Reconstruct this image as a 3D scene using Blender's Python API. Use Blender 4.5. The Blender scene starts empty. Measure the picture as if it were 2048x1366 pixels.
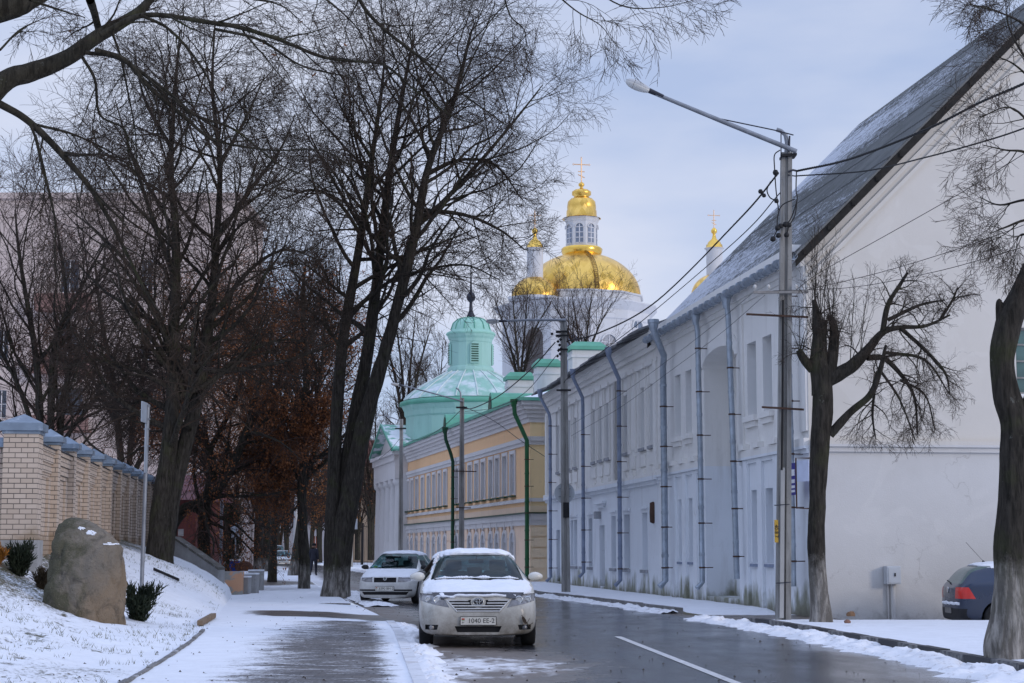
import bpy, bmesh, math, random
import numpy as np
from mathutils import Vector, Matrix
from mathutils import noise as mnoise
from mathutils.bvhtree import BVHTree

sc = bpy.context.scene
COL = sc.collection
R = math.radians
# ------------------------------------------------------------------ camera
H = 1.45            # eye height above the road
F = 3500.0          # focal length in pixels of the 2048 px wide photograph
T = math.atan((1102 - 683) / F)
cd = bpy.data.cameras.new('camera')
cam = bpy.data.objects.new('camera', cd)
COL.objects.link(cam)
cam.location = (0, 0, H)
cam.rotation_euler = (math.pi / 2 + T, 0, 0)
cd.sensor_width = 36.0
cd.lens = F / 2048 * 36.0
cd.clip_start = 0.5
cd.clip_end = 3000
sc.camera = cam
# ------------------------------------------------------------------ sky and sun
SUN_EL, SUN_AZ = R(16), R(124)     # azimuth clockwise from +Y (the view direction): behind the camera, to the right
w = bpy.data.worlds.new('World'); sc.world = w; w.use_nodes = True
nt = w.node_tree; nt.nodes.clear()
def wn(t, **k):
    n = nt.nodes.new(t)
    for a, b in k.items(): setattr(n, a, b)
    return n
out = wn('ShaderNodeOutputWorld'); bg = wn('ShaderNodeBackground')
sky = wn('ShaderNodeTexSky', sky_type='NISHITA', sun_disc=False, sun_elevation=SUN_EL, sun_rotation=SUN_AZ,
         air_density=1.0, dust_density=0.3, ozone_density=4.0)
tc = wn('ShaderNodeTexCoord'); mp = wn('ShaderNodeMapping'); mp.inputs['Scale'].default_value = (2.2, 2.2, 6.5)
nz = wn('ShaderNodeTexNoise'); nz.inputs['Scale'].default_value = 1.5; nz.inputs['Detail'].default_value = 6; nz.inputs['Roughness'].default_value = .5
rp = wn('ShaderNodeValToRGB'); rp.color_ramp.elements[0].position = .40; rp.color_ramp.elements[1].position = .66
rp.color_ramp.elements[0].color = (.28,) * 3 + (1,); rp.color_ramp.elements[1].color = (.94,) * 3 + (1,)
mx = wn('ShaderNodeMix', data_type='RGBA')
mx.inputs['B'].default_value = (5.95, 6.4, 7.75, 1)      # thin cloud
nt.links.new(tc.outputs['Generated'], mp.inputs['Vector']); nt.links.new(mp.outputs[0], nz.inputs['Vector'])
nt.links.new(nz.outputs['Fac'], rp.inputs[0]); nt.links.new(rp.outputs[0], mx.inputs['Factor'])
veil = wn('ShaderNodeMix', data_type='RGBA'); veil.inputs['Factor'].default_value = .72
veil.inputs['B'].default_value = (3.75, 4.8, 7.5, 1)      # thin high overcast
nt.links.new(sky.outputs[0], veil.inputs['A']); nt.links.new(veil.outputs['Result'], mx.inputs['A']); sx = wn('ShaderNodeSeparateXYZ'); nt.links.new(tc.outputs['Generated'], sx.inputs[0])
rz = wn('ShaderNodeMapRange'); rz.inputs['From Min'].default_value = .30; rz.inputs['From Max'].default_value = .95; nt.links.new(sx.outputs['Z'], rz.inputs['Value'])
zen = wn('ShaderNodeMix', data_type='RGBA'); zen.inputs['A'].default_value = (1, 1, 1, 1); zen.inputs['B'].default_value = (1.62, 1.70, 1.86, 1); nt.links.new(rz.outputs[0], zen.inputs['Factor'])
mul = wn('ShaderNodeMix', data_type='RGBA', blend_type='MULTIPLY'); mul.inputs['Factor'].default_value = 1.0   # an overcast sky is brightest overhead
nt.links.new(mx.outputs['Result'], mul.inputs['A']); nt.links.new(zen.outputs['Result'], mul.inputs['B']); nt.links.new(mul.outputs['Result'], bg.inputs[0])
bg.inputs[1].default_value = 0.0945
nt.links.new(bg.outputs[0], out.inputs[0])
sl = bpy.data.lights.new('sun', 'SUN'); sl.energy = .8; sl.angle = R(12); sl.color = (1.0, .87, .74)
so = bpy.data.objects.new('sun', sl); COL.objects.link(so)
sdir = Vector((math.sin(SUN_AZ) * math.cos(SUN_EL), math.cos(SUN_AZ) * math.cos(SUN_EL), math.sin(SUN_EL)))
so.rotation_euler = sdir.to_track_quat('Z', 'Y').to_euler(); so.location = sdir * 60
sc.view_settings.view_transform = 'Standard'; sc.view_settings.look = 'None'
sc.view_settings.exposure = 0.30; sc.view_settings.gamma = 1.0; sc.view_settings.use_curve_mapping = False

# ------------------------------------------------------------------ measuring helpers
def ray(px, py):
    a = (px - 1024) / F; v = (683 - py) / F
    return Vector((a, math.cos(T) - v * math.sin(T), v * math.cos(T) + math.sin(T)))
def P(px, py, Y):
    r = ray(px, py); k = Y / r.y
    return Vector((r.x * k, Y, H + r.z * k))
def G(px, py, z=0.0):
    r = ray(px, py); k = (z - H) / r.z
    return Vector((r.x * k, r.y * k, z))

# ------------------------------------------------------------------ object helpers
def tag(o, label=None, cat=None, group=None, kind=None):
    if label: o['label'] = label
    if cat: o['category'] = cat
    if group: o['group'] = group
    if kind: o['kind'] = kind
    return o
def empty(name, loc, rz=0.0, label=None, cat=None, group=None):
    o = bpy.data.objects.new(name, None); COL.objects.link(o)
    o.location = loc; o.rotation_euler = (0, 0, rz); o.empty_display_size = .2
    return tag(o, label, cat, group)
def link(name, me, parent=None):
    o = bpy.data.objects.new(name, me); COL.objects.link(o)
    if parent is not None: o.parent = parent
    return o
def base_of(parent):
    """world location of the thing a part belongs to (unrotated things only)"""
    p = parent; v = Vector((0, 0, 0))
    while p is not None:
        v += Vector(p.location); p = p.parent
    return v

class MB:
    """collects shapes; build() makes ONE mesh object"""
    def __init__(s): s.v = []; s.f = []; s.m = []; s.sm = []
    def add(s, vs, fs, mi=0, smooth=False):
        b = len(s.v); s.v += [tuple(x) for x in vs]
        for f in fs: s.f.append([b + i for i in f]); s.m.append(mi); s.sm.append(smooth)
    def quad(s, a, b, c, d, mi=0): s.add([a, b, c, d], [(0, 1, 2, 3)], mi)
    def obox(s, o, ex, ey, ez, mi=0):
        o, ex, ey, ez = map(Vector, (o, ex, ey, ez))
        vs = [o, o + ex, o + ex + ey, o + ey, o + ez, o + ex + ez, o + ex + ey + ez, o + ey + ez]
        fs = [(0, 3, 2, 1), (4, 5, 6, 7), (0, 1, 5, 4), (1, 2, 6, 5), (2, 3, 7, 6), (3, 0, 4, 7)]
        if ex.cross(ey).dot(ez) < 0: fs = [tuple(reversed(f)) for f in fs]
        s.add(vs, fs, mi)
    def box(s, c, d, mi=0, rz=0.0, bev=0.0):
        cx, cy, cz = c; dx, dy, dz = d
        q = Matrix.Rotation(rz, 3, 'Z')
        if bev <= 0:
            s.obox(Vector(c) - q @ Vector((dx / 2, dy / 2, dz / 2)), q @ Vector((dx, 0, 0)), q @ Vector((0, dy, 0)), (0, 0, dz), mi); return
        bm = bmesh.new(); bmesh.ops.create_cube(bm, size=1)
        for v in bm.verts: v.co = Vector((v.co.x * dx, v.co.y * dy, v.co.z * dz))
        bmesh.ops.bevel(bm, geom=bm.edges[:], offset=bev, segments=2, affect='EDGES', profile=.7)
        s.bm(bm, Matrix.Translation(c) @ q.to_4x4(), mi)
    def bm(s, bm, mat=None, mi=0, smooth=False):
        bm.verts.index_update(); M = mat or Matrix()
        s.add([M @ v.co for v in bm.verts], [[v.index for v in f.verts] for f in bm.faces], mi, smooth); bm.free()
    def fbox(s, fr, s0, s1, z0, z1, o0, o1, mi=0):
        s.obox(fr.pt(s0, z0, o0), fr.d * (s1 - s0), fr.n * (o1 - o0), Vector((0, 0, z1 - z0)), mi)
    def tube(s, pts, rad, n=8, mi=0, cap=True, smooth=True):
        pts = [Vector(p) for p in pts]; k = len(pts)
        rad = [rad] * k if not hasattr(rad, '__len__') else list(rad)
        vs = []; ref = None
        for i, p in enumerate(pts):
            t = (pts[min(i + 1, k - 1)] - pts[max(i - 1, 0)])
            if t.length < 1e-9: t = Vector((0, 0, 1))
            t.normalize()
            if ref is None:
                ref = Vector((1, 0, 0)) if abs(t.x) < .8 else Vector((0, 1, 0))
            a = (ref - t * ref.dot(t)).normalized(); b = t.cross(a); ref = a
            for j in range(n):
                q = 2 * math.pi * j / n
                vs.append(p + (a * math.cos(q) + b * math.sin(q)) * rad[i])
        fs = []
        for i in range(k - 1):
            for j in range(n):
                j2 = (j + 1) % n
                fs.append((i * n + j, i * n + j2, (i + 1) * n + j2, (i + 1) * n + j))
        s.add(vs, fs, mi, smooth)
        if cap:
            s.add(vs[:n], [tuple(reversed(range(n)))], mi); s.add(vs[-n:], [tuple(range(n))], mi)
    def lathe(s, prof, c, n=24, mi=0, smooth=True, a0=0.0, ref=None):
        """prof: (radius, z) from bottom to top, round the vertical axis through c"""
        c = Vector(c); vs = []; fs = []
        for r, z in prof:
            for j in range(n):
                q = a0 + 2 * math.pi * j / n
                vs.append(c + Vector((r * math.cos(q), r * math.sin(q), z)))
        for i in range(len(prof) - 1):
            for j in range(n):
                j2 = (j + 1) % n
                fs.append((i * n + j, i * n + j2, (i + 1) * n + j2, (i + 1) * n + j))
        s.add(vs, fs, mi, smooth)
        if prof[0][0] > 1e-4: s.add(vs[:n], [tuple(reversed(range(n)))], mi)
        if prof[-1][0] > 1e-4: s.add(vs[-n:], [tuple(range(n))], mi)
    def prism(s, poly, ext, mi=0):
        """poly: list of 3d points, extruded along ext"""
        k = len(poly); ext = Vector(ext); poly = [Vector(p) for p in poly]
        vs = poly + [p + ext for p in poly]
        fs = [tuple(range(k)), tuple(reversed(range(k, 2 * k)))]
        for i in range(k):
            j = (i + 1) % k; fs.append((i, i + k, j + k, j))
        nn = Vector((0, 0, 0))
        for i in range(k): nn += poly[i].cross(poly[(i + 1) % k])
        if nn.dot(ext) > 0: fs = [tuple(reversed(f)) for f in fs]
        s.add(vs, fs, mi)
    def build(s, name, mats, parent=None, local=False, smooth=None):
        me = bpy.data.meshes.new(name)
        off = Vector((0, 0, 0))
        if parent is not None and not local: off = base_of(parent)
        me.from_pydata([(x[0] - off.x, x[1] - off.y, x[2] - off.z) for x in s.v], [], s.f)
        for m in (mats if isinstance(mats, (list, tuple)) else [mats]): me.materials.append(m)
        if s.f:
            me.polygons.foreach_set('material_index', s.m)
            me.polygons.foreach_set('use_smooth', s.sm if smooth is None else [smooth] * len(s.f))
        me.update()
        return link(name, me, parent)

class Fr:
    """a vertical wall plane: origin, direction along it, outward normal"""
    def __init__(s, O, d, n): s.O = Vector(O); s.d = Vector(d).normalized(); s.n = Vector(n).normalized()
    def pt(s, a, z, o=0.0):
        p = s.O + s.d * a + s.n * o
        return Vector((p.x, p.y, s.O.z + z))
    def hit(s, px, py, o=0.0):
        r = ray(px, py); c = Vector((0, 0, H))
        k = (s.O + s.n * o - c).dot(s.n) / r.dot(s.n)
        p = c + r * k
        return (p - s.O).dot(s.d), p.z - s.O.z

def grid_mesh(name, X, Y, Z, mat, attrs=None, parent=None):
    """X,Y,Z: (rows, cols) arrays"""
    r, c = X.shape
    vs = np.stack([X, Y, Z], -1).reshape(-1, 3).astype(np.float32)
    i = np.arange(r * c).reshape(r, c)
    q = np.stack([i[:-1, :-1], i[:-1, 1:], i[1:, 1:], i[1:, :-1]], -1).reshape(-1, 4)
    me = quads_mesh(name, vs, q, mat, True)
    for k, a in (attrs or {}).items():
        at = me.attributes.new(k, 'FLOAT', 'POINT'); at.data.foreach_set('value', a.reshape(-1).astype(np.float32))
    return link(name, me, parent)
def quads_mesh(name, vs, q, mat, smooth=True):
    me = bpy.data.meshes.new(name); n = len(q)
    me.vertices.add(len(vs)); me.vertices.foreach_set('co', np.ascontiguousarray(vs, dtype=np.float32).reshape(-1))
    me.loops.add(n * 4); me.loops.foreach_set('vertex_index', np.ascontiguousarray(q, dtype=np.int32).reshape(-1))
    me.polygons.add(n); me.polygons.foreach_set('loop_start', np.arange(0, n * 4, 4, dtype=np.int32))
    me.polygons.foreach_set('loop_total', np.full(n, 4, dtype=np.int32))
    me.polygons.foreach_set('use_smooth', np.full(n, smooth, dtype=bool))
    me.materials.append(mat); me.update(calc_edges=True); me.validate()
    return me
def fbm(x, y, s=1.0, o=4, seed=0.0):
    v = mnoise.fractal(Vector((x * s + seed, y * s - seed * 1.7, seed * .37)), 1.0, 2.0, o)
    return v
def fbm_arr(X, Y, s=1.0, o=4, seed=0.0):
    return np.array([fbm(a, b, s, o, seed) for a, b in zip(X.reshape(-1), Y.reshape(-1))]).reshape(X.shape)

# ------------------------------------------------------------------ materials
class NT:
    def __init__(s, name):
        s.m = bpy.data.materials.new(name); s.m.use_nodes = True; s.t = s.m.node_tree; s.t.nodes.clear()
        s.out = s.n('ShaderNodeOutputMaterial'); s.b = s.n('ShaderNodeBsdfPrincipled'); s.l(s.b.outputs[0], s.out.inputs[0])
    def n(s, t, **k):
        x = s.t.nodes.new(t)
        for a, b in k.items(): setattr(x, a, b)
        return x
    def l(s, a, b): s.t.links.new(a, b)
    def coord(s, scale=(1, 1, 1), kind='Object'):
        if kind == 'World': c = s.n('ShaderNodeNewGeometry').outputs['Position']
        else: c = s.n('ShaderNodeTexCoord').outputs[kind]
        m = s.n('ShaderNodeMapping'); m.inputs['Scale'].default_value = scale; s.l(c, m.inputs[0]); return m.outputs[0]
    def noise(s, vec, scale, detail=5, rough=.55, dist=0.0):
        x = s.n('ShaderNodeTexNoise'); x.inputs['Scale'].default_value = scale; x.inputs['Detail'].default_value = detail
        x.inputs['Roughness'].default_value = rough; x.inputs['Distortion'].default_value = dist; s.l(vec, x.inputs['Vector']); return x.outputs['Fac']
    def ramp(s, fac, a, b, ca=(0, 0, 0, 1), cb=(1, 1, 1, 1), mode='LINEAR'):
        r = s.n('ShaderNodeValToRGB'); e = r.color_ramp.elements; r.color_ramp.interpolation = mode
        e[0].position = a; e[1].position = b; e[0].color = ca; e[1].color = cb; s.l(fac, r.inputs[0]); return r.outputs[0]
    def mix(s, fac, a, b, blend='MIX'):
        x = s.n('ShaderNodeMix', data_type='RGBA', blend_type=blend)
        for k, v in (('Factor', fac), ('A', a), ('B', b)):
            if hasattr(v, 'is_output'): s.l(v, x.inputs[k])
            elif k == 'Factor': x.inputs['Factor'].default_value = v
            else: x.inputs[k].default_value = tuple(v) + ((1,) if len(v) == 3 else ())
        return x.outputs['Result']
    def math(s, op, a, b=None, clamp=False):
        x = s.n('ShaderNodeMath', operation=op, use_clamp=clamp)
        for i, v in enumerate((a, b)):
            if v is None: continue
            if hasattr(v, 'is_output'): s.l(v, x.inputs[i])
            else: x.inputs[i].default_value = v
        return x.outputs[0]
    def attr(s, name):
        a = s.n('ShaderNodeAttribute'); a.attribute_name = name; return a.outputs['Fac']
    def sep(s, vec):
        x = s.n('ShaderNodeSeparateXYZ'); s.l(vec, x.inputs[0]); return x.outputs
    def comb(s, *v):
        x = s.n('ShaderNodeCombineXYZ')
        for i, a in enumerate(v):
            if hasattr(a, 'is_output'): s.l(a, x.inputs[i])
            else: x.inputs[i].default_value = a
        return x.outputs[0]
    def set(s, col=None, rough=None, metal=None, spec=None):
        for k, v in (('Base Color', col), ('Roughness', rough), ('Metallic', metal), ('Specular IOR Level', spec)):
            if v is None: continue
            if hasattr(v, 'is_output'): s.l(v, s.b.inputs[k])
            elif k == 'Base Color': s.b.inputs[k].default_value = tuple(v)[:3] + (1,)
            else: s.b.inputs[k].default_value = v
        return s
    def bump(s, h, strength=.4, dist=.02):
        b = s.n('ShaderNodeBump'); b.inputs['Strength'].default_value = strength; b.inputs['Distance'].default_value = dist
        s.l(h, b.inputs['Height']); s.l(b.outputs[0], s.b.inputs['Normal']); return s

def mat(name, col, rough=.8, var=.18, scale=2.5, bump=0.0, bscale=None, metal=0.0, spec=.3, dirt=None, dirt_amt=.5, kind='Object', stretch=(1, 1, 1)):
    t = NT(name); v = t.coord(stretch, kind)
    n = t.noise(v, scale, 6)
    f = t.ramp(n, .3, .7)
    c = t.mix(f, [x * (1 - var) for x in col], [min(1, x * (1 + var)) for x in col])
    if dirt:
        d = t.ramp(t.noise(v, scale * 2.3, 8, .65), .55, .78)
        c = t.mix(t.math('MULTIPLY', d, dirt_amt), c, dirt)
    t.set(c, rough, metal, spec)
    if bump: t.bump(t.noise(v, bscale or scale * 12, 6, .6), bump)
    return t.m
# ------------------------------------------------------------------ ground materials
SNOW = (.80, .82, .86)
def ground_mat(name, kind):
    t = NT(name); v = t.coord((1, 1, 1), 'World'); c = t.attr('snow')
    big = t.noise(v, .55, 5, .6)
    if kind == 'lawn':
        fine = t.noise(t.coord((1, .55, 1), 'World'), 16, 6, .7)
        under = t.mix(t.ramp(t.noise(v, 9, 4), .35, .65), (.055, .065, .02), (.12, .085, .05))
        n = t.math('ADD', t.math('MULTIPLY', fine, .85), t.math('MULTIPLY', big, .30))
    elif kind == 'paving':
        vb = t.coord((1, 1, 1), 'World')
        br = t.n('ShaderNodeTexBrick'); br.inputs['Scale'].default_value = 1.0
        br.inputs['Brick Width'].default_value = .21; br.inputs['Row Height'].default_value = .21; br.inputs['Mortar Size'].default_value = .008
        br.inputs['Color1'].default_value = (.085, .082, .085, 1); br.inputs['Color2'].default_value = (.12, .112, .11, 1); br.inputs['Mortar'].default_value = (.035, .033, .032, 1)
        t.l(vb, br.inputs['Vector'])
        under = t.mix(t.ramp(t.noise(v, 2.2, 6, .6), .35, .7), br.outputs['Color'], (.15, .13, .115), 'MIX')
        under = t.mix(.55, br.outputs['Color'], under)
        streak = t.noise(t.coord((.85, 2.3, 1), 'World'), 1.7, 8, .72, .8)
        fine = t.noise(v, 26, 4, .7)
        n = t.math('ADD', t.math('ADD', t.math('MULTIPLY', streak, 1.2), t.math('MULTIPLY', fine, .75)), -.44)
    else:   # slush: wet asphalt with mud
        fine = t.noise(t.coord((1, 1.6, 1), 'World'), 5, 8, .7)
        under = t.mix(t.ramp(t.noise(v, 1.7, 6, .62), .38, .62), (.055, .05, .05), (.15, .115, .09))
        n = t.math('ADD', t.math('MULTIPLY', fine, .75), t.math('MULTIPLY', big, .35))
    e = t.math('SUBTRACT', c, n)
    k = t.math('ADD', t.math('MULTIPLY', e, 7.0 if kind != 'paving' else 5.0), .5, True)
    sn = t.mix(t.ramp(t.noise(v, 3.0, 6, .65), .35, .75), SNOW, (.72, .735, .77))
    t.set(t.mix(k, under, sn), None, 0, .3)
    t.l(t.math('ADD', t.math('MULTIPLY', k, .35), .5 if kind != 'slush' else .33), t.b.inputs['Roughness'])
    hgt = t.math('ADD', t.math('MULTIPLY', k, .6), t.math('MULTIPLY', t.noise(v, 9, 6, .65), .8))
    t.bump(hgt, .55, .05)
    return t.m
M_LAWN = ground_mat('snowy lawn', 'lawn'); M_PAVE = ground_mat('snowy paving', 'paving'); M_SLUSH = ground_mat('slush', 'slush')
def road_mat():
    t = NT('wet asphalt'); v = t.coord((1, 1, 1), 'World'); c = t.attr('snow'); mud = t.attr('mud')
    n1 = t.noise(v, .8, 6, .6); grain = t.noise(v, 90, 3, .6)
    base = t.mix(t.ramp(grain, .3, .75), (.018, .020, .025), (.045, .048, .056))
    base = t.mix(t.ramp(n1, .4, .65), base, (.032, .033, .037))
    pt = t.ramp(t.noise(t.coord((1.0, .14, 1), 'World'), 1.3, 6, .62, .4), .5, .62)   # worn, patched lanes
    base = t.mix(t.math('MULTIPLY', pt, .35), base, (.062, .060, .062))
    mn = t.math('ADD', t.math('MULTIPLY', t.noise(t.coord((1, .6, 1), 'World'), 2.4, 8, .68), .8), t.math('MULTIPLY', grain, .18))
    mk = t.math('ADD', t.math('MULTIPLY', t.math('SUBTRACT', mud, mn), 4.0), .5, True)
    base = t.mix(mk, base, t.mix(n1, (.10, .08, .068), (.20, .165, .14)))
    sn = t.math('ADD', t.math('MULTIPLY', t.noise(t.coord((1.0, .55, 1), 'World'), 2.7, 9, .7, .3), .9), t.math('MULTIPLY', grain, .12))
    sk = t.math('ADD', t.math('MULTIPLY', t.math('SUBTRACT', c, sn), 5.5), .5, True)
    t.set(t.mix(sk, base, (.72, .72, .74)), None, 0, .5)
    wet = t.ramp(t.noise(t.coord((1, .35, 1), 'World'), .9, 5, .6), .35, .7, (.10,) * 3 + (1,), (.30,) * 3 + (1,))
    r = t.mix(mk, wet, (.5, .5, .5)); r = t.mix(sk, r, (.8, .8, .8)); t.l(r, t.b.inputs['Roughness'])
    t.bump(t.math('ADD', t.math('MULTIPLY', grain, .25), t.math('ADD', t.math('MULTIPLY', sk, .8), t.math('MULTIPLY', t.noise(v, 6, 6, .6), .3))), .35, .02)
    return t.m
M_ROAD = road_mat()
M_SNOW = mat('snow', SNOW, .75, .05, 3, .5, 14, spec=.25, kind='World')
M_DIRTYSNOW = mat('dirty snow', (.78, .79, .82), .75, .05, 4, .6, 12, dirt=(.22, .175, .14), dirt_amt=.9, spec=.25, kind='World')

# ------------------------------------------------------------------ plan of the street (all measured from the photograph)
def curve(pts):
    ys = [p[0] for p in pts]; xs = [p[1] for p in pts]
    yy = np.linspace(ys[0], ys[-1], 1600); xx = np.interp(yy, ys, xs)
    k = np.ones(41) / 41; pad = np.concatenate([xx[0] + (xx[1] - xx[0]) * np.arange(-20, 0), xx, xx[-1] + (xx[-1] - xx[-2]) * np.arange(1, 21)])
    xx = np.convolve(pad, k, 'valid')
    return lambda Y: np.interp(Y, yy, xx)
kerbL = curve([(4, .35), (19.2, -.93), (35.5, -2.3), (54.6, -5.25), (103, -12.3), (150, -20.3), (420, -66)])
kerbR = curve([(4, 7.35), (21.3, 5.95), (30.6, 5.35), (36, 4.75), (39.6, 4.15), (48.8, 2.73), (58, .92), (103, -6.6), (150, -14.5), (420, -58)])
edgeL = curve([(4, -2.6), (19.2, -4.1), (27.7, -4.9), (37, -6.2), (57, -9.0), (70, -11.2), (103, -17), (150, -26), (420, -75)])
wallL = lambda Y: -9.84 - .131 * (Y - 35)
def sstep(a, b, x):
    t = np.clip((x - a) / (b - a), 0, 1); return t * t * (3 - 2 * t)
def hillL(X, Y):
    """height of the ground left of the road"""
    e, wl = edgeL(Y), wallL(Y)
    t = np.clip((e - X) / np.maximum(e - wl - .35, .8), 0, 1.25)
    top = np.interp(Y, [10, 28, 32, 36, 48, 62, 70], [.6, .8, .98, 1.2, 1.62, 1.8, 1.8])
    pw = np.interp(Y, [30, 36, 48, 56], [1.9, 1.6, .62, .55])
    h = top * np.minimum(t, 1.08) ** pw
    end = 1 - sstep(56.5, 60.5, Y + (-X - 9) * .6) * (X > -60)
    return .06 + h * end
def gz(x, Y):
    x = float(x); Y = float(Y)
    if x < kerbL(Y): return float(hillL(np.array(x), np.array(Y)))
    if x > kerbR(Y): return .12
    return 0.0

rows = np.concatenate([np.arange(8, 16, 1.0), np.arange(16, 44, .16), np.arange(44, 72, .4), np.arange(72, 130, 2.0), np.arange(130, 400, 9.0), [420]])
# left of the road: lawn, mound, far snow
def strip(name, m, Yr, a, b, n, zf, sf, extra=None, pw=1.0):
    u = np.linspace(0, 1, n) ** pw
    Ygrid = np.repeat(Yr[:, None], n, 1)
    X = a(Yr)[:, None] * (1 - u) + b(Yr)[:, None] * u
    Z = zf(X, Ygrid, u[None, :] + 0 * X)
    at = {'snow': sf(X, Ygrid, u[None, :] + 0 * X)}
    for k, f in (extra or {}).items(): at[k] = f(X, Ygrid, u[None, :] + 0 * X)
    return tag(grid_mesh(name, X, Ygrid, Z, m, at), kind='structure')
def lawn_snow(X, Y, u):
    s = .735 + 0 * X + .17 * fbm_arr(X, Y, .4, 4, 2.2)
    d = edgeL(Y) - X
    s = s + .10 * np.exp(-(d / .8) ** 2)
    t = (edgeL(Y) - X) / np.maximum(edgeL(Y) - wallL(Y), 1)
    s -= .14 * np.exp(-((t - 1.0) / .18) ** 2) + .07 * sstep(.5, .8, t)
    s -= .12 * np.exp(-((Y - 55) / 3.0) ** 2) * (X < -9)
    return s - .22 * feet(X, Y)
FEET = []
_r = random.Random(77)
for (x0, y0, x1, y1) in ((-5.6, 19, -8.0, 33), (-7.2, 18, -5.4, 31), (-8.4, 25, -5.9, 26.5), (-6.6, 21, -6.9, 40), (-5.2, 24, -7.6, 20)):
    n_ = int(math.hypot(x1 - x0, y1 - y0) / .62)
    for i in range(n_): t_ = i / n_; FEET.append((x0 + (x1 - x0) * t_ + (.11 if i % 2 else -.11) + _r.uniform(-.05, .05), y0 + (y1 - y0) * t_ + _r.uniform(-.06, .06)))
def feet(X, Y):
    k = np.zeros_like(X)
    for fx, fy in FEET:
        m = (np.abs(X - fx) < .4) & (np.abs(Y - fy) < .5); k[m] = np.maximum(k[m], np.exp(-(((X[m] - fx) / .09) ** 2 + ((Y[m] - fy) / .17) ** 2)))
    return k
def zl(X, Y, u): return -.035 * feet(X, Y) + hillL(X, Y) + (.05 * fbm_arr(X, Y, .6, 3, 3.1) + .028 * fbm_arr(X, Y, 2.6, 3, 6.1)) * sstep(0, .6, edgeL(Y) - X)
strip('snowy_lawn', M_LAWN, rows, edgeL, lambda Y: edgeL(Y) - 8.5, 110, zl, lawn_snow)
strip('snowy_field', M_LAWN, rows[::3], lambda Y: edgeL(Y) - 8.5, lambda Y: edgeL(Y) - 320, 26, lambda X, Y, u: hillL(X, Y), lambda X, Y, u: .8 + 0 * X, pw=2.2)
# pavement between lawn and kerb; a driveway crosses it
def pave_snow(X, Y, u):          # u=0 at the lawn edge, 1 at the kerb
    s = np.interp(u, [0, .14, .26, .38, .50, .66, .86, .94, 1.0], [1.12, .93, .72, .57, .45, .38, .41, .66, .93])
    s += .16 * sstep(.2, .9, np.interp(Y, [24, 37], [0, 1])) * (1 - sstep(.55, .8, u)) + .05 * fbm_arr(X, Y, .45, 3, 1.7)
    return s
ys1 = rows[rows < 35.4]; ys1 = np.append(ys1, 35.4)
strip('pavement', M_PAVE, ys1, edgeL, lambda Y: kerbL(Y) - .14, 46, lambda X, Y, u: .062 + .012 * fbm_arr(X, Y, 1.5, 2), pave_snow)
ys2 = np.concatenate([[35.4], rows[(rows > 35.4) & (rows < 47.5)], [47.5]])
def drive_snow(X, Y, u):
    c = 40.6 - 2.2 * u
    return np.clip(.34 + .62 * sstep(.9, 3.4, np.abs(Y - c) + 1.1 * fbm_arr(X, Y, .55, 4, 4.4)) + .45 * (1 - sstep(.0, .40, u)), .2, 1.05)
strip('driveway', M_SLUSH, ys2, edgeL, kerbL, 40, lambda X, Y, u: .06 - .05 * sstep(.6, 1, u), drive_snow)
ys3 = np.concatenate([[47.5], rows[(rows > 47.5)]])
def path_snow(X, Y, u):
    s = .97 - .55 * np.exp(-((Y - 78) / 7.0) ** 2) - .25 * np.exp(-((u - .45) / .25) ** 2) * sstep(60, 75, Y)
    return s
strip('snowy_path', M_SLUSH, ys3, edgeL, lambda Y: kerbL(Y) - .14, 26, lambda X, Y, u: .06 + .02 * fbm_arr(X, Y, .8, 2), path_snow)
# road
def road_mud(X, Y, u):
    m = .44 * np.exp(-(u / .20) ** 2) + .46 * np.exp(-((1 - u) / .07) ** 2) + .17
    m += .32 * np.exp(-((u - .18) / .2) ** 2) * np.exp(-((Y - 23) / 4.0) ** 2)
    m += .25 * sstep(46, 60, Y)
    return m
def road_snow(X, Y, u):
    s = .05 + .36 * np.exp(-(u / .14) ** 2) * (1 - sstep(31, 36, Y) + sstep(45, 50, Y))
    s += .43 * np.exp(-((u - .20) / .17) ** 2) * np.exp(-((Y - 22.6) / 2.6) ** 2)
    s += .30 * np.exp(-((1 - u) / .05) ** 2) + .36 * sstep(49, 56, Y) * np.exp(-(u / .3) ** 2)
    s += .25 * sstep(85, 120, Y)
    return s
strip('road', M_ROAD, rows, kerbL, kerbR, 36, lambda X, Y, u: .0 + 0 * X, road_snow, {'mud': road_mud})
# right of the road: verge, muddy entry, pavement along the houses, yard
def zr(X, Y, u):
    ver = .115 * (1 - sstep(34.6, 36.2, Y + (X - 6.5) * .08)); side = .115 * sstep(40.6, 42.4, Y)
    low = .03 - .26 * sstep(6.6, 8.5, X) * sstep(34.3, 35.6, Y) * (1 - sstep(60, 61, Y))
    z = np.maximum(np.maximum(ver, side), low) * (X < 7.0) + (X >= 7.0) * np.where(ver > .02, ver, low)
    return z + .02 * fbm_arr(X, Y, .9, 3, 8.0) * sstep(.02, .08, z)
def snow_r(X, Y, u):
    s = 1.03 - .75 * np.exp(-((Y - 38.3) / 1.55) ** 4)
    s -= .14 * np.exp(-((Y - 48) / 6) ** 2) * np.exp(-((X - kerbR(Y) - .4) / .5) ** 2)
    return s
strip('snowy_verge', M_SLUSH, rows, lambda Y: kerbR(Y) + .14, lambda Y: kerbR(Y) + 9, 60, zr, snow_r)
strip('snowy_yard', M_LAWN, rows[::3], lambda Y: kerbR(Y) + 9, lambda Y: kerbR(Y) + 320, 24, lambda X, Y, u: np.where(Y < 35, .1, -.2) + 0 * X, lambda X, Y, u: .9 + 0 * X, pw=2.2)

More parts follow.
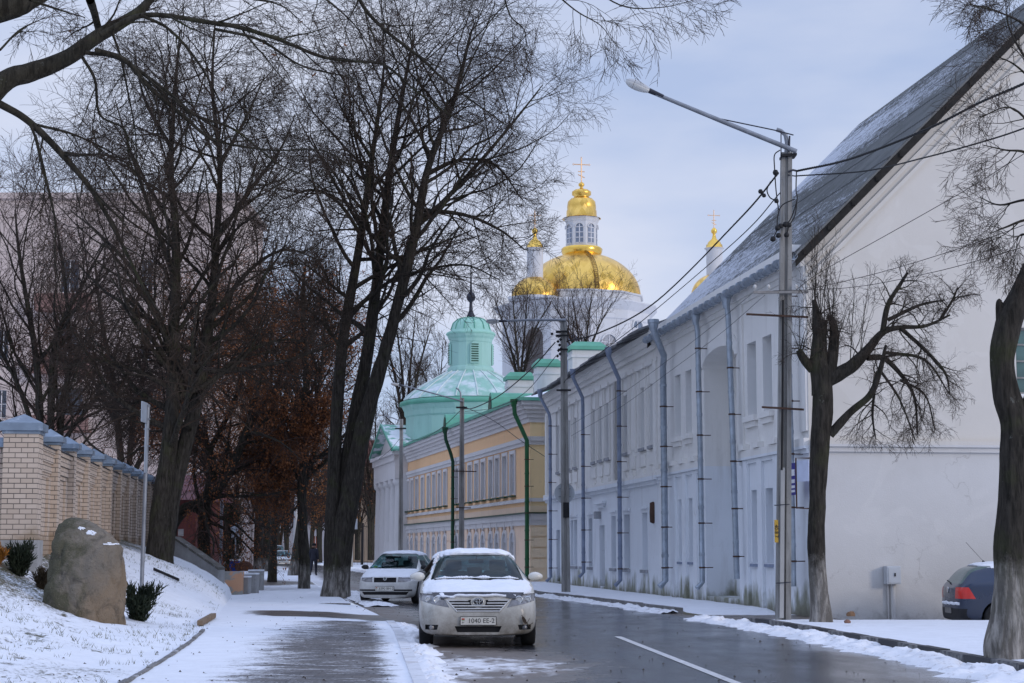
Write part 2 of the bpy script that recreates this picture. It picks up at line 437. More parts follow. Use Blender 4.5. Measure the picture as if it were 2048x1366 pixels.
# kerbs: the right one painted in black and white lengths
def kerb(name, m, cur, side, Y0, Y1, top, step=.5):
    mb = MB(); ys = np.arange(Y0, Y1 + .01, step)
    for a, b in zip(ys[:-1], ys[1:]):
        p0, p1 = Vector((float(cur(a)), a, -.08)), Vector((float(cur(b)), b, -.08))
        d = (p1 - p0); g = d.normalized() * .006
        ex = Vector((side * .15, 0, 0))
        mb.obox(p0 + g, d - 2 * g, ex, (0, 0, .08 + top + random.uniform(-.008, .008)))
    return tag(mb.build(name, m), kind='structure')
random.seed(3)
def kerb_paint():
    t = NT('painted kerb'); pos = t.coord((1, 1, 1), 'World'); y = t.sep(pos)[1]
    k = t.math('GREATER_THAN', t.math('FRACT', t.math('MULTIPLY', y, .5)), .5)
    wear = t.ramp(t.noise(pos, 7, 6, .65), .42, .6)
    c = t.mix(k, (.035, .035, .038), t.mix(wear, (.19, .185, .18), (.06, .06, .062)))
    t.set(c, .75); t.bump(t.noise(pos, 40), .3); return t.m
M_KERBP = kerb_paint(); M_CONC = mat('concrete', (.30, .295, .285), .85, .2, 2.5, .35, 40, dirt=(.13, .12, .105), dirt_amt=.6)
kerb('kerb', M_KERBP, kerbR, 1, 14, 36.5, .125, 1.0)
kerb('kerb', mat('grey kerb', (.17, .165, .16), .85, .3, 3, .3, dirt=(.6, .6, .62), dirt_amt=.7, kind='World'), kerbR, 1, 41.5, 76, .125, 1.0)
kerb('kerb', mat('snowy kerb', (.66, .67, .70), .85, .1, 3, .5, 14, dirt=(.28, .265, .25), dirt_amt=.8, kind='World'), lambda Y: kerbL(Y) - .15, 1, 12, 35.4, .085, 1.0)
mb = MB()   # edging slab between lawn and pavement
for a in np.arange(14, 30.5, 1.0):
    p0, p1 = Vector((float(edgeL(a)), a, 0)), Vector((float(edgeL(a + 1)), a + 1, 0))
    mb.obox(p0, (p1 - p0) * .985, (-.06, 0, 0), (0, 0, .08 + .02 * random.random()))
tag(mb.build('kerb', mat('edging', (.17, .165, .16), .85, .3, 2, .3, dirt=(.74, .76, .8), dirt_amt=1.0, kind='World')), kind='structure')

# centre line
mb = MB(); c0 = np.array([14, 16, 18, 20, 22, 24, 26, 28, 30.2])
for a, b in zip(c0[:-1], c0[1:]):
    f = lambda y: 2.5 + (y - 19.2) * (1.82 - 2.5) / (29.9 - 19.2)
    mb.quad((f(a) - .06, a, .005), (f(a) + .06, a, .005), (f(b) + .06, b, .005), (f(b) - .06, b, .005))
tag(mb.build('road_marking', mat('worn white paint', (.52, .52, .52), .6, .15, 6, dirt=(.09, .09, .09), dirt_amt=.75, kind='World')), kind='structure')

# ploughed snow along the kerbs
def bank(name, cur, Y0, Y1, wid, hmax, side, seed, m, dens=.0):
    ys = np.arange(Y0, Y1, .055); u = np.linspace(0, 1, 15)
    Yg = np.repeat(ys[:, None], 15, 1)
    wv = wid * (.55 + .75 * np.array([abs(fbm(y * .9, seed, 1, 3)) + .35 for y in ys]))
    X = cur(ys)[:, None] + side * u[None, :] * wv[:, None]
    n = fbm_arr(X, Yg, 2.0, 5, seed); n2 = fbm_arr(X, Yg, 7.5, 4, seed + 9)
    prof = np.sin(np.pi * np.clip(u * .88 + .12, 0, 1)) ** .8
    Z = hmax * prof[None, :] * np.clip(.55 + .9 * n + dens, 0, 1.5) + .055 * np.abs(n2) * prof[None, :] * np.clip(.8 + n, 0, 1) - .012
    X = X + .05 * n2
    return tag(grid_mesh(name, X, Yg, Z, m), kind='structure')
bank('snow_bank', kerbR, 15, 38.0, .85, .12, -1, 5.0, M_DIRTYSNOW)
bank('snow_bank', kerbR, 41.2, 60, .55, .10, -1, 11.0, M_DIRTYSNOW, -.1)
bank('snow_bank', lambda Y: kerbL(Y) - .05, 12, 34.8, .42, .08, 1, 17.0, M_DIRTYSNOW, .1)
bank('snow_bank', lambda Y: kerbL(Y) + .1, 46.2, 62, .9, .10, 1, 27.0, M_DIRTYSNOW, .1)
bank('snow_bank', kerbR, 60, 140, .8, .12, -1, 31.0, M_DIRTYSNOW)

# grit, clods and leaf bits lying on road and snow: uncountable litter
random.seed(11); mb = MB()
for i in range(520):
    Y = 19 + 34 * random.random() ** 1.7
    k = random.random(); x = float(kerbL(Y)) + (float(kerbR(Y)) - float(kerbL(Y))) * (k if random.random() < .6 else k ** 3)
    if random.random() < .45: x = random.uniform(float(edgeL(Y)) - 4, float(kerbL(Y)))
    z = gz(x, Y) + .004; s = random.uniform(.008, .026)
    if x > float(edgeL(Y)) and x < float(kerbL(Y)): z = .072
    a = random.random() * 6.3
    p = [Vector((x + s * math.cos(a + q) * random.uniform(.6, 1.3), Y + s * math.sin(a + q), z)) for q in (0, 2.1, 4.2)]
    top = Vector((x, Y, z + s * random.uniform(.4, 1.0)))
    mb.add(p + [top], [(0, 1, 3), (1, 2, 3), (2, 0, 3)])
tag(mb.build('road_grit', mat('grit', (.05, .04, .032), .9, .3, 5)), 'dark grit and leaf scraps scattered over wet road and snow', 'grit', kind='stuff')
# grass blades poking through the snow of the lawn
random.seed(12); mb = MB()
for i in range(5200):
    Y = random.uniform(17.5, 50); x = float(edgeL(Y)) - random.uniform(.1, 8) ** 1.0
    if fbm(x, Y, .8, 3, 4.4) < .02: continue
    z = float(hillL(np.array(x), np.array(Y))) - .01
    for j in range(3):
        a = random.random() * 6.28; l = random.uniform(.03, .085); wd = .0035
        o = Vector((x + random.uniform(-.04, .04), Y + random.uniform(-.04, .04), z))
        tip = o + Vector((math.cos(a) * l * .7, math.sin(a) * l * .7, l))
        mb.add([o + Vector((-wd, 0, 0)), o + Vector((wd, 0, 0)), tip], [(0, 1, 2)])
tag(mb.build('grass', mat('winter grass', (.10, .10, .035), .9, .4, 2)), 'thin winter grass blades poking through the snow', 'grass', kind='stuff')
# ------------------------------------------------------------------ building materials
def plaster(name, low, high=None, zsplit=None, stain=True, moss=False, rough=.9):
    t = NT(name); v = t.coord((1, 1, 1), 'World'); z = t.sep(v)[2]
    c = t.mix(t.ramp(t.noise(v, .7, 7, .6), .3, .7), [x * .93 for x in low], low)
    if high:
        c2 = t.mix(t.ramp(t.noise(v, .5, 7, .6), .3, .7), [x * .94 for x in high], high)
        c = t.mix(t.math('GREATER_THAN', z, zsplit), c, c2)
    # rain streaks and grime with shapes of their own
    st = t.ramp(t.noise(t.coord((1.6, 1.6, .22), 'World'), 1.7, 8, .68), .54, .80)
    if stain: c = t.mix(t.math('MULTIPLY', st, .34), c, (.30, .28, .25))
    blot = t.ramp(t.noise(v, 1.3, 9, .7), .60, .74)
    if stain: c = t.mix(t.math('MULTIPLY', blot, .30), c, (.36, .32, .27))
    if moss:
        fall = t.math('SUBTRACT', 1.0, t.math('MULTIPLY', z, .95), True)
        mm = t.ramp(t.math('ADD', t.math('MULTIPLY', t.noise(t.coord((1.1, 1.1, .55), 'World'), 1.5, 6, .6), .95), t.math('MULTIPLY', fall, .42)), .66, .86)
        c = t.mix(t.math('MULTIPLY', mm, .80), c, (.115, .115, .035))
        foot = t.ramp(t.math('ADD', t.math('MULTIPLY', t.noise(v, 5, 6, .7), .5), t.math('MULTIPLY', z, -.9)), .05, .22)
        c = t.mix(t.math('MULTIPLY', foot, .6), c, (.12, .105, .085))
    if not stain:
        foot = t.ramp(t.math('ADD', t.math('MULTIPLY', t.noise(v, 3.2, 8, .7), .8), t.math('MULTIPLY', z, -.42)), .36, .56); c = t.mix(t.math('MULTIPLY', foot, .6), c, (.22, .20, .18))
        c = t.mix(t.math('MULTIPLY', t.ramp(t.noise(v, .45, 9, .68), .5, .75), .20), c, (.42, .40, .37))
        c = t.mix(t.math('MULTIPLY', t.ramp(t.noise(v, .9, 4, .5, .8), .56, .585), .10), c, (.80, .78, .74))
        vo = t.n('ShaderNodeTexVoronoi', feature='DISTANCE_TO_EDGE'); vo.inputs['Scale'].default_value = .42; dv = t.n('ShaderNodeVectorMath', operation='ADD'); t.l(v, dv.inputs[0]); t.l(t.comb(t.noise(v, 1.7, 6), t.noise(v, 1.9, 6), t.noise(v, 2.3, 6)), dv.inputs[1]); t.l(dv.outputs[0], vo.inputs['Vector'])
        c = t.mix(t.math('MULTIPLY', t.math('MULTIPLY', t.math('LESS_THAN', vo.outputs['Distance'], .0045), t.ramp(t.noise(v, .3, 3), .48, .55)), .35), c, (.30, .28, .26))
    t.set(c, rough, 0, .25)
    t.bump(t.math('ADD', t.noise(v, 38, 5, .65), t.math('MULTIPLY', t.noise(v, 2.2, 5, .6), 1.4)), .28, .02)
    return t.m
M_WHITE = plaster('white plaster', (.755, .785, .82), (.78, .765, .735), 3.75, moss=True)
M_GABLE = plaster('gable plaster', (.615, .607, .595), (.645, .61, .555), 3.78, stain=False)
M_PANEB = mat('blue grey pane', (.35, .40, .47), .35, .10, 1.2, spec=.6)
M_DARK = mat('dark recess', (.012, .012, .014), .6, .2)
M_ZINC = mat('galvanised pipe', (.34, .39, .45), .42, .2, 5, .1, metal=.55, dirt=(.30, .28, .25), dirt_amt=.35)
M_BLUEPIPE = mat('blue grey pipe', (.21, .25, .34), .5, .2, 4, .1, dirt=(.35, .35, .36), dirt_amt=.4)
M_RUST = mat('rusty iron', (.075, .042, .03), .8, .3, 9)
M_RAKE = mat('shade darkened wood', (.022, .02, .018), .9, .4, 9)  # dark board timber, with the shade under the roof overhang put into its black
M_BLACK = mat('black rubber', (.014, .014, .015), .6, .2, 4)
M_STONE = mat('grey stone sill', (.30, .31, .33), .8, .2, 6, .2)
def roof_sheet():
    t = NT('weathered corrugated roof'); v = t.coord((1, 1, 1), 'UV')
    u, vv, _ = t.sep(v)           # u along the eave (m), v up the slope (m)
    wav = t.math('SINE', t.math('MULTIPLY', u, 42.0))
    n = t.noise(v, 1.1, 7, .62); n2 = t.noise(t.coord((.5, 2.6, 1), 'UV'), 1.5, 8, .65)
    base = t.mix(t.ramp(n, .3, .7), (.085, .09, .088), (.165, .17, .168))
    base = t.mix(t.ramp(t.noise(v, 5, 8, .7), .55, .72), base, (.085, .095, .06))
    lap = t.math('LESS_THAN', t.math('FRACT', t.math('MULTIPLY', vv, .66)), .085)
    base = t.mix(t.math('MULTIPLY', lap, .85), base, (.028, .028, .028))
    thr = t.math('ADD', t.math('MULTIPLY', n2, .45), t.math('ADD', t.math('MULTIPLY', wav, -.11), t.math('MULTIPLY', t.noise(t.coord((1.4, .7, 1), 'UV'), 8, 6, .72), .55)))
    # melting snow lies in broad bands between bare strips
    band = t.math('MULTIPLY', t.math('SINE', t.math('MULTIPLY', vv, 1.05)), .075)
    k = t.ramp(t.math('ADD', thr, band), .555, .605)
    c = t.mix(t.math('MULTIPLY', k, .85), base, (.64, .67, .73))
    t.set(c, .85, 0, .25); t.bump(t.math('ADD', t.math('MULTIPLY', wav, .5), t.math('MULTIPLY', k, .4)), .7, .03); return t.m
M_ROOF = roof_sheet()
def uv_quad(me, scale):          # simple planar uv in metres for a quad mesh: per-loop list
    uv = me.uv_layers.new(name='UVMap')
    uv.data.foreach_set('uv', np.array(scale, dtype=np.float32).reshape(-1))

def wall_open(mb, fr, s0, s1, z0, z1, ops, depth=.22, mi=0, rmi=None):
    """flat wall with rectangular openings and their reveals; ops: (sa, sb, za, zb[, depth])"""
    rmi = mi if rmi is None else rmi
    ss = sorted(set([s0, s1] + [x for o in ops for x in o[:2] if s0 < x < s1])); zs = sorted(set([z0, z1] + [x for o in ops for x in o[2:4] if z0 < x < z1]))
    for a, b in zip(ss[:-1], ss[1:]):
        run = None
        for c, d in zip(zs[:-1], zs[1:]):
            m = (a + b) / 2, (c + d) / 2
            inside = any(o[0] < m[0] < o[1] and o[2] < m[1] < o[3] for o in ops)
            if not inside: mb.quad(fr.pt(a, c), fr.pt(b, c), fr.pt(b, d), fr.pt(a, d), mi)
    for o in ops:
        a, b, c, d = o[:4]; k = -(o[4] if len(o) > 4 else depth)
        mb.quad(fr.pt(a, c), fr.pt(a, d), fr.pt(a, d, k), fr.pt(a, c, k), rmi)
        mb.quad(fr.pt(b, d), fr.pt(b, c), fr.pt(b, c, k), fr.pt(b, d, k), rmi)
        mb.quad(fr.pt(a, d), fr.pt(b, d), fr.pt(b, d, k), fr.pt(a, d, k), rmi)
        mb.quad(fr.pt(b, c), fr.pt(a, c), fr.pt(a, c, k), fr.pt(b, c, k), rmi)
def window(fr, op, parent, pane_m, frame_m, depth=.22, cross=True, label=None, nrow=3):
    a, b, c, d = op[:4]; k = -(op[4] if len(op) > 4 else depth)
    mb = MB(); mb.fbox(fr, a, b, c, d, k - .03, k)
    w = mb.build('window', pane_m, parent)
    if label: w['label'] = label
    if cross:
        f = MB(); t = .05
        f.fbox(fr, a, a + t, c, d, k + .002, k + .045); f.fbox(fr, b - t, b, c, d, k + .002, k + .045)
        f.fbox(fr, a + t, b - t, c, c + t, k + .002, k + .045); f.fbox(fr, a + t, b - t, d - t, d, k + .002, k + .045)
        m = (a + b) / 2; f.fbox(fr, m - .03, m + .03, c + t, d - t, k + .002, k + .04)
        for r in range(1, nrow):
            z = c + (d - c) * r / nrow; f.fbox(fr, a + t, m - .03, z - .02, z + .02, k + .003, k + .036); f.fbox(fr, m + .03, b - t, z - .02, z + .02, k + .003, k + .036)
        f.build('frame', frame_m, w, smooth=False)
    return w
def base_parent_fix(o): return o
def downpipe(name, pts, r, m, parent, brackets=None, wall_n=None, funnel=True, label=None):
    mb = MB(); mb.tube(pts, r, 10)
    if funnel:
        p = Vector(pts[0]); mb.lathe([(r * 1.1, -.24), (r * 1.65, -.02), (r * 1.8, .0), (r * 1.8, .10)], p, 8, smooth=False)
    zs = [p[2] for p in pts]; z = min(zs) + .9
    while z < max(zs) - .7:      # joints
        for a, b in zip(pts[:-1], pts[1:]):
            if min(a[2], b[2]) <= z <= max(a[2], b[2]) and abs(a[2] - b[2]) > .5:
                q = (z - a[2]) / (b[2] - a[2]); p = Vector(a).lerp(Vector(b), q); mb.lathe([(r * 1.12, -.04), (r * 1.12, .04)], p, 10, smooth=False)
        z += 1.25
    o = mb.build(name, m, parent)
    if label: o['label'] = label
    if wall_n is not None:
        z = min(zs) + .55
        while z < max(zs) - .6:
            for a, b in zip(pts[:-1], pts[1:]):
                if min(a[2], b[2]) <= z <= max(a[2], b[2]) and abs(a[2] - b[2]) > .5:
                    q = (z - a[2]) / (b[2] - a[2]); p = Vector(a).lerp(Vector(b), q)
                    k = MB(); k.lathe([(r * 1.2, -.02), (r * 1.2, .02)], p, 8, smooth=False); k.tube([p, p - wall_n * .3], .013, 5); k.build('bracket', M_RUST, o)
            z += 1.18
    return o

# ================================================================== the white corner house
WD = Vector((-.1326, 1, 0)).normalized(); WN = Vector((-1, -.1326, 0)).normalized(); WI = -WN
WO = Vector((6.52, 38.4, 0))
FW = Fr(WO, WD, WN)
house = empty('white_house', WO, 0, 'two storey white plastered house with steep snow streaked grey roof and tall blind gable', 'house')
def rect_hit(fr, x0, x1, yt, yb, o=0.0):
    xm = (x0 + x1) / 2
    a = fr.hit(x0, yt, o)[0]; b = fr.hit(x1, yt, o)[0]
    return (min(a, b), max(a, b), fr.hit(xm, yb, o)[1], fr.hit(xm, yt, o)[1])
def level(ops, bottom=None, top=None):
    b = np.mean([o[2] for o in ops]) if bottom is None else bottom; t = np.mean([o[3] for o in ops]) if top is None else top
    return [(o[0], o[1], b, t) for o in ops]
S1 = FW.hit(1319, 900)[0]                      # joint with the older house
EAVE = FW.hit(1560, 517)[1]
up = level([rect_hit(FW, *q) for q in ((1493.4, 1511.4, 683, 829), (1524.7, 1542.6, 669, 826), (1349, 1360.8, 751, 871), (1370.5, 1382.3, 743, 867))])
lo = level([rect_hit(FW, *q) for q in ((1502.6, 1517, 981, 1126), (1530.8, 1548.8, 977, 1126), (1356.6, 1366, 998, 1123), (1377, 1387.5, 995, 1122))])
na, nb = FW.hit(1475, 900)[0], FW.hit(1410, 900)[0]
ztop = FW.hit(1440, 694)[1]; zspr = FW.hit(1412, 735)[1]
NIC = (min(na, nb), max(na, nb), .25, zspr, .75)
mb = MB()
allw = [o + (.24,) for o in up + lo]
# wall: split round the arched niche
a, b = NIC[0], NIC[1]
wall_open(mb, FW, 0, a, -.3, EAVE, [o for o in allw if o[1] < a])
wall_open(mb, FW, b, S1, -.3, EAVE, [o for o in allw if o[0] > b])
mb.quad(FW.pt(a, -.3), FW.pt(b, -.3), FW.pt(b, .25), FW.pt(a, .25))
N = 14; m = (a + b) / 2; hw = (b - a) / 2; rise = ztop - zspr
arc = [(m - hw * math.cos(math.pi * i / N), zspr + rise * math.sin(math.pi * i / N)) for i in range(N + 1)]
for (x0, y0), (x1, y1) in zip(arc[:-1], arc[1:]):
    mb.quad(FW.pt(x0, y0), FW.pt(x1, y1), FW.pt(x1, EAVE), FW.pt(x0, EAVE))
    mb.quad(FW.pt(x0, y0), FW.pt(x0, y0, -.75), FW.pt(x1, y1, -.75), FW.pt(x1, y1))
mb.quad(FW.pt(a, .25), FW.pt(a, zspr), FW.pt(a, zspr, -.75), FW.pt(a, .25, -.75)); mb.quad(FW.pt(b, zspr), FW.pt(b, .25), FW.pt(b, .25, -.75), FW.pt(b, zspr, -.75))
mb.quad(FW.pt(a, .25), FW.pt(a, .25, -.75), FW.pt(b, .25, -.75), FW.pt(b, .25))
mb.add([FW.pt(a, .25, -.75), FW.pt(b, .25, -.75)] + [FW.pt(x, y, -.75) for x, y in reversed(arc)], [tuple(range(N + 3))])
# pilaster strips, string course, cornice
def strip_box(s0, s1, z0, z1, o): mb.fbox(FW, s0, s1, z0, z1, .002, o)
zsc = FW.hit(1515, 905)[1]
for s0, s1 in ((0.0, lo[0][0] + 99 if False else min(o[0] for o in lo) - .25),): pass
wins = sorted(lo); edges = [.0] + [x for o in wins for x in (o[0], o[1])]
for s0, s1 in ((wins[0][0] - .62, wins[0][0] - .12), (wins[0][1] + .1, wins[1][0] - .1), (wins[1][1] + .12, wins[1][1] + .55),
               (wins[2][0] - .6, wins[2][0] - .15), (wins[2][1] + .12, wins[3][0] - .12), (wins[3][1] + .15, wins[3][1] + .62)):
    strip_box(max(s0, .02), s1, -.25, zsc - .16, .075)
    strip_box(max(s0, .02) - .02, s1 + .08, zsc + .10, zsc + .24, .17)
strip_box(.0, NIC[0] - .35, zsc - .14, zsc + .09, .12); strip_box(NIC[1] + .3, S1, zsc - .14, zsc + .09, .12)
strip_box(.0, NIC[0] - .35, zsc - .24, zsc - .142, .06); strip_box(NIC[1] + .3, S1, zsc - .24, zsc - .142, .06)
for s0, s1 in ((.02, .55), (NIC[0] - .75, NIC[0] - .3), (NIC[1] + .3, NIC[1] + .75), (S1 - .6, S1 - .05)): strip_box(s0, s1, zsc + .25, EAVE - .62, .05)
for i in range(N):               # raised arch moulding
    (x0, y0), (x1, y1) = arc[i], arc[i + 1]
    e0 = Vector((x0 - m, (y0 - zspr) * hw / max(rise, .1))).normalized() * .42; e1 = Vector((x1 - m, (y1 - zspr) * hw / max(rise, .1))).normalized() * .42
    mb.prism([FW.pt(x0, y0, .002), FW.pt(x1, y1, .002), FW.pt(x1 + e1.x, y1 + e1.y, .002), FW.pt(x0 + e0.x, y0 + e0.y, .002)], FW.n * .045)
for i, (z0, z1, o) in enumerate(((EAVE - .62, EAVE - .5, .06), (EAVE - .498, EAVE - .34, .12), (EAVE - .338, EAVE - .18, .20), (EAVE - .178, EAVE - .02, .30))): strip_box(.0, S1, z0, z1, o)
wall = mb.build('wall', M_WHITE, house)
for o in up:
    window(FW, o + (.24,), house, M_PANEB, M_WHITE, cross=False)
    s = MB(); s.fbox(FW, o[0] - .12, o[1] + .12, o[2] - .16, o[2] - .02, .002, .12); s.fbox(FW, o[0] - .05, o[1] + .05, o[2] - .30, o[2] - .162, .002, .07); s.build('window_sill', M_WHITE, house)
for o in lo:
    window(FW, o + (.24,), house, M_PANEB, M_WHITE, cross=False)
    s = MB(); s.fbox(FW, o[0] - .03, o[1] + .03, o[2] - .09, o[2] - .02, -.235, .06); s.build('window_sill', M_BLUEPIPE, house)
# gable wall
FG = Fr(WO, WI, -WD)
HALF = 6.68; RID = P(2195, -69, 39.28).z
gw = FG.hit(2031, 690)[0]; gz0, gz1 = FG.hit(2040, 788)[1], FG.hit(2040, 655)[1]
gop = (gw, gw + 1.15, gz0, gz1)
mb = MB()
wall_open(mb, FG, 0, 2 * HALF, -.5, EAVE, [gop + (.14,)])
mb.add([FG.pt(0, EAVE), FG.pt(2 * HALF, EAVE), FG.pt(HALF, RID)], [(0, 1, 2)])
zb = FG.hit(1800, 890)[1]
mb.fbox(FG, 0, 2 * HALF, zb - .05, zb + .09, .002, .13); mb.fbox(FG, 0, 2 * HALF, zb - .16, zb - .052, .002, .07)
sl_ = Vector((HALF, RID - EAVE)).normalized()
def rake(o0, o1, dz0, dz1):
    L = HALF
    for sgn in (0, 1):
        s0, s1 = (0, L) if not sgn else (2 * L, L)
        poly = [FG.pt(s0, EAVE + dz0, o0), FG.pt(s1, RID + dz0, o0), FG.pt(s1, RID + dz1, o0), FG.pt(s0, EAVE + dz1, o0)]
        mb.prism(poly, FG.n * (o1 - o0))
rake(.002, .05, -.62, -.50); rake(.002, .08, -.90, -.78)
mb.build('gable_wall', M_GABLE, house)
# other walls
mb = MB(); FB = Fr(FG.pt(2 * HALF, 0), WD, WI); mb.quad(FB.pt(0, -.5), FB.pt(0, EAVE), FB.pt(S1, EAVE), FB.pt(S1, -.5))
FE = Fr(FW.pt(S1, 0), WI, WD); mb.quad(FE.pt(0, -.5), FE.pt(0, EAVE), FE.pt(2 * HALF, EAVE), FE.pt(2 * HALF, -.5)); mb.add([FE.pt(0, EAVE), FE.pt(2 * HALF, EAVE), FE.pt(HALF, RID)], [(0, 2, 1)])
mb.build('rear_wall', M_WHITE, house)
M_GREENGLASS = mat('green glass', (.06, .12, .11), .12, .3, .8, spec=.8)
window(FG, gop + (.14,), house, M_GREENGLASS, mat('grey wood frame', (.22, .22, .21), .7, .2, 8), nrow=4, label='green glazed window in grey frame with ledge')
s = MB(); s.fbox(FG, gop[0] - .1, gop[1] + .1, gop[2] - .08, gop[2] - .005, -.13, .10); s.build('window_sill', M_WHITE, house)
# roof: two slopes as thick corrugated sheets, overhanging
OV = .42; GOV = .30; TH = .10
ang = math.atan2(RID - EAVE, HALF); slope_len = math.hypot(HALF, RID - EAVE) + OV
def slope(side):
    vs = []; uv = []; q = []
    n = int((S1 + 2 * GOV) / .075); rowsn = 18
    for r in range(rowsn + 1):
        t = r / rowsn * slope_len
        inw = -OV * math.cos(ang) + t * math.cos(ang); z = EAVE - OV * math.sin(ang) + t * math.sin(ang) + .06
        step = .012 * ((t * .66) % 1.0)
        for i in range(n + 1):
            s = -GOV + i * .075
            zz = z + (.014 if i % 2 else -.014) - step 
            base = FW.pt(s, 0) + WI * (inw if side == 0 else 2 * HALF - inw)
            vs.append((base.x - WO.x, base.y - WO.y, zz)); uv.append((s, t))
    k = n + 1
    for r in range(rowsn):
        for i in range(n):
            f = (r * k + i, (r + 1) * k + i, (r + 1) * k + i + 1, r * k + i + 1)
            q.append(f if side == 0 else tuple(reversed(f)))
    me = quads_mesh('roof', np.array(vs), np.array(q), M_ROOF, True)
    idx = np.zeros(len(me.loops), dtype=np.int32); me.loops.foreach_get('vertex_index', idx)
    uv_quad(me, np.array(uv)[idx]); return link('roof', me, house)
slope(0); slope(1)
for sgn in (0, 1):              # under-boards and dark rake boards
    mb = MB()
    for so in (-GOV + .02, S1 + GOV - .08):
        p = []
        for t, dz in ((0, -.03), (slope_len, -.03), (slope_len, -.26), (0, -.26)):
            inw = -OV * math.cos(ang) + t * math.cos(ang); z = EAVE - OV * math.sin(ang) + t * math.sin(ang) + dz
            b = FW.pt(so, 0) + WI * (inw if sgn == 0 else 2 * HALF - inw); p.append(Vector((b.x, b.y, z)))
        mb.prism(p, WD * .06)
    for t0 in np.arange(.3, slope_len, .8):       # battens ends
        inw = -OV * math.cos(ang) + t0 * math.cos(ang); z = EAVE - OV * math.sin(ang) + t0 * math.sin(ang) - .16
        b = FW.pt(-GOV + .0, 0) + WI * (inw if sgn == 0 else 2 * HALF - inw)
        mb.box((b.x, b.y, z), (.09, .05, .09))
    mb.build('rake_board', M_RAKE, house)
# gutter with hangers
mb = MB(); pts = [FW.pt(-GOV, EAVE - OV * math.sin(ang) - .02, OV * math.cos(ang) + .07), FW.pt(S1 + .2, EAVE - OV * math.sin(ang) - .02, OV * math.cos(ang) + .07)]
GZ = EAVE - OV * math.sin(ang) - .02; GO = OV * math.cos(ang) + .07
n = 12; prof = [(-.10 * math.cos(math.pi * i / n), -.10 * math.sin(math.pi * i / n)) for i in range(n + 1)]
vs = []
for s in (-GOV, S1 + .2):
    for o, z in prof: vs.append(FW.pt(s, GZ + z, GO + o))
    for o, z in reversed(prof): vs.append(FW.pt(s, GZ + z * .9, GO + o * .9))
k = 2 * (n + 1); mb.add(vs, [(i, (i + 1) % k, k + (i + 1) % k, k + i) for i in range(k)] + [tuple(range(k)), tuple(reversed(range(k, 2 * k)))])
for s in np.arange(0, S1, .65):
    mb.tube([FW.pt(s, GZ + .05, GO + .13), FW.pt(s, GZ - .10, GO + .06), FW.pt(s, GZ - .11, GO - .06), FW.pt(s, GZ + .08, GO - .14)], .016, 5)
    mb.tube([FW.pt(s + .3, GZ + .0, GO), FW.pt(s + .42, GZ, GO)], .118, 8)
mb.build('gutter', M_ZINC, house)
def wpipe(px, bottom_py, m, r, elbow=True, zt=None, foot=True, fr=FW, par=house, pxt=None, off=.28):
    s = fr.hit(px, 1100, off)[0]; zb = max(.18, fr.hit(px, bottom_py, off)[1]); st = s if pxt is None else fr.hit(pxt, 700, off)[0]
    top = GZ - .12 if zt is None else zt
    pts = [fr.pt(st, top, GO - .02 if par is house else off + .22), fr.pt(st, top - .45, off + .02 if par is house else off), fr.pt(st * .5 + s * .5, (top + zb) / 2, off), fr.pt(s, zb + .1, off)]
    if foot: pts.append(fr.pt(s - .04, zb - .06, off + .16))
    return downpipe('downpipe', pts, r, m, par, wall_n=fr.n)
wpipe(1473, 1166, M_ZINC, .072, foot=False, pxt=1459); wpipe(1404, 1172, M_ZINC, .072, pxt=1397); wpipe(1585, 1182, M_ZINC, .072, foot=False)
# ================================================================== the older white house next door
old = empty('old_white_house', FW.pt(S1, 0), 0, 'low older white plastered house with narrow windows pilasters and sagging dark eave', 'house')
S2 = FW.hit(1094, 1000)[0]; EA2 = FW.hit(1200, 728)[1]
zx = lambda a: 1080 + a / 1.952; zy = lambda a: 560 + a / 1.952
upo = level([rect_hit(FW, zx(a), zx(b), zy(c), zy(d)) for a, b, c, d in ((68, 79, 572, 755), (111, 123, 556, 735), (134, 147, 537, 733), (205, 219, 502, 706), (231, 246, 488, 698), (257, 273, 474, 690), (326, 345, 446, 668), (391, 411, 418, 655), (427, 447, 398, 640))])
lowo = level([rect_hit(FW, zx(a), zx(b), zy(c), zy(d)) for a, b, c, d in ((119, 130, 940, 1116), (132, 145, 938, 1118), (160, 169, 936, 1120), (190, 204, 932, 1122), (278, 296, 918, 1121), (328, 350, 913, 1122), (399, 419, 904, 1121))])
doors = [rect_hit(FW, zx(232), zx(252), zy(957), zy(1188)), rect_hit(FW, zx(64), zx(78), zy(975), zy(1186))]
doors = [(a, b, .2, d) for a, b, c, d in doors]
ZS = FW.hit(zx(240), zy(808))[1]
mb = MB(); P0 = S1 + .02
wall_open(mb, FW, P0, S2, -.3, EA2, [o + (.2,) for o in upo + lowo + doors])
ob = lambda s0, s1, z0, z1, o, o0=.002: mb.fbox(FW, s0, s1, z0, z1, o0, o)
ob(P0, S2, ZS - .12, ZS + .10, .17); ob(P0, S2, ZS - .24, ZS - .122, .08)
for z0, z1, o in ((EA2 - .95, EA2 - .82, .07), (EA2 - .55, EA2 - .40, .10), (EA2 - .398, EA2 - .22, .20), (EA2 - .218, EA2 - .05, .30)): ob(P0, S2, z0, z1, o)
ups = sorted(upo)
blind = rect_hit(FW, zx(357), zx(371), zy(432), zy(662))
cols = sorted([o for o in ups] + [blind]); zt = ups[0][3]; zbm = ups[0][2]
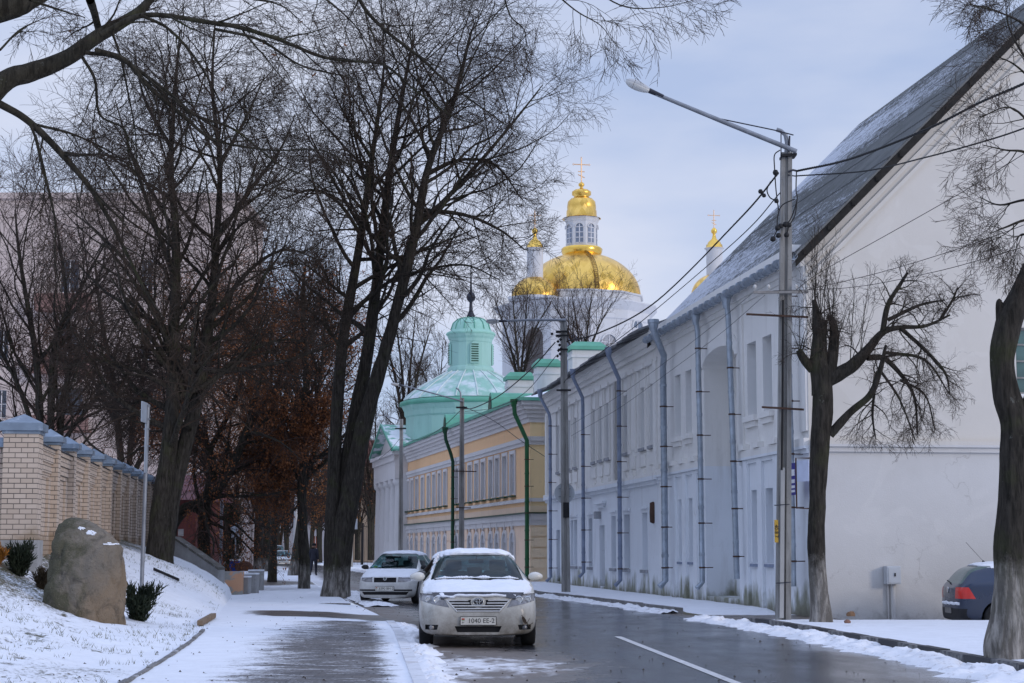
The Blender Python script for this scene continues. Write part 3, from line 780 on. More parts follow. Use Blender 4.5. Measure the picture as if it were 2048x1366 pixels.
for i, o in enumerate(cols):     # hood strips, mullion pilasters and panels under each window
    ob(o[0] - .16, o[0] - .05, zbm - .1, zt + .55, .06); ob(o[1] + .05, o[1] + .16, zbm - .1, zt + .55, .06)
    ob(o[0] - .18, o[1] + .18, zt + .56, zt + .70, .13)
    ob(o[0] - .02, o[1] + .02, zbm - .62, zbm - .22, .05); ob(o[0] - .10, o[1] + .10, ZS + .11, ZS + .30, .10)
ob(blind[0], blind[1], zbm, zt, .03)
for s0 in (P0 + .05, (ups[2][1] + ups[3][0]) / 2 - .2, (cols[4][0] + cols[3][1]) / 2 - .2, S2 - .5): ob(s0, s0 + .42, ZS + .11, EA2 - .96, .10)
for o in sorted(lowo): ob(o[0] - .14, o[1] + .14, o[3] + .12, o[3] + .20, .06)
ob(doors[0][0] - .4, doors[0][1] + .4, doors[0][3] + .75, doors[0][3] + .86, .16); ob(doors[0][0] - .2, doors[0][1] + .2, doors[0][3] + .62, doors[0][3] + .748, .09)
mb.build('wall', M_WHITE, old)
for o in upo + lowo:
    window(FW, o + (.2,), old, M_PANEB, M_WHITE, cross=False)
    s = MB(); s.fbox(FW, o[0] - .05, o[1] + .05, o[2] - .12, o[2] - .02, -.195, .09); s.build('window_sill', M_STONE, old)
s = MB(); v_ = sorted(upo)[1]; s.fbox(FW, v_[0] + .1, v_[0] + .42, v_[2] + 1.05, v_[2] + 1.45, -.195, -.15); s.build('vent_pane', M_DARK, old)
for dd in doors:
    s = MB(); s.fbox(FW, dd[0], dd[1], dd[2], dd[3], -.24, -.2)
    for k in range(3): s.fbox(FW, dd[0] + .12, dd[1] - .12, dd[2] + .15 + k * .62, dd[2] + .62 + k * .62, -.198, -.18)
    s.build('door', mat('pale door', (.44, .47, .52), .6, .12, 4), old)
s = MB(); p_ = FW.hit(zx(236), zy(918)); s.fbox(FW, p_[0] - .16, p_[0] + .16, p_[1] - .13, p_[1] + .13, .002, .22); s.build('wall_lamp', M_STONE, old)
s = MB(); p_ = FW.hit(zx(445), zy(908)); s.lathe([(.0, -.34), (.10, -.30), (.11, 0), (.10, .30), (.0, .34)], FW.pt(p_[0], p_[1], .03), 10); s.build('wall_plaque', M_RUST, old)
mb = MB()                        # eave slab, slightly sagging, and low roof behind
n = 26
for i in range(n):
    s0 = P0 + (S2 + .4 - P0) * i / n; s1 = P0 + (S2 + .4 - P0) * (i + 1) / n
    z = EA2 - .04 + .06 * math.sin(s0 * .9) * .5 + random.uniform(-.02, .02)
    mb.prism([FW.pt(s0, z, .62), FW.pt(s1 - .01, z, .62), FW.pt(s1 - .01, z + 2.5, -6.5), FW.pt(s0, z + 2.5, -6.5)], (0, 0, .07))
mb.prism([FW.pt(P0, EA2 + 2.4, -6.5), FW.pt(S2 + .4, EA2 + 2.4, -6.5), FW.pt(S2 + .4, EA2, -13), FW.pt(P0, EA2, -13)], (0, 0, .09))
mb.build('roof', mat('dark sheet roof', (.15, .155, .165), .75, .35, 2.5, .3, 20, dirt=(.5, .5, .54), dirt_amt=.35), old)
FE = Fr(FW.pt(S2, 0), WI, WD); mb = MB()
mb.add([FE.pt(0, -.3), FE.pt(13, -.3), FE.pt(13, EA2), FE.pt(6.5, EA2 + 2.4), FE.pt(0, EA2)], [(4, 3, 2, 1, 0)]); mb.build('end_wall', M_WHITE, old)
def kpipe(px, py0, py1, m, r, pxt=None, par=old, off=.3):
    s = FW.hit(px, 1100, off)[0]; st = FW.hit(pxt or px, py0, .6)[0]; zb = FW.hit(px, py1, off)[1]; zt = EA2 - .1
    return downpipe('downpipe', [FW.pt(st, zt, .68), FW.pt(st, zt - .25, .66), FW.pt((st + s) / 2, zt - .95, off + .02), FW.pt(s, zt - 1.25, off), FW.pt(s, max(zb, .22) + .15, off), FW.pt(s - .03, max(zb, .22) - .02, off + .18)], r, m, par, wall_n=FW.n)
kpipe(1330, 655, 1172, M_ZINC, .095, 1312); kpipe(1240, 705, 1170, M_BLUEPIPE, .072, 1222); kpipe(1167, 755, 1153, M_BLUEPIPE, .066, 1150); kpipe(1101, 800, 1168, M_BLUEPIPE, .066, 1084)

# street name plate, on a bracket by the corner pipe; electricity box on the gable
pl = FW.hit(1597, 965)
t_ = empty('street_sign', FW.pt(.25, pl[1], .45), 0, 'blue and white street name plate held on the corner of the white house', 'sign')
mb = MB(); mb.fbox(FW, .0, .52, pl[1] - .30, pl[1] + .40, .30, .32); p = mb.build('plate', mat('blue enamel', (.035, .035, .24), .4, .1, 4), t_)
q = MB()
for k, (z0, z1) in enumerate(((.12, .26), (-.04, .04), (-.15, -.09), (-.24, -.19))): q.fbox(FW, .06, .46 - .1 * (k == 2), pl[1] + z0, pl[1] + z1, .322, .327)
q.build('lettering', mat('white enamel', (.75, .76, .8), .4, .05), t_)
mb = MB(); dv = (WI * .35 - WD * .95).normalized(); mb.obox(FW.pt(-.02, pl[1] - .02, .30), WD.cross(Vector((0, 0, 1))) * .015, dv * .42, (0, 0, .46)); mb.build('plate', mat('white enamel plate', (.55, .6, .75), .4, .1, 4), t_)
mb = MB(); mb.tube([FW.pt(-.01, pl[1] + .5, .0), FW.pt(-.01, pl[1] + .5, .31), FW.pt(-.01, pl[1] - .6, .31), FW.pt(-.01, pl[1] - .6, 0)], .018, 6); mb.build('bracket', M_RUST, t_)
bx = FG.hit(1780, 1150); s0 = FG.hit(1766, 1150)[0]; s1 = FG.hit(1794, 1150)[0]; z1 = FG.hit(1780, 1132)[1]; z0 = FG.hit(1780, 1168)[1]
t_ = empty('electricity_box', FG.pt(s0, 0), 0, 'pale grey metal box with conduit mounted on the blank gable wall', 'box')
M_BOX = mat('painted box', (.50, .53, .56), .5, .08, 3)
c = FG.pt((s0 + s1) / 2, (z0 + z1) / 2, .14)
mb = MB(); mb.box(c, (s1 - s0, .24, z1 - z0), 0, math.atan2(WI.y, WI.x), .015); mb.build('body', M_BOX, t_)
mb = MB(); mb.fbox(FG, s0 + .03, s1 - .03, z0 + .03, z1 - .03, .262, .272); o = mb.build('door', M_BOX, t_)
k_ = MB(); k_.fbox(FG, (s0 + s1) / 2, (s0 + s1) / 2 + .03, z0 + .17, z0 + .24, .273, .29); k_.build('handle', M_DARK, o)
mb = MB(); sm_ = s0 * .42 + s1 * .58; mb.tube([FG.pt(sm_, z0, .09), FG.pt(sm_, -.3, .09)], .055, 8); mb.tube([FG.pt(sm_ - .1, z0, .06), FG.pt(sm_ - .1, -.3, .06)], .02, 6); mb.build('conduit', M_GABLE, t_)
# ================================================================== the yellow mansion with green roof, portico and rotunda
YD = Vector((-.2055, .9787, 0)); YN = Vector((-.9787, -.2055, 0)); YI = -YN
YO = Vector((.80, 78, 0)); FY = Fr(YO, YD, YN); FYE = Fr(YO, YI, -YD)
man = empty('yellow_mansion', YO, 0, 'long two storey yellow mansion with white trim green roof and pale green domed rotunda', 'mansion')
M_YEL = plaster('ochre plaster', (.88, .66, .49), (.88, .56, .31), 3.45, stain=True)
M_YSIDE = plaster('yellow plaster', (.95, .75, .52), (.96, .72, .40), 3.45, stain=True)
M_TRIM = plaster('white trim', (.68, .655, .64), stain=True)
M_GREEN = mat('green roof sheet', (.12, .36, .26), .55, .12, 1.5, spec=.3, dirt=(.72, .75, .8), dirt_amt=.0)
M_DGREEN = mat('dark green paint', (.012, .060, .030), .4, .2, 3)
M_GPIPE = mat('green pipe paint', (.018, .10, .035), .4, .2, 3)
M_MINT = mat('mint paint', (.34, .56, .49), .7, .07, 1.2, dirt=(.16, .36, .29), dirt_amt=.5, stretch=(1, 1, .25))
def snow_metal(name, col, thr0, thr1, zs=1.0):
    t = NT(name); v = t.coord((1, 1, zs), 'World'); n = t.noise(v, .9, 7, .62)
    nrm = t.n('ShaderNodeNewGeometry').outputs['Normal']
    k = t.ramp(n, thr0, thr1)
    t.set(t.mix(k, t.mix(t.ramp(t.noise(v, 2, 5), .3, .7), [c * .85 for c in col], col), (.74, .77, .82)), .6); return t.m
M_GSNOW = snow_metal('green roof under snow', (.15, .42, .31), .44, .52)
M_GSNOW2 = snow_metal('green dome under snow', (.30, .54, .45), .44, .68)
L1 = FY.hit(803, 1000)[0]; YE = FY.hit(1029, 814)[1]; DEP = 15.0
yc = lambda a: 720 + a / 2.202; yy_ = lambda a: 560 + a / 2.202
cent = [675, 641, 608, 580, 546, 517, 487, 455, 430, 378, 353, 329, 305, 278, 253, 232, 215]
zt = FY.hit(yc(675), yy_(768))[1]; zb = FY.hit(yc(675), yy_(945))[1]
ss = sorted(FY.hit(yc(c), 1000)[0] for c in cent)
wy = [(s - .48, s + .48, zb, zt) for s in ss]
za = FY.hit(yc(675), yy_(1112))[1]
gy = [(s - .45, s + .45, .75, za - .45) for s in ss]
mb = MB()
wall_open(mb, FY, 0, L1, -.3, YE, [o + (.09,) for o in wy + gy], rmi=1)
mb.build('wall', [M_YEL, M_TRIM], man)
mb = MB(); wall_open(mb, FYE, 0, DEP, -.3, YE, [])
Fb = Fr(FYE.pt(DEP, 0), YD, YI); mb.quad(Fb.pt(0, -.3), Fb.pt(0, YE), Fb.pt(L1, YE), Fb.pt(L1, -.3))
Fe = Fr(FY.pt(L1, 0), YI, YD); mb.quad(Fe.pt(0, -.3), Fe.pt(0, YE), Fe.pt(DEP, YE), Fe.pt(DEP, -.3))
for z in np.arange(.7, 3.0, .47): mb.fbox(FYE, .02, DEP, z, z + .40, .002, .05)
mb.build('end_wall', M_YSIDE, man)
ZL = FY.hit(yc(735), yy_(1026))[1]; ZSIL = zb - .12
mb = MB(); t = lambda s0, s1, z0, z1, o, o0=.002: mb.fbox(FY, s0, s1, z0, z1, o0, o)
te = lambda s0, s1, z0, z1, o, o0=.002: mb.fbox(FYE, s0, s1, z0, z1, o0, o)
for f, s1 in ((t, L1), (te, DEP)):
    for z0, z1, o in ((YE - .95, YE - .74, .08), (YE - .738, YE - .55, .16), (YE - .548, YE - .38, .26), (YE - .378, YE - .2, .38), (YE - .198, YE - .02, .48)): f(-o if f is t else -.0, s1, z0, z1, o)
    for z0, z1, o in ((YE - 1.95, YE - 1.78, .07), (YE - 1.778, YE - 1.58, .13), (ZSIL - .30, ZSIL - .14, .10), (ZL - .55, ZL - .32, .08), (ZL - .318, ZL - .04, .14)): f(0, s1, z0, z1, o)
mb.build('cornice', M_TRIM, man)
mb = MB(); t(-.2, L1, ZL - .038, ZL + .02, .24); te(-.2, DEP, ZL - .038, ZL + .02, .22); mb.build('ledge', M_DGREEN, man)
M_YPANE = mat('curtained pane', (.46, .47, .50), .3, .15, .9, spec=.7)
for o in wy:
    f = MB(); g = lambda s0, s1, z0, z1, o1: f.fbox(FY, s0, s1, z0, z1, .002, o1)
    g(o[0] - .17, o[0] - .01, o[2] - .05, o[3] + .17, .07); g(o[1] + .01, o[1] + .17, o[2] - .05, o[3] + .17, .07); g(o[0] - .009, o[1] + .009, o[3] + .01, o[3] + .17, .07)
    w_ = window(FY, o + (.09,), man, M_YPANE, M_TRIM, cross=True, nrow=3)
    f.build('surround', M_TRIM, w_)
    s = MB(); s.fbox(FY, o[0] - .14, o[1] + .14, o[2] - .12, o[2] - .052, .002, .20); s.build('window_sill', M_DGREEN, w_)
for s_, o in zip(ss, gy):
    w_ = window(FY, o + (.09,), man, M_YPANE, M_TRIM, cross=False)
    f = MB(); hw = .45; n = 8; z0 = o[3]
    arc = [(s_ - hw * math.cos(math.pi * i / n), z0 + .45 * math.sin(math.pi * i / n)) for i in range(n + 1)]
    for (x0, y0), (x1, y1) in zip(arc[:-1], arc[1:]):
        k = 1.36
        f.prism([FY.pt(x0, y0, .004), FY.pt(x1, y1, .004), FY.pt(s_ + (x1 - s_) * k, z0 + (y1 - z0) * k, .004), FY.pt(s_ + (x0 - s_) * k, z0 + (y0 - z0) * k, .004)], FY.n * .08)
    for a, b in ((o[0] - .16, o[0] - .0), (o[1] + .0, o[1] + .16)): f.fbox(FY, a, b, o[2], z0, .004, .084)
    f.prism([FY.pt(s_ - .09, z0 + .62, .004), FY.pt(s_ + .09, z0 + .62, .004), FY.pt(s_ + .14, z0 + 1.05, .004), FY.pt(s_ - .14, z0 + 1.05, .004)], FY.n * .10)
    f.fbox(FY, s_ - .10, s_ + .10, z0 + 1.051, ZL - .56, .004, .09)
    f.build('surround', M_TRIM, w_)
    g = MB(); g.add([FY.pt(x, y, .003) for x, y in arc], [tuple(range(n + 1))]); g.build('fanlight', M_YPANE, w_)
    s = MB(); s.fbox(FY, o[0] - .1, o[1] + .1, o[2] - .1, o[2] - .01, .002, .16); s.build('window_sill', M_DGREEN, w_)
for a, b in zip(ss[:-1], ss[1:]):       # rusticated panels between the arches
    if b - a > 1.4:
        mb = MB(); mb.fbox(FY, a + .72, b - .72, .8, ZL - .7, .002, .03)
        for z in np.arange(.8, ZL - .75, .62): mb.fbox(FY, a + .70, b - .70, z, z + .54, .031, .06)
        mb.build('rustication', M_YEL, man)
# hipped roof
EO = .55; RZ = 2.3
c = [FY.pt(-EO, YE, EO), FY.pt(L1 + EO, YE, EO), FY.pt(L1 + EO, YE, -DEP - EO), FY.pt(-EO, YE, -DEP - EO)]
r0, r1 = FY.pt(DEP * .5, YE + RZ, -DEP / 2), FY.pt(L1 - DEP * .3, YE + RZ, -DEP / 2)
mb = MB(); up_ = Vector((0, 0, .10))
mb.add([p - up_ * .0 for p in c] + [p + up_ for p in c] + [r0 + up_, r1 + up_],
       [(4, 5, 9, 8), (5, 6, 9), (6, 7, 8, 9), (7, 4, 8), (0, 1, 5, 4), (3, 0, 4, 7), (1, 2, 6, 5), (2, 3, 7, 6), (0, 3, 2, 1)])
roof_ = mb.build('roof', [M_GSNOW], man, smooth=False)
mb = MB(); mb.fbox(FY, -EO - .03, L1 + EO, YE - .02, YE + .13, EO + .005, EO + .04); mb.fbox(FYE, -EO - .04, DEP, YE - .02, YE + .13, EO + .005, EO + .04); mb.build('gutter_edge', M_GREEN, man)
mb = MB()
for s in np.arange(0, L1, .62):
    a = FY.pt(s, YE + .11, EO); b = FY.pt(max(s, DEP * .5 if s < DEP * .5 else s), YE + RZ + .11, -DEP / 2)
    q = min(1, (s + EO) / (DEP * .5 + EO)) if s < DEP * .5 else 1
    e = FY.pt(s, YE + .11 + RZ * q, EO - (EO + DEP / 2) * q); mb.tube([a, e], .022, 4)
mb.build('roof_seams', M_GREEN, roof_)
def dormer(px, py, hgt, wd):
    s, z = FY.hit(px, py, -.4)
    d = MB(); o0 = .1; zr = YE + .12 + RZ * (EO - o0) / (EO + DEP / 2)
    n = 8; prof = [(wd / 2 * math.cos(math.pi * i / n), hgt * math.sin(math.pi * i / n) ** .8) for i in range(n + 1)]
    d.prism([FY.pt(s + x, zr + y - .1, o0) for x, y in prof], -FY.n * 2.2)
    k = d.build('dormer', M_GREEN, man)
    e = MB(); e.prism([FY.pt(s + x * .75, zr + y * .78 - .06, o0 + .003) for x, y in prof], FY.n * .03); e.build('louvre', M_DGREEN, k)
dormer(1000, 815, 1.0, 1.0); dormer(907, 850, .95, 1.0)
def ypipe(px, pxt, pyt, m, pyb=1180):
    s = FY.hit(px, 1100, .25)[0]; st = FY.hit(pxt, pyt, .75)[0]; zt = YE - .05
    downpipe('downpipe', [FY.pt(st, zt, .78), FY.pt(st, zt - .55, .74), FY.pt((s + st) / 2, zt - 1.35, .4), FY.pt(s, zt - 1.75, .25), FY.pt(s, .35, .25), FY.pt(s, .2, .42)], .095, m, man, wall_n=FY.n)
ypipe(1054, 1029, 814, M_GPIPE); ypipe(905, 891, 868, M_DGREEN); ypipe(799, 787, 907, M_DGREEN)
for (x0, x1, yt, yb, Y) in ((1013, 1064, 762, 830, 93), (1070, 1118, 736, 830, 90), (1140, 1203, 703, 800, 87)):
    a, b = P(x0, yt, Y), P(x1, yt, Y); zb_ = YE + .3; w_ = b.x - a.x
    ch = MB(); ch.box(((a.x + b.x) / 2, Y, (a.z + zb_) / 2), (w_, w_ * .8, a.z - zb_), 0, R(8)); ch.box(((a.x + b.x) / 2, Y, a.z - .3), (w_ * 1.07, w_ * .87, .14), 0, R(8)); k = ch.build('chimney', plaster('chimney white %d' % Y, (.68, .67, .66)), man)
    cp = MB(); m_ = Vector(((a.x + b.x) / 2, Y, a.z + .01))
    cp.box(m_ + Vector((0, 0, .1)), (w_ * 1.16, w_ * .96, .18), 0, R(8)); q = Matrix.Rotation(R(8), 3, 'Z')
    hx, hy = w_ * .58, w_ * .48; bs = [m_ + q @ Vector((sx * hx, sy * hy, .191)) for sx, sy in ((-1, -1), (1, -1), (1, 1), (-1, 1))]; tp = [m_ + q @ Vector((sx * hx * .7, sy * hy * .7, .42)) for sx, sy in ((-1, -1), (1, -1), (1, 1), (-1, 1))]
    cp.add(bs + tp, [(0, 1, 5, 4), (1, 2, 6, 5), (2, 3, 7, 6), (3, 0, 4, 7), (4, 5, 6, 7)]); cp.build('chimney_cap', M_GREEN, k)
# portico
PO = .5
pa, pb, pm = FY.hit(800, 1000, PO)[0], FY.hit(757, 1000, PO)[0], FY.hit(769, 900, PO)[0]
pz = FY.hit(790, 907, PO)[1]; pr = FY.hit(769, 862, PO)[1]
mb = MB(); mb.fbox(FY, pa, pb, -.2, pz - 1.75, .002, PO - .2); mb.fbox(FY, pa, pb, pz - 1.748, pz - .2, .002, PO + .35); mb.fbox(FY, pa - .1, pb + .1, pz - .6, pz - .2, PO + .352, PO + .45); mb.fbox(FY, pa - .3, pb + .3, pz - .198, pz, .002, PO + .6)
mb.prism([FY.pt(pa, pz + .002, PO), FY.pt(pb, pz + .002, PO), FY.pt((pa + pb) / 2, pr, PO)], -FY.n * .3)
por = mb.build('portico', M_TRIM, man)
for k in range(5):
    s = pa + .5 + (pb - pa - 1.0) * k / 4
    cmb = MB(); cmb.lathe([(.52, .5), (.52, .75), (.42, .85), (.40, 3), (.345, pz - 2.25), (.36, pz - 2.2), (.47, pz - 2.1), (.5, pz - 1.95), (.5, pz - 1.752)], FY.pt(s, 0, PO - .1), 18); cmb.build('column', M_TRIM, por)
mb = MB()
for a, b in ((pa - .5, (pa + pb) / 2), (pb + .5, (pa + pb) / 2)):
    za_, zb__ = pz + .02, pr + .15
    mb.prism([FY.pt(a, za_, PO + .55), FY.pt(b, zb__, PO + .55), FY.pt(b, zb__ + .12, PO + .55), FY.pt(a, za_ + .12, PO + .55)], -FY.n * 6)
pr_ = mb.build('portico_roof', M_GSNOW, por)
mb = MB()
for a, b in ((pa - .52, (pa + pb) / 2), (pb + .52, (pa + pb) / 2)):
    mb.prism([FY.pt(a, pz - .02, PO + .63), FY.pt(b, pr + .13, PO + .63), FY.pt(b, pr + .33, PO + .63), FY.pt(a, pz + .18, PO + .63)], -FY.n * .07)
mb.build('verge_trim', M_GREEN, pr_)
# rotunda
RY = 118.0; rc = P(941, 900, RY); rc = Vector((rc.x, RY, 0)); m2 = lambda px_: px_ / 3500 * RY
zz = lambda py_: P(941, py_, RY).z
rb = YE - .5; RR = m2(134)
mb = MB(); mb.lathe([(RR - .12, rb), (RR - .12, zz(838)), (RR - .02, zz(835)), (RR + .02, zz(826)), (RR + .12, zz(820)), (RR + .18, zz(815))], rc, 16, 0, False, a0=R(11))
drum = mb.build('rotunda_drum', M_MINT, man)
mb = MB(); mb.lathe([(RR + .19, zz(815)), (RR + .30, zz(813)), (RR + .26, zz(807)), (RR - .1, zz(803))], rc, 48); mb.build('rim', M_GREEN, drum)
mb = MB(); z0, z1 = zz(803), zz(746); r1_ = m2(50)
prof = [(r1_ + (RR + .02 - r1_) * (1 - q), z0 + (z1 - z0) * q ** .78) for q in np.linspace(0, 1, 14) ** 1.3]
mb.lathe(prof, rc, 64); dome_ = mb.build('rotunda_dome', M_GSNOW2, man)
mb = MB()
for k in range(20):
    a = 2 * math.pi * (k + .4) / 20; mb.tube([rc + Vector((r * math.cos(a), r * math.sin(a), z + .03)) for r, z in prof], .045, 5)
mb.build('ribs', mat('snowy seam', (.62, .70, .68), .6), dome_)
lr = m2(42)
mb = MB(); mb.lathe([(m2(48), zz(748)), (m2(48), zz(742)), (m2(46), zz(737)), (lr, zz(734)), (lr, zz(688)), (lr * 1.03, zz(686)), (lr * 1.05, zz(680)), (lr * 1.12, zz(676)), (lr * 1.16, zz(671))], rc, 16, 0, False, a0=R(11)); lan = mb.build('lantern', M_MINT, man)
mb = MB(); mb.lathe([(lr * 1.17, zz(671)), (lr * 1.2, zz(669)), (lr * 1.15, zz(666)), (lr * 1.0, zz(663)), (m2(40), zz(660)), (m2(36), zz(648)), (m2(27), zz(640)), (m2(12), zz(636))], rc, 32); ld = mb.build('lantern_dome', mat('light green dome', (.30, .56, .46), .55, .1, 2), lan)
mb = MB()
for k in range(12):
    a = 2 * math.pi * (k + .4) / 12; mb.tube([rc + Vector((r * math.cos(a), r * math.sin(a), z + .02)) for r, z in ((m2(41), zz(661)), (m2(36.5), zz(648)), (m2(27), zz(639.5)), (m2(12), zz(635.5)))], .03, 4)
mb.build('ribs', M_GREEN, ld)
for k in range(4):               # louvred openings of the lantern
    a = R(-78) + k * math.pi / 2; d = Vector((-math.sin(a), math.cos(a), 0)); n = Vector((math.cos(a), math.sin(a), 0)); f = Fr(rc + n * lr * .985, d, n)
    g = MB(); za_, zb__ = zz(730), zz(696); hw = m2(9)
    pts = [(-hw, za_), (hw, za_)] + [(hw * math.cos(q), zb__ + hw * math.sin(q)) for q in np.linspace(0, math.pi, 8)]
    g.prism([f.pt(x, y, .0) for x, y in pts], f.n * .12); lv = g.build('louvre', M_MINT, lan)
    h = MB()
    for z in np.arange(za_ + .1, zb__ + hw * .6, .16): h.fbox(f, -hw * .8, hw * .8, z, z + .07, .122, .15)
    h.build('slats', M_DGREEN, lv)
M_SPIRE = mat('blackened metal', (.03, .032, .045), .4, .2, 3)
mb = MB(); q = lambda a: m2(a); mb.lathe([(q(9), zz(637)), (q(8), zz(631)), (q(4), zz(622)), (q(3), zz(606)), (q(3.4), zz(604)), (q(8), zz(600)), (q(9), zz(594)), (q(7.5), zz(588)), (q(3), zz(584)), (q(2.4), zz(580)), (q(1.6), zz(555)), (q(.5), zz(516))], rc, 16); mb.build('spire', M_SPIRE, lan)

# ================================================================== the cathedral
CY = 172.0
def gold_mat():
    t = NT('gilded sheet'); v = t.coord((1, 1, 1), 'UV'); u, vv, _ = t.sep(v)
    # diamond sheets: each tilted a little differently and of its own tint
    a = t.math('ADD', u, vv); b = t.math('SUBTRACT', u, vv)
    cell = t.comb(t.math('FLOOR', a), t.math('FLOOR', b), 0.0)
    wn_ = t.n('ShaderNodeTexWhiteNoise', noise_dimensions='3D'); t.l(cell, wn_.inputs['Vector'])
    val = wn_.outputs['Value']; colr = wn_.outputs['Color']
    c = t.mix(val, (.70, .42, .08), (.98, .64, .17))
    t.set(c, t.math('ADD', t.math('MULTIPLY', val, .16), .27), 1.0)
    g = t.n('ShaderNodeNewGeometry')
    vm = t.n('ShaderNodeVectorMath', operation='SUBTRACT'); t.l(colr, vm.inputs[0]); vm.inputs[1].default_value = (.5, .5, .5)
    vs_ = t.n('ShaderNodeVectorMath', operation='SCALE'); t.l(vm.outputs[0], vs_.inputs[0]); vs_.inputs['Scale'].default_value = .11
    ad = t.n('ShaderNodeVectorMath', operation='ADD'); t.l(g.outputs['Normal'], ad.inputs[0]); t.l(vs_.outputs[0], ad.inputs[1])
    no = t.n('ShaderNodeVectorMath', operation='NORMALIZE'); t.l(ad.outputs[0], no.inputs[0]); t.l(no.outputs[0], t.b.inputs['Normal'])
    return t.m
M_GOLD = gold_mat()
M_GOLDP = mat('plain gilding', (.95, .58, .12), .22, .12, 1.5, metal=1.0)
M_CROSS = mat('gilded cross', (.80, .52, .30), .35, .1, 2, metal=.8)
M_CATH = plaster('cathedral white', (.64, .645, .655), stain=True)
cz = lambda py_: P(1164, py_, CY).z
cm = lambda px_: px_ / 3500 * CY
cb = P(1152, 700, CY); cb = Vector((cb.x, CY, 0))
cath = empty('cathedral', cb, 0, 'white orthodox cathedral with one great and two small gilded domes behind bare trees', 'cathedral')
def uv_lathe(name, prof, c, n, m, parent, cells):
    vs = []; q = []; uv = []
    L = [0]
    for (r0, z0), (r1, z1) in zip(prof[:-1], prof[1:]): L.append(L[-1] + math.hypot(r1 - r0, z1 - z0))
    for r, z in prof:
        for j in range(n): a = 2 * math.pi * j / n; vs.append((c.x + r * math.cos(a), c.y + r * math.sin(a), z))
    vs = np.array(vs) - np.array(base_of(parent))
    cw = cells / n
    for i in range(len(prof) - 1):
        for j in range(n):
            j2 = (j + 1) % n; q.append((i * n + j, i * n + j2, (i + 1) * n + j2, (i + 1) * n + j))
            k = cells / (2 * math.pi * prof[0][0]); v0, v1 = L[i] * k * .8, L[i + 1] * k * .8
            uv += [(j * cw, v0), ((j + 1) * cw, v0), ((j + 1) * cw, v1), (j * cw, v1)]
    me = quads_mesh(name, vs, np.array(q), m, True); uv_quad(me, np.array(uv)); return link(name, me, parent)
def dome_prof(R0, z0, R1, z1, n=16, sq=.9):
    qm = math.acos(R1 / R0); return [(R0 * math.cos(q), z0 + (z1 - z0) * math.sin(q) / math.sin(qm)) for q in np.linspace(0, qm, n)]
def cross(c, z0, h, parent, ang=R(10)):
    t = MB(); d = Vector((math.cos(ang), math.sin(ang), 0)); r = h * .022
    b = Vector((c.x, c.y, z0)); up = Vector((0, 0, 1))
    t.tube([b, b + up * h * .94], r, 6); t.tube([b + up * h * .70 - d * h * .29, b + up * h * .70 + d * h * .29], r, 6)
    t.tube([b + up * h * .42 - d * h * .13, b + up * h * .42 + d * h * .13], r * .9, 6)
    t.tube([b + up * h * .24 - d * h * .13 + up * h * .06, b + up * h * .24 + d * h * .13 - up * h * .06], r * .9, 6)
    for e in (b + up * h * .70 - d * h * .31, b + up * h * .70 + d * h * .31, b + up * h * .96):
        for k in ((0, .0), (.03, .025), (-.03, .025), (0, .055)):
            dd = (e - (b + up * h * .70)).normalized(); pp = dd.cross(d.cross(up)) ; t.lathe([(0, -.021 * h), (.021 * h, 0), (0, .021 * h)], e + dd * (k[1] - .02) * h + pp * k[0] * h, 6)
    return t.build('cross', M_CROSS, parent)
# main body
mb = MB(); BR = cm(150)
mb.lathe([(BR, 0), (BR, cz(655)), (BR + .15, cz(652)), (BR + .2, cz(636)), (BR + .5, cz(630)), (BR + .9, cz(621)), (BR + .9, cz(619)), (BR - .2, cz(614)), (cm(136), cz(613)), (cm(136), cz(601)), (cm(139), cz(600)), (cm(140), cz(597)), (cm(120), cz(595.5))], cb, 12, 0, False, a0=R(9))
body = mb.build('drum', M_CATH, cath)
# big openings of the drum
def arch_op(c, rad, angd, px_w, zb_, zs_, nm, m, par, fr_m=None, depth=.25):
    a = R(angd); n = Vector((math.cos(a), math.sin(a), 0)); d = Vector((-math.sin(a), math.cos(a), 0)); f = Fr(Vector((c.x, c.y, 0)) + n * rad, d, n); hw = px_w / 2
    pts = [(-hw, zb_), (hw, zb_)] + [(hw * math.cos(q), zs_ + hw * math.sin(q)) for q in np.linspace(0, math.pi, 12)]
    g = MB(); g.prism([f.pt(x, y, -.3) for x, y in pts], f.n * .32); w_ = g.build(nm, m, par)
    if fr_m:
        h = MB()
        h.fbox(f, -.05, .05, zb_, zs_ + hw * .95, .021, .06)
        for z in np.linspace(zb_, zs_, 4): h.fbox(f, -hw, -.051, z - .04, z + .04, .022, .055); h.fbox(f, .051, hw, z - .04, z + .04, .022, .055)
        h.build('frame', fr_m, w_)
        h = MB(); n_ = 10
        out = [(hw * math.cos(q), zs_ + hw * math.sin(q)) for q in np.linspace(0, math.pi, n_ + 1)]
        for (x0, y0), (x1, y1) in zip(out[:-1], out[1:]):
            k = 1.18; h.prism([f.pt(x0, y0, .0), f.pt(x1, y1, .0), f.pt(x1 * k, zs_ + (y1 - zs_) * k, .0), f.pt(x0 * k, zs_ + (y0 - zs_) * k, .0)], f.n * .14)
        h.build('surround', M_CATH, w_)
    return w_
M_CW = mat('window glass', (.16, .20, .27), .25, .3, .6, spec=.7)
an = lambda px_: -90 + math.degrees(math.asin(max(-1, min(1, (px_ - 1152) / 150))))
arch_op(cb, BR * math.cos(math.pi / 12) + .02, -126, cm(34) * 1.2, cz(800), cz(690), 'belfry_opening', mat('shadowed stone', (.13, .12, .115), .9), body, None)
arch_op(cb, BR * math.cos(math.pi / 12) + .02, -36, cm(24) * 1.5, cz(672), cz(668), 'lunette', M_CW, body, mat('white lattice', (.6, .6, .62)))
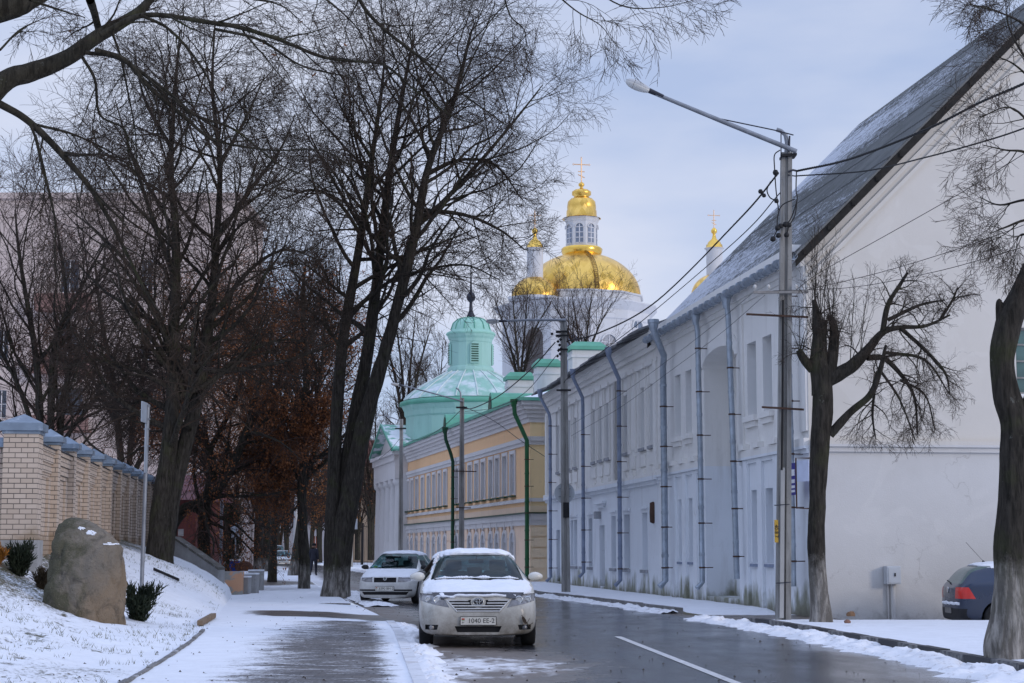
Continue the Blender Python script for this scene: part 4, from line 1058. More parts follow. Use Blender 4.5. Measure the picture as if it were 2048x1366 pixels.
arch_op(cb, BR * math.cos(math.pi / 12) + .02, -66, cm(30), cz(800), cz(700), 'window', M_CW, body, mat('white sash', (.6, .6, .62)))
arch_op(cb, BR * math.cos(math.pi / 12) + .02, -96, cm(30), cz(800), cz(700), 'window', M_CW, body, mat('white sash bar', (.6, .6, .62)))
dc = Vector((P(1164, 600, CY).x, CY, 0))
dp = dome_prof(cm(119), cz(597), cm(36), cz(511), 18, .86)
big = uv_lathe('great_dome', dp, dc, 96, M_GOLD, cath, 46)
mb = MB(); mb.lathe([(cm(38), cz(512)), (cm(41), cz(506)), (cm(42), cz(499)), (cm(39), cz(496))], dc, 40); mb.build('gilt_ring', M_GOLDP, big)
mb = MB(); la = R(-78)
for k in (-.16, .16):
    mb.tube([dc + Vector((math.cos(la + k / r) * (r + .16), math.sin(la + k / r) * (r + .16), z + .05)) for r, z in dp], .035, 4)
for i in range(26):
    t_ = i / 25 * (len(dp) - 1.001); j = int(t_); f_ = t_ - j; r = dp[j][0] * (1 - f_) + dp[j + 1][0] * f_; z = dp[j][1] * (1 - f_) + dp[j + 1][1] * f_
    mb.tube([dc + Vector((math.cos(la + k / r) * (r + .16), math.sin(la + k / r) * (r + .16), z + .05)) for k in (-.16, .16)], .025, 4)
mb.build('ladder', mat('dark gilt ladder', (.25, .15, .04), .5, metal=.6), big)
mb = MB(); mb.lathe([(cm(33), cz(499)), (cm(33), cz(447)), (cm(34.5), cz(445)), (cm(36), cz(441)), (cm(38.5), cz(438))], dc, 8, 0, False, a0=R(12)); lant = mb.build('lantern', M_CATH, cath)
for k in range(8): arch_op(dc, cm(33) * math.cos(math.pi / 8) + .01, 12 + 22.5 + 45 * k, cm(15), cz(490), cz(459), 'window', M_CW, lant, mat('pale sash', (.6, .61, .64)) if k == 0 else bpy.data.materials['pale sash'])
uv_lathe('lantern_cupola', [(cm(39.5), cz(438)), (cm(31), cz(435)), (cm(30.5), cz(422)), (cm(29), cz(421)), (cm(29.5), cz(414)), (cm(28), cz(404)), (cm(22), cz(398)), (cm(16), cz(396)), (cm(15), cz(393)), (cm(19.5), cz(390)), (cm(19.5), cz(384)), (cm(14), cz(380)), (cm(5), cz(378)), (cm(3.2), cz(376)), (cm(3), cz(374)), (cm(6), cz(371.5)), (cm(6), cz(368)), (cm(3), cz(365)), (cm(1), cz(364))], dc, 32, M_GOLD, lant, 18)
cross(dc, cz(364.5), cz(314) - cz(364.5), lant)
def side_tower(px, pyb, pyt, base_py, Rd, Yd, drum_to=None, lite=False):
    k = Yd / 3500; zf = lambda y: P(px, y, Yd).z; c = Vector((P(px, 600, Yd).x, Yd, 0))
    pr = dome_prof(Rd * k, zf(base_py), 16 * k, zf(base_py - Rd * .86), 12, .86)
    d = uv_lathe('small_dome', pr, c, 48, M_GOLD, cath, 24)
    g = MB(); g.lathe([((Rd + 6) * k, zf(base_py + 4)), ((Rd + 6) * k, zf(base_py - .5)), (Rd * k, zf(base_py - 1))], c, 32); g.build('rim', M_CATH, d)
    if drum_to is not None: g = MB(); g.lathe([((Rd + 3) * k, drum_to), ((Rd + 3) * k, zf(base_py + 4))], c, 12, 0, False); g.build('tower_drum', M_CATH, cath)
    tw = MB(); tw.lathe([(16.5 * k, zf(base_py - Rd * .80)), (16.5 * k, zf(501)), (18 * k, zf(499)), (20.5 * k, zf(497))], c, 20); t_ = tw.build('turret', M_CATH, cath)
    g = MB(); g.lathe([(20.5 * k, zf(497)), (17 * k, zf(495)), (16.5 * k, zf(490)), (14 * k, zf(489)), (13 * k, zf(485)), (5 * k, zf(478)), (3.2 * k, zf(471)), (2.8 * k, zf(468)), (6 * k, zf(465)), (6 * k, zf(460)), (2.5 * k, zf(456)), (.5 * k, zf(455))], c, 24); g.build('turret_cap', M_GOLDP, t_)
    cross(c, zf(456), zf(420) - zf(456), t_)
side_tower(1070, 0, 0, 597, 48, CY - 6.0)
side_tower(1430, 0, 0, 592, 48, CY + 12, 0.0)

# ================================================================== far buildings seen between trees
def block(name, label, cat, O, d, L, D, Hh, m, wins=None, roof=None, pane=None, roofh=0):
    d = Vector(d).normalized(); n = Vector((d.y, -d.x, 0)); f = Fr(O, d, n)
    b = empty(name, O, 0, label, cat)
    g = MB(); wins = wins or []; wall_open(g, f, 0, L, 0, Hh, wins, .18)
    f2 = Fr(f.pt(L, 0), -n, d); f3 = Fr(f.pt(0, 0), -n, -d); f4 = Fr(f.pt(0, 0, -D), d, -n)
    for ff, l in ((f2, D), (f3, D), (f4, L)): g.quad(ff.pt(0, 0), ff.pt(l, 0), ff.pt(l, Hh), ff.pt(0, Hh))
    g.build('wall', m, b)
    for o in wins: window(f, o + (.18,), b, pane or M_DARKGLASS, M_TRIM, cross=(o[1] - o[0]) < 1.7, nrow=2)
    r = MB()
    if roofh: r.add([f.pt(-.4, Hh, .4), f.pt(L + .4, Hh, .4), f.pt(L + .4, Hh, -D - .4), f.pt(-.4, Hh, -D - .4), f.pt(-.4, Hh + roofh, -D / 2), f.pt(L + .4, Hh + roofh, -D / 2)], [(0, 1, 5, 4), (2, 3, 4, 5), (1, 2, 5), (3, 0, 4), (0, 3, 2, 1)])
    else: r.fbox(f, -.25, L + .25, Hh + .003, Hh + .4, .25, -D - .25)
    r.build('roof', roof or M_STONE, b); return b, f
M_DARKGLASS = mat('dark window glass', (.05, .06, .08), .2, .3, .7, spec=.7)
M_PINK = plaster('pale pink render', (.56, .46, .415), stain=True)
O = P(-60, 1100, 118); O = Vector((O.x, 118, 0)); hgt = P(200, 398, 118).z
k = 118 / 3500
wl = [(a * k + 0, b * k, P(0, y1, 118).z, P(0, y0, 118).z) for a, b, y0, y1 in ((162, 200, 652, 720), (213, 228, 655, 720), (162, 215, 776, 830), (325, 350, 660, 720), (330, 352, 780, 836), (162, 200, 520, 585), (40, 62, 660, 720), (40, 62, 780, 836), (325, 350, 520, 585))]
ap, f_ = block('apartment_building', 'tall pale pink apartment building half hidden by bare branches', 'building', O, (1, .0, 0), 520 * k, 12, hgt, M_PINK, wl, M_PINK)
for y in (620, 745, 862):
    g = MB(); z = P(0, y, 118).z; g.fbox(f_, 120 * k, 235 * k, z - .15, z, .003, 1.1); bal = g.build('balcony', mat('balcony brown', (.22, .13, .11), .8, .2, 2), ap) if y == 620 else g.build('balcony', bpy.data.materials['balcony brown'], ap)
    g = MB(); g.fbox(f_, 120 * k, 235 * k, z + .001, z + 1.0, 1.02, 1.1); g.build('parapet', bpy.data.materials['balcony brown'], bal)
O = P(330, 1100, 84); zg = .3
M_REDB = mat('dark red boards', (.10, .028, .024), .8, .25, 3, stretch=(6, 6, .5))
k = 84 / 3500
block('red_shed', 'small dark red wooden house with white window behind the curved trunk', 'shed', Vector((O.x, 84, zg)), (1, -.1, 0), 62 * k, 5, P(360, 1000, 84).z - zg, M_REDB, [(24 * k, 37 * k, P(0, 1072, 84).z - zg, P(0, 1058, 84).z - zg)], mat('maroon sheet', (.14, .05, .055), .6, .2), M_TRIM, 1.3)
k = 230 / 3500; O = P(560, 1100, 230)
block('grey_house', 'distant grey house with red brown doors at the end of the street', 'house', Vector((O.x, 230, -.1)), (1, -.12, 0), 110 * k, 8, P(600, 1045, 230).z, mat('grey render', (.36, .35, .37), .9, .1, 1), [(64 * k, 78 * k, .3, P(0, 1070, 230).z)], mat('dark tile', (.07, .05, .05), .8, .2), mat('red brown door', (.20, .06, .035), .7, .2), 3.0)
k = 205 / 3500; O = P(690, 1100, 205)
block('beige_house', 'far beige house beside the portico with a warm arched window', 'house', Vector((O.x, 205, 0)), (1, -.1, 0), 90 * k, 9, P(720, 930, 205).z, mat('beige render', (.36, .27, .19), .9, .15, .6), [(48 * k, 64 * k, P(0, 990, 205).z, P(0, 945, 205).z), (20 * k, 32 * k, P(0, 990, 205).z, P(0, 950, 205).z), (20 * k, 32 * k, P(0, 1050, 205).z, P(0, 1015, 205).z), (48 * k, 62 * k, P(0, 1050, 205).z, P(0, 1015, 205).z)], mat('red tile', (.16, .06, .045), .8, .2), mat('glow tinted pane', (.40, .20, .06), .5, .2), 3.2)  # orange panes carry the window glow in their colour
# iron fence beyond the far pavement
fn = empty('iron_fence', (P(690, 1100, 172).x, 172, .1), 0, 'black iron railing fence standing in snow left of the portico', 'fence')
g = MB(); X0, X1 = P(684, 1100, 172).x, P(766, 1100, 172).x; tp = P(0, 1052, 172).z
for x in np.arange(X0, X1, .14): g.box((x, 172 + (x - X0) * -.1, .1 + tp / 2), (.035, .035, tp))
for z in (.35, tp - .1): g.obox((X0, 172.03, z), (X1 - X0, -.1 * (X1 - X0), 0), (0, .04, 0), (0, 0, .06))
g.build('railing', mat('black iron', (.015, .015, .016), .6), fn)
for x in np.arange(X0, X1 + .1, (X1 - X0) / 2):
    q = MB(); q.box((x, 172 - (x - X0) * .1, .1 + (tp + .2) / 2), (.25, .25, tp + .2), 0, 0, .02); q.build('post', M_DARK, fn)
# ================================================================== trees
def bark_mat(name, dark, light, wash=None, moss=.5, wamt=.12):
    t = NT(name); v = t.coord((1, 1, .16), 'World'); w_ = t.coord((1, 1, 1), 'World')
    n = t.noise(v, 20, 6, .65, .4)
    c = t.mix(t.ramp(n, .36, .64), dark, light)
    mo = t.ramp(t.noise(w_, 1.6, 6, .65), .52, .7); c = t.mix(t.math('MULTIPLY', mo, moss), c, (.052, .058, .022))
    li = t.ramp(t.noise(w_, 7, 5, .7), .66, .74); c = t.mix(t.math('MULTIPLY', li, .5), c, (.22, .23, .21))
    if wash:
        z = t.sep(w_)[2]; e = t.math('ADD', z, t.math('MULTIPLY', t.noise(w_, 4, 6, .75), -.9))
        k = t.ramp(e, (wash - .62) / 1.0, (wash - .30) / 1.0, (1, 1, 1, 1), (0, 0, 0, 1))
        worn = t.ramp(t.noise(v, 9, 6, .7), .36, .55, (1, 1, 1, 1), (0, 0, 0, 1))
        c = t.mix(t.math('MULTIPLY', k, t.math('ADD', t.math('MULTIPLY', worn, .6), wamt)), c, (.44, .41, .37))
    t.set(c, .92, 0, .2); t.bump(t.math('ADD', n, t.math('MULTIPLY', t.noise(w_, 6, 4), .4)), .9, .05); return t.m
M_BARK = bark_mat('lime bark', (.016, .0135, .0105), (.06, .052, .042))
M_BARKW = bark_mat('limewashed bark', (.016, .0135, .0105), (.058, .05, .041), .85)
M_BARKV = bark_mat('limewashed verge bark', (.016, .014, .011), (.052, .045, .037), 1.22, .5, .24)
M_TWIG = mat('twigs', (.042, .029, .021), .9, .3, 1.5, kind='World')
M_TWIGB = mat('brown twigs', (.062, .037, .028), .9, .3, 1.5, kind='World')
M_LEAF = mat('dry rust leaves', (.20, .072, .024), .85, .5, 1.2, kind='World')
M_LEAFD = mat('dry brown leaves', (.11, .045, .022), .85, .4, 3, kind='World')

def catmull(pts, n):
    p = [np.array(q, float) for q in pts]; p = [2 * p[0] - p[1]] + p + [2 * p[-1] - p[-2]]
    o = []
    for i in range(1, len(p) - 2):
        for k in range(n):
            t = k / n; a, b, c, d = p[i - 1:i + 3]
            o.append(.5 * ((2 * b) + (-a + c) * t + (2 * a - 5 * b + 4 * c - d) * t * t + (-a + 3 * b - 3 * c + d) * t ** 3))
    o.append(p[-2]); return np.array(o)
def tubes(polys, sides, rough=0.0):
    """polys: list of (pts (n,3), radii (n)) -> verts, quads (vectorised by length)"""
    by = {}
    for p, r in polys: by.setdefault(len(p), []).append((p, r))
    V = []; Q = []; b = 0
    for n, L in by.items():
        A = np.array([x[0] for x in L]); Rr = np.array([x[1] for x in L])
        Tn = np.empty_like(A); Tn[:, 1:-1] = A[:, 2:] - A[:, :-2]; Tn[:, 0] = A[:, 1] - A[:, 0]; Tn[:, -1] = A[:, -1] - A[:, -2]
        Tn /= np.linalg.norm(Tn, axis=2, keepdims=True) + 1e-9
        ax = (A[:, -1] - A[:, 0]); ref = np.where(np.abs(ax[:, 2:3]) < .8 * np.linalg.norm(ax, axis=1, keepdims=True), [[0, 0, 1.0]], [[1.0, 0, 0]])[:, None, :]
        U = ref - Tn * (ref * Tn).sum(2, keepdims=True); U /= np.linalg.norm(U, axis=2, keepdims=True) + 1e-9
        W = np.cross(Tn, U); a = np.arange(sides) * 2 * np.pi / sides
        RR_ = np.repeat(Rr[:, :, None], sides, 2)
        if rough:
            for i_ in range(len(L)):
                for j_ in range(n):
                    c_ = A[i_, j_]
                    for k_ in range(sides):
                        d_ = U[i_, j_] * math.cos(a[k_]) + W[i_, j_] * math.sin(a[k_]); q_ = Vector(c_ + d_ * max(Rr[i_, j_], .12))
                        RR_[i_, j_, k_] *= 1 + rough * (1.0 * mnoise.noise(q_ * 2.3) + .7 * mnoise.noise(Vector((q_.x * 7, q_.y * 7, q_.z * 2.2))) + 1.4 * max(0, mnoise.noise(q_ * 1.6 + Vector((9, 3, 1))) - .38))
        ring = A[:, :, None, :] + RR_[:, :, :, None] * (U[:, :, None, :] * np.cos(a)[None, None, :, None] + W[:, :, None, :] * np.sin(a)[None, None, :, None])
        V.append(ring.reshape(-1, 3)); N = len(L)
        i = np.arange(N * n * sides).reshape(N, n, sides); j = np.roll(i, -1, 2)
        Q.append(np.stack([i[:, :-1], j[:, :-1], j[:, 1:], i[:, 1:]], -1).reshape(-1, 4) + b); b += N * n * sides
    return np.concatenate(V), np.concatenate(Q)
def tube_obj(name, polys, sides, m, parent, smooth=True, rough=0.0):
    V, Q = tubes(polys, sides, rough); off = np.array(base_of(parent)) if parent is not None else np.zeros(3)
    return link(name, quads_mesh(name, V - off, Q, m, smooth), parent)

class Tree:
    """guided limbs (3d polylines with radii) sprout branches, branchlets and twigs"""
    def __init__(s, seed, up=.05, droop=.0, ang=(28, 58), ratio=(.38, .62), dens=(7, 7, 6), wig=.12, minr=.004, maxlen=3.2, seg=(9, 6, 4), spread=1.0, flat=None):
        s.r = random.Random(seed); s.nr = np.random.default_rng(seed); s.lv = {0: [], 1: [], 2: [], 3: [], 4: []}
        s.up, s.droop, s.ang, s.ratio, s.dens, s.wig, s.minr, s.maxlen, s.seg = up, droop, ang, ratio, dens, wig, minr, maxlen, seg
        s.tips = []; s.flat = flat
    def limb(s, pts, rads, t0=.3, n=None, L=None, sprout=True, lvl=0, sub=6):
        pts = [Vector(q) for q in pts]
        if lvl == 0 and pts[0].z < 2.6 and pts[0].y > 18 and pts[1].z > pts[0].z + .3 and pts[0].y < 140:
            g0 = gz(pts[0].x, pts[0].y); pts = [Vector((pts[0].x - .02, pts[0].y, min(g0, pts[0].z) - .3))] + pts; rads = [rads[0] * 1.25] + list(rads)
        p = catmull(pts, sub); k = len(p)
        r = np.interp(np.linspace(0, 1, k), np.linspace(0, 1, len(rads)), rads)
        s.lv[lvl].append((p, r))
        if sprout: s.sprout(p, r, lvl, t0, n, L)
        return p, r
    def sprout(s, p, r, lvl, t0=.3, n=None, L=None):
        if lvl >= 3 or (lvl >= len(s.dens)): return
        tot = np.linalg.norm(np.diff(p, axis=0), axis=1).sum()
        cnt = n if n is not None else s.dens[lvl]
        for i in range(cnt):
            t = t0 + (1 - t0) * (i + s.r.random()) / cnt
            f = t * (len(p) - 1); j = min(int(f), len(p) - 2); f -= j
            o = p[j] * (1 - f) + p[j + 1] * f; rr = r[j] * (1 - f) + r[j + 1] * f
            d = p[j + 1] - p[j]; d /= np.linalg.norm(d) + 1e-9
            q = s.nr.normal(size=3); q -= d * q.dot(d); q /= np.linalg.norm(q) + 1e-9
            if s.flat is not None: q *= s.flat; q /= np.linalg.norm(q) + 1e-9
            a = R(s.r.uniform(*s.ang)); nd = d * math.cos(a) + q * math.sin(a)
            ln = (L if L else min(tot, s.maxlen * 2.2) ) * s.r.uniform(*s.ratio) * (1.15 - .55 * t)
            ln = min(ln, s.maxlen if lvl == 0 else s.maxlen * .6 ** lvl)
            s.grow(o, nd, max(ln, .12), max(min(rr * .5, .022 * ln ** 1.0 + .002), s.minr), lvl + 1)
    def grow(s, o, d, L, rad, lvl):
        k = s.seg[lvl - 1] if lvl - 1 < len(s.seg) else 3
        p = [np.array(o)]; up = s.up if lvl < 2 else -s.droop
        for i in range(k):
            d = d + s.nr.normal(size=3) * s.wig; d[2] += up * (1 + i * .3); d = d / (np.linalg.norm(d) + 1e-9); p.append(p[-1] + d * L / k)
        p = np.array(p); r = np.linspace(rad, max(s.minr * .7, rad * .25), k + 1)
        s.lv[lvl].append((p, r)); s.tips.append(p[-1]) if lvl >= 2 else None
        s.sprout(p, r, lvl, .18)
    def finish(s, name, label, cat, base, m_bark, m_twig, group=None, leaves=None, tsides=14, extra=None):
        root = empty(name, base, 0, label, cat, group)
        tube_obj('trunk', s.lv[0], tsides, m_bark, root, True, .13 if tsides > 8 else 0)
        fine = [x for k in (2, 3, 4) for x in s.lv[k]]
        if s.lv[1]: tube_obj('limbs', s.lv[1], 6, m_bark if m_bark not in (M_BARKW, M_BARKV) else M_BARK, root)
        if fine: tube_obj('crown', fine, 3, m_twig, root)
        if leaves:
            n, size, m, where = leaves; tips = np.array(s.tips); tips = tips[where(tips)] if where else tips
            if len(tips):
                c = tips[s.nr.integers(0, len(tips), n)] + s.nr.normal(size=(n, 3)) * [.09, .09, .13] - [0, 0, .08]
                a = s.nr.normal(size=(n, 3)); a /= np.linalg.norm(a, axis=1, keepdims=True); b = s.nr.normal(size=(n, 3)); b -= a * (a * b).sum(1, keepdims=True); b /= np.linalg.norm(b, axis=1, keepdims=True)
                sz = size * s.nr.uniform(.6, 1.3, (n, 1)); a *= sz; b *= sz * .55
                V = np.stack([c - a, c + b, c + a, c - b], 1).reshape(-1, 3) - np.array(base); Q = np.arange(4 * n).reshape(n, 4)
                link('leaves', quads_mesh('leaves', V, Q, m, False), root)
        return root
def pp(L, Y, dy=0.0):            # pixel polyline -> points at depth Y (drifting by dy to the end)
    return [P(x, y, Y + dy * i / max(1, len(L) - 1)) for i, (x, y) in enumerate(L)]
def pr(wpx, Y): return [w_ / 2 / 3500 * Y for w_ in wpx]
def flare(pts, rads, z): return pts, rads

# --- the big clump of three stems by the kerb
Y = 54.5; t = Tree(21, up=.03, droop=.02, dens=(26, 10, 8), wig=.10, maxlen=4.3, minr=.0055, ang=(32, 68), ratio=(.42, .7))
t.limb(pp([(667, 1200), (665, 1100), (668, 950), (684, 700), (719, 487), (742, 330), (762, 190), (770, 110)], Y), pr([42, 34, 27, 23, 16, 11, 7, 3], Y), .5)
t.limb(pp([(674, 1200), (680, 1090), (700, 900), (737, 690), (765, 461), (786, 300), (812, 150), (830, 70)], Y, .8), pr([54, 44, 32, 25, 18, 13, 7, 3], Y), .5)
t.limb(pp([(668, 1200), (684, 1080), (728, 850), (775, 686), (826, 487), (857, 333), (908, 200), (939, 77), (952, 40)], Y, -.8), pr([56, 44, 34, 25, 19, 14, 10, 5, 2], Y), .46, 28)
for L_, w_ in (([(835, 450), (890, 400), (980, 300), (1050, 215), (1085, 170)], [13, 10, 7, 4, 2]), ([(845, 420), (930, 430), (1000, 460), (1050, 500)], [10, 7, 5, 2]),
               ([(790, 560), (850, 540), (930, 530), (1000, 560)], [8, 6, 4, 2]), ([(850, 350), (920, 320), (990, 330), (1045, 400)], [11, 7, 5, 2]), ([(757, 540), (690, 420), (630, 380), (560, 400)], [9, 7, 5, 2]),
               ([(725, 460), (660, 350), (620, 270)], [8, 6, 3]), ([(745, 320), (690, 230), (650, 150)], [8, 5, 2]), ([(880, 270), (900, 200), (990, 130)], [8, 5, 2]), ([(700, 600), (650, 560), (600, 520)], [8, 5, 2]), ([(685, 700), (640, 640), (600, 610)], [7, 5, 2])):
    t.limb(pp(L_, Y, t.r.uniform(-2, 2)), pr(w_, Y), .12, 15)
t.finish('lime_tree', 'tall bare lime with three thick stems from one base beside the white hatchback', 'tree', P(668, 1195, Y), M_BARKW, M_TWIG)
# --- the double trunk on the mound
Y = 50.0; t = Tree(33, up=.04, droop=.03, dens=(26, 10, 8), wig=.115, maxlen=4.2, minr=.0055, ang=(30, 72), ratio=(.42, .7))
t.limb(pp([(313, 1112), (322, 1010), (338, 900), (345, 800), (348, 650), (352, 480), (342, 330), (350, 180), (360, 60)], Y), pr([44, 39, 34, 28, 23, 17, 12, 7, 3], Y), .32, 30)
t.limb(pp([(326, 1112), (342, 1000), (372, 880), (398, 780), (418, 650), (432, 500), (440, 330), (425, 180), (430, 40)], Y, 1), pr([42, 37, 31, 26, 21, 15, 11, 7, 3], Y), .36, 30)
for L_, w_ in (([(345, 700), (280, 560), (200, 470), (140, 420)], [13, 9, 6, 2]), ([(350, 560), (300, 420), (260, 300), (230, 200)], [12, 8, 5, 2]), ([(420, 640), (500, 540), (570, 500), (640, 520)], [12, 8, 5, 2]),
               ([(432, 480), (500, 380), (560, 300), (590, 230)], [11, 8, 5, 2]), ([(395, 800), (470, 720), (560, 680), (640, 690)], [11, 8, 5, 2]), ([(345, 780), (270, 740), (190, 720), (120, 740)], [11, 8, 5, 2]),
               ([(438, 330), (490, 240), (530, 150)], [9, 6, 2]), ([(345, 300), (290, 200), (270, 110)], [9, 6, 2]), ([(350, 640), (400, 560), (470, 440), (510, 330)], [10, 7, 4, 2]), ([(380, 860), (300, 800), (220, 830)], [8, 5, 2])):
    t.limb(pp(L_, Y, t.r.uniform(-2.5, 2.5)), pr(w_, Y), .12, 15)
t.finish('lime_tree', 'bare dark tree with two leaning trunks on the snowy mound by the brick wall', 'tree', P(318, 1110, Y), M_BARK, M_TWIG)
# --- rust-leaved tree with the bent trunk
Y = 66.0; t = Tree(45, up=-.02, droop=.06, dens=(26, 11, 7), wig=.13, maxlen=4.0, minr=.006, ang=(30, 75), ratio=(.4, .7))
t.limb(pp([(408, 1125), (408, 1060), (412, 1010), (425, 950), (415, 900), (390, 850), (380, 780), (400, 690), (430, 600)], Y), pr([26, 24, 24, 22, 20, 20, 18, 13, 5], Y), .4, 24)
t.limb(pp([(336, 1095), (345, 1050), (370, 1018), (415, 1000), (450, 960), (490, 870), (520, 760), (545, 660)], Y, -1), pr([30, 26, 22, 20, 17, 14, 9, 4], Y), .35, 26)
for L_, w_ in (([(480, 880), (560, 760), (610, 660), (640, 590)], [12, 9, 5, 2]), ([(420, 900), (470, 800), (500, 700), (530, 600)], [12, 9, 5, 2]), ([(500, 830), (580, 820), (640, 830)], [9, 6, 2]), ([(440, 960), (520, 920), (570, 950)], [8, 6, 2]), ([(390, 820), (330, 760), (270, 780), (230, 830)], [9, 7, 4, 2])):
    t.limb(pp(L_, Y, t.r.uniform(-2, 2)), pr(w_, Y), .1, 18)
xc_, k_ = 480 - 1024, 66 / 3500.
t.finish('oak_tree', 'bent trunk tree still carrying rust brown leaves behind the double trunk', 'tree', P(408, 1122, Y), M_BARK, M_TWIGB,
         leaves=(42000, .046, M_LEAF, lambda q: (q[:, 0] > -13.0 - 1.0 * np.sin(q[:, 2] * 1.3)) & (q[:, 2] < 13.0)))
Y = 79.0; t = Tree(47, up=.03, droop=.05, dens=(22, 9, 7), wig=.13, maxlen=3.6, minr=.007, ang=(30, 70), ratio=(.4, .7))
t.limb(pp([(545, 1135), (548, 1050), (556, 930), (572, 800), (588, 680), (598, 560)], Y), pr([18, 15, 13, 11, 8, 3], Y), .3, 26)
t.limb(pp([(552, 960), (585, 860), (618, 760), (630, 650)], Y, 1), pr([9, 8, 6, 2], Y), .15, 18); t.limb(pp([(552, 980), (520, 880), (500, 760), (510, 640)], Y, -1), pr([9, 8, 6, 2], Y), .15, 18)
t.finish('oak_tree', 'slim tree with lighter orange brown leaves just left of the kerb row limes', 'tree', P(545, 1132, Y), M_BARK, M_TWIGB, leaves=(24000, .05, mat('dry orange leaves', (.30, .115, .035), .85, .5, 1.0, kind='World'), lambda q: q[:, 2] < 13.0))
# --- further trees of the kerb row
Y = 66.0; t = Tree(52, up=.05, dens=(16, 7, 6), maxlen=3.0, wig=.115, minr=.006)
t.limb(pp([(609, 1182), (607, 1100), (604, 985), (611, 850), (612, 740), (606, 600), (612, 520)], Y), pr([26, 21, 19, 15, 13, 9, 3], Y), .4)
t.limb(pp([(604, 985), (604, 985), (622, 930), (655, 800), (700, 700)], Y, 1), pr([13, 13, 12, 9, 3], Y), .4)
t.limb(pp([(608, 900), (608, 900), (622, 860), (640, 760), (650, 640)], Y), pr([12, 12, 10, 7, 3], Y), .3)
t.finish('lime_tree', 'slender forked lime in the kerb row just left of the three stemmed clump', 'tree', P(609, 1178, Y), M_BARKW, M_TWIG)
Y = 101.0; t = Tree(54, up=.04, dens=(16, 7, 6), maxlen=3.6, wig=.115, minr=.008)
t.limb(pp([(587, 1152), (594, 1100), (603, 1030), (612, 950), (600, 830), (590, 720), (600, 640)], Y), pr([24, 18, 16, 14, 11, 7, 3], Y), .4)
t.finish('lime_tree', 'leaning lime with limewashed foot right of the distant silver car', 'tree', P(587, 1150, Y), M_BARKW, M_TWIGB)
Y = 122.0
for i, (bx, tip, lean, lab) in enumerate(((537, 610, 20, 'lime tree with limewashed foot standing next to the distant silver car'), (518, 520, -10, 'second limewashed lime left of the distant silver car'), (500, 470, -22, 'third limewashed lime left of the distant silver car'), (487, 430, 14, 'leftmost limewashed lime of the group by the distant silver car'))):
    t = Tree(60 + i, up=.05, dens=(20, 7, 6), maxlen=4.6, wig=.115, minr=.010)
    by_ = 1134 - i * 3
    t.limb(pp([(bx, by_), (bx, 1060), (bx - lean * .3, 980), (bx + lean * .5, 880), (bx + lean, 760), (tip if i == 0 else bx + lean * 1.4, 660)], Y + i * 5), pr([26, 19, 18, 15, 9, 3], Y), .32)
    t.limb(pp([(bx, 1010), (bx - 18, 900), (bx - 26, 800)], Y + i * 5), pr([11, 9, 3], Y), .2)
    t.finish('lime_tree', lab, 'tree', P(bx, by_, Y + i * 5), M_BARKW, M_TWIGB, 'limewashed limes down the street')
# --- tree behind the brick wall at far left
Y = 58.0; t = Tree(71, up=.06, dens=(22, 9, 7), maxlen=3.8, wig=.115, minr=.006)
for L_, w_ in (([(90, 1060), (80, 840), (70, 700), (40, 520), (30, 420)], [18, 16, 12, 7, 3]), ([(100, 1060), (102, 830), (112, 680), (170, 560), (220, 470)], [18, 15, 11, 6, 2]), ([(110, 1060), (124, 820), (140, 720), (130, 560), (110, 430)], [16, 13, 10, 6, 2]), ([(80, 900), (40, 780), (0, 700), (-40, 620)], [11, 9, 6, 3]), ([(112, 900), (200, 790), (260, 760)], [9, 6, 2])):
    t.limb(pp(L_, Y, t.r.uniform(-2, 2)), pr(w_, Y), .25)
t.finish('bare_tree', 'bare many stemmed tree rising behind the brick wall', 'tree', P(98, 1000, Y), M_BARK, M_TWIGB)
Y = 80.0; t = Tree(73, up=.03, dens=(22, 9, 7), maxlen=4.4, wig=.13, minr=.007)
for L_, w_ in (([(252, 1085), (240, 900), (225, 760), (200, 620), (190, 520)], [16, 14, 11, 7, 3]), ([(255, 1085), (262, 880), (290, 720), (300, 560)], [14, 12, 8, 3]), ([(240, 860), (170, 740), (90, 700)], [9, 6, 2]), ([(262, 830), (340, 740), (400, 720)], [9, 6, 2])):
    t.limb(pp(L_, Y, t.r.uniform(-2, 2)), pr(w_, Y), .2)
t.finish('bare_tree', 'bare tree with clinging dark brown leaves between brick wall and apartment building', 'tree', Vector((P(252, 1045, Y).x, Y, .1)), M_BARK, M_TWIGB, leaves=(8000, .05, M_LEAFD, None))

# --- pollard by the lamp post
Y = 33.7; t = Tree(81, up=-.03, droop=.05, dens=(13, 7, 5), maxlen=1.5, wig=.14, minr=.0029, ang=(30, 70), ratio=(.4, .8))
A = lambda L_, w_, t0=.2, n=None, sp=True, dy=0: t.limb(pp(L_, Y, dy), pr(w_, Y), t0, n, 1.15, sp)
A([(1641, 1246), (1638, 1180), (1633, 1080), (1636, 980), (1641, 880), (1646, 800), (1640, 740), (1630, 690)], [50, 38, 35, 35, 38, 42, 36, 18], .9, 3)
A([(1638, 790), (1632, 720), (1636, 650), (1628, 600)], [30, 26, 20, 10], .3, 8); A([(1626, 740), (1606, 715), (1598, 700)], [20, 18, 14], .4, 4); A([(1650, 780), (1664, 720), (1668, 660), (1660, 630)], [26, 22, 18, 12], .3, 8); A([(1640, 800), (1642, 680), (1648, 640)], [30, 24, 14], .5, 5)
A([(1655, 760), (1700, 735), (1735, 700), (1765, 665), (1800, 655), (1850, 652), (1900, 630)], [30, 26, 20, 14, 9, 7, 4], .25, 16)
A([(1660, 870), (1700, 825), (1740, 790), (1760, 740), (1772, 690)], [18, 15, 13, 11, 5], .3, 10, True, -.6)
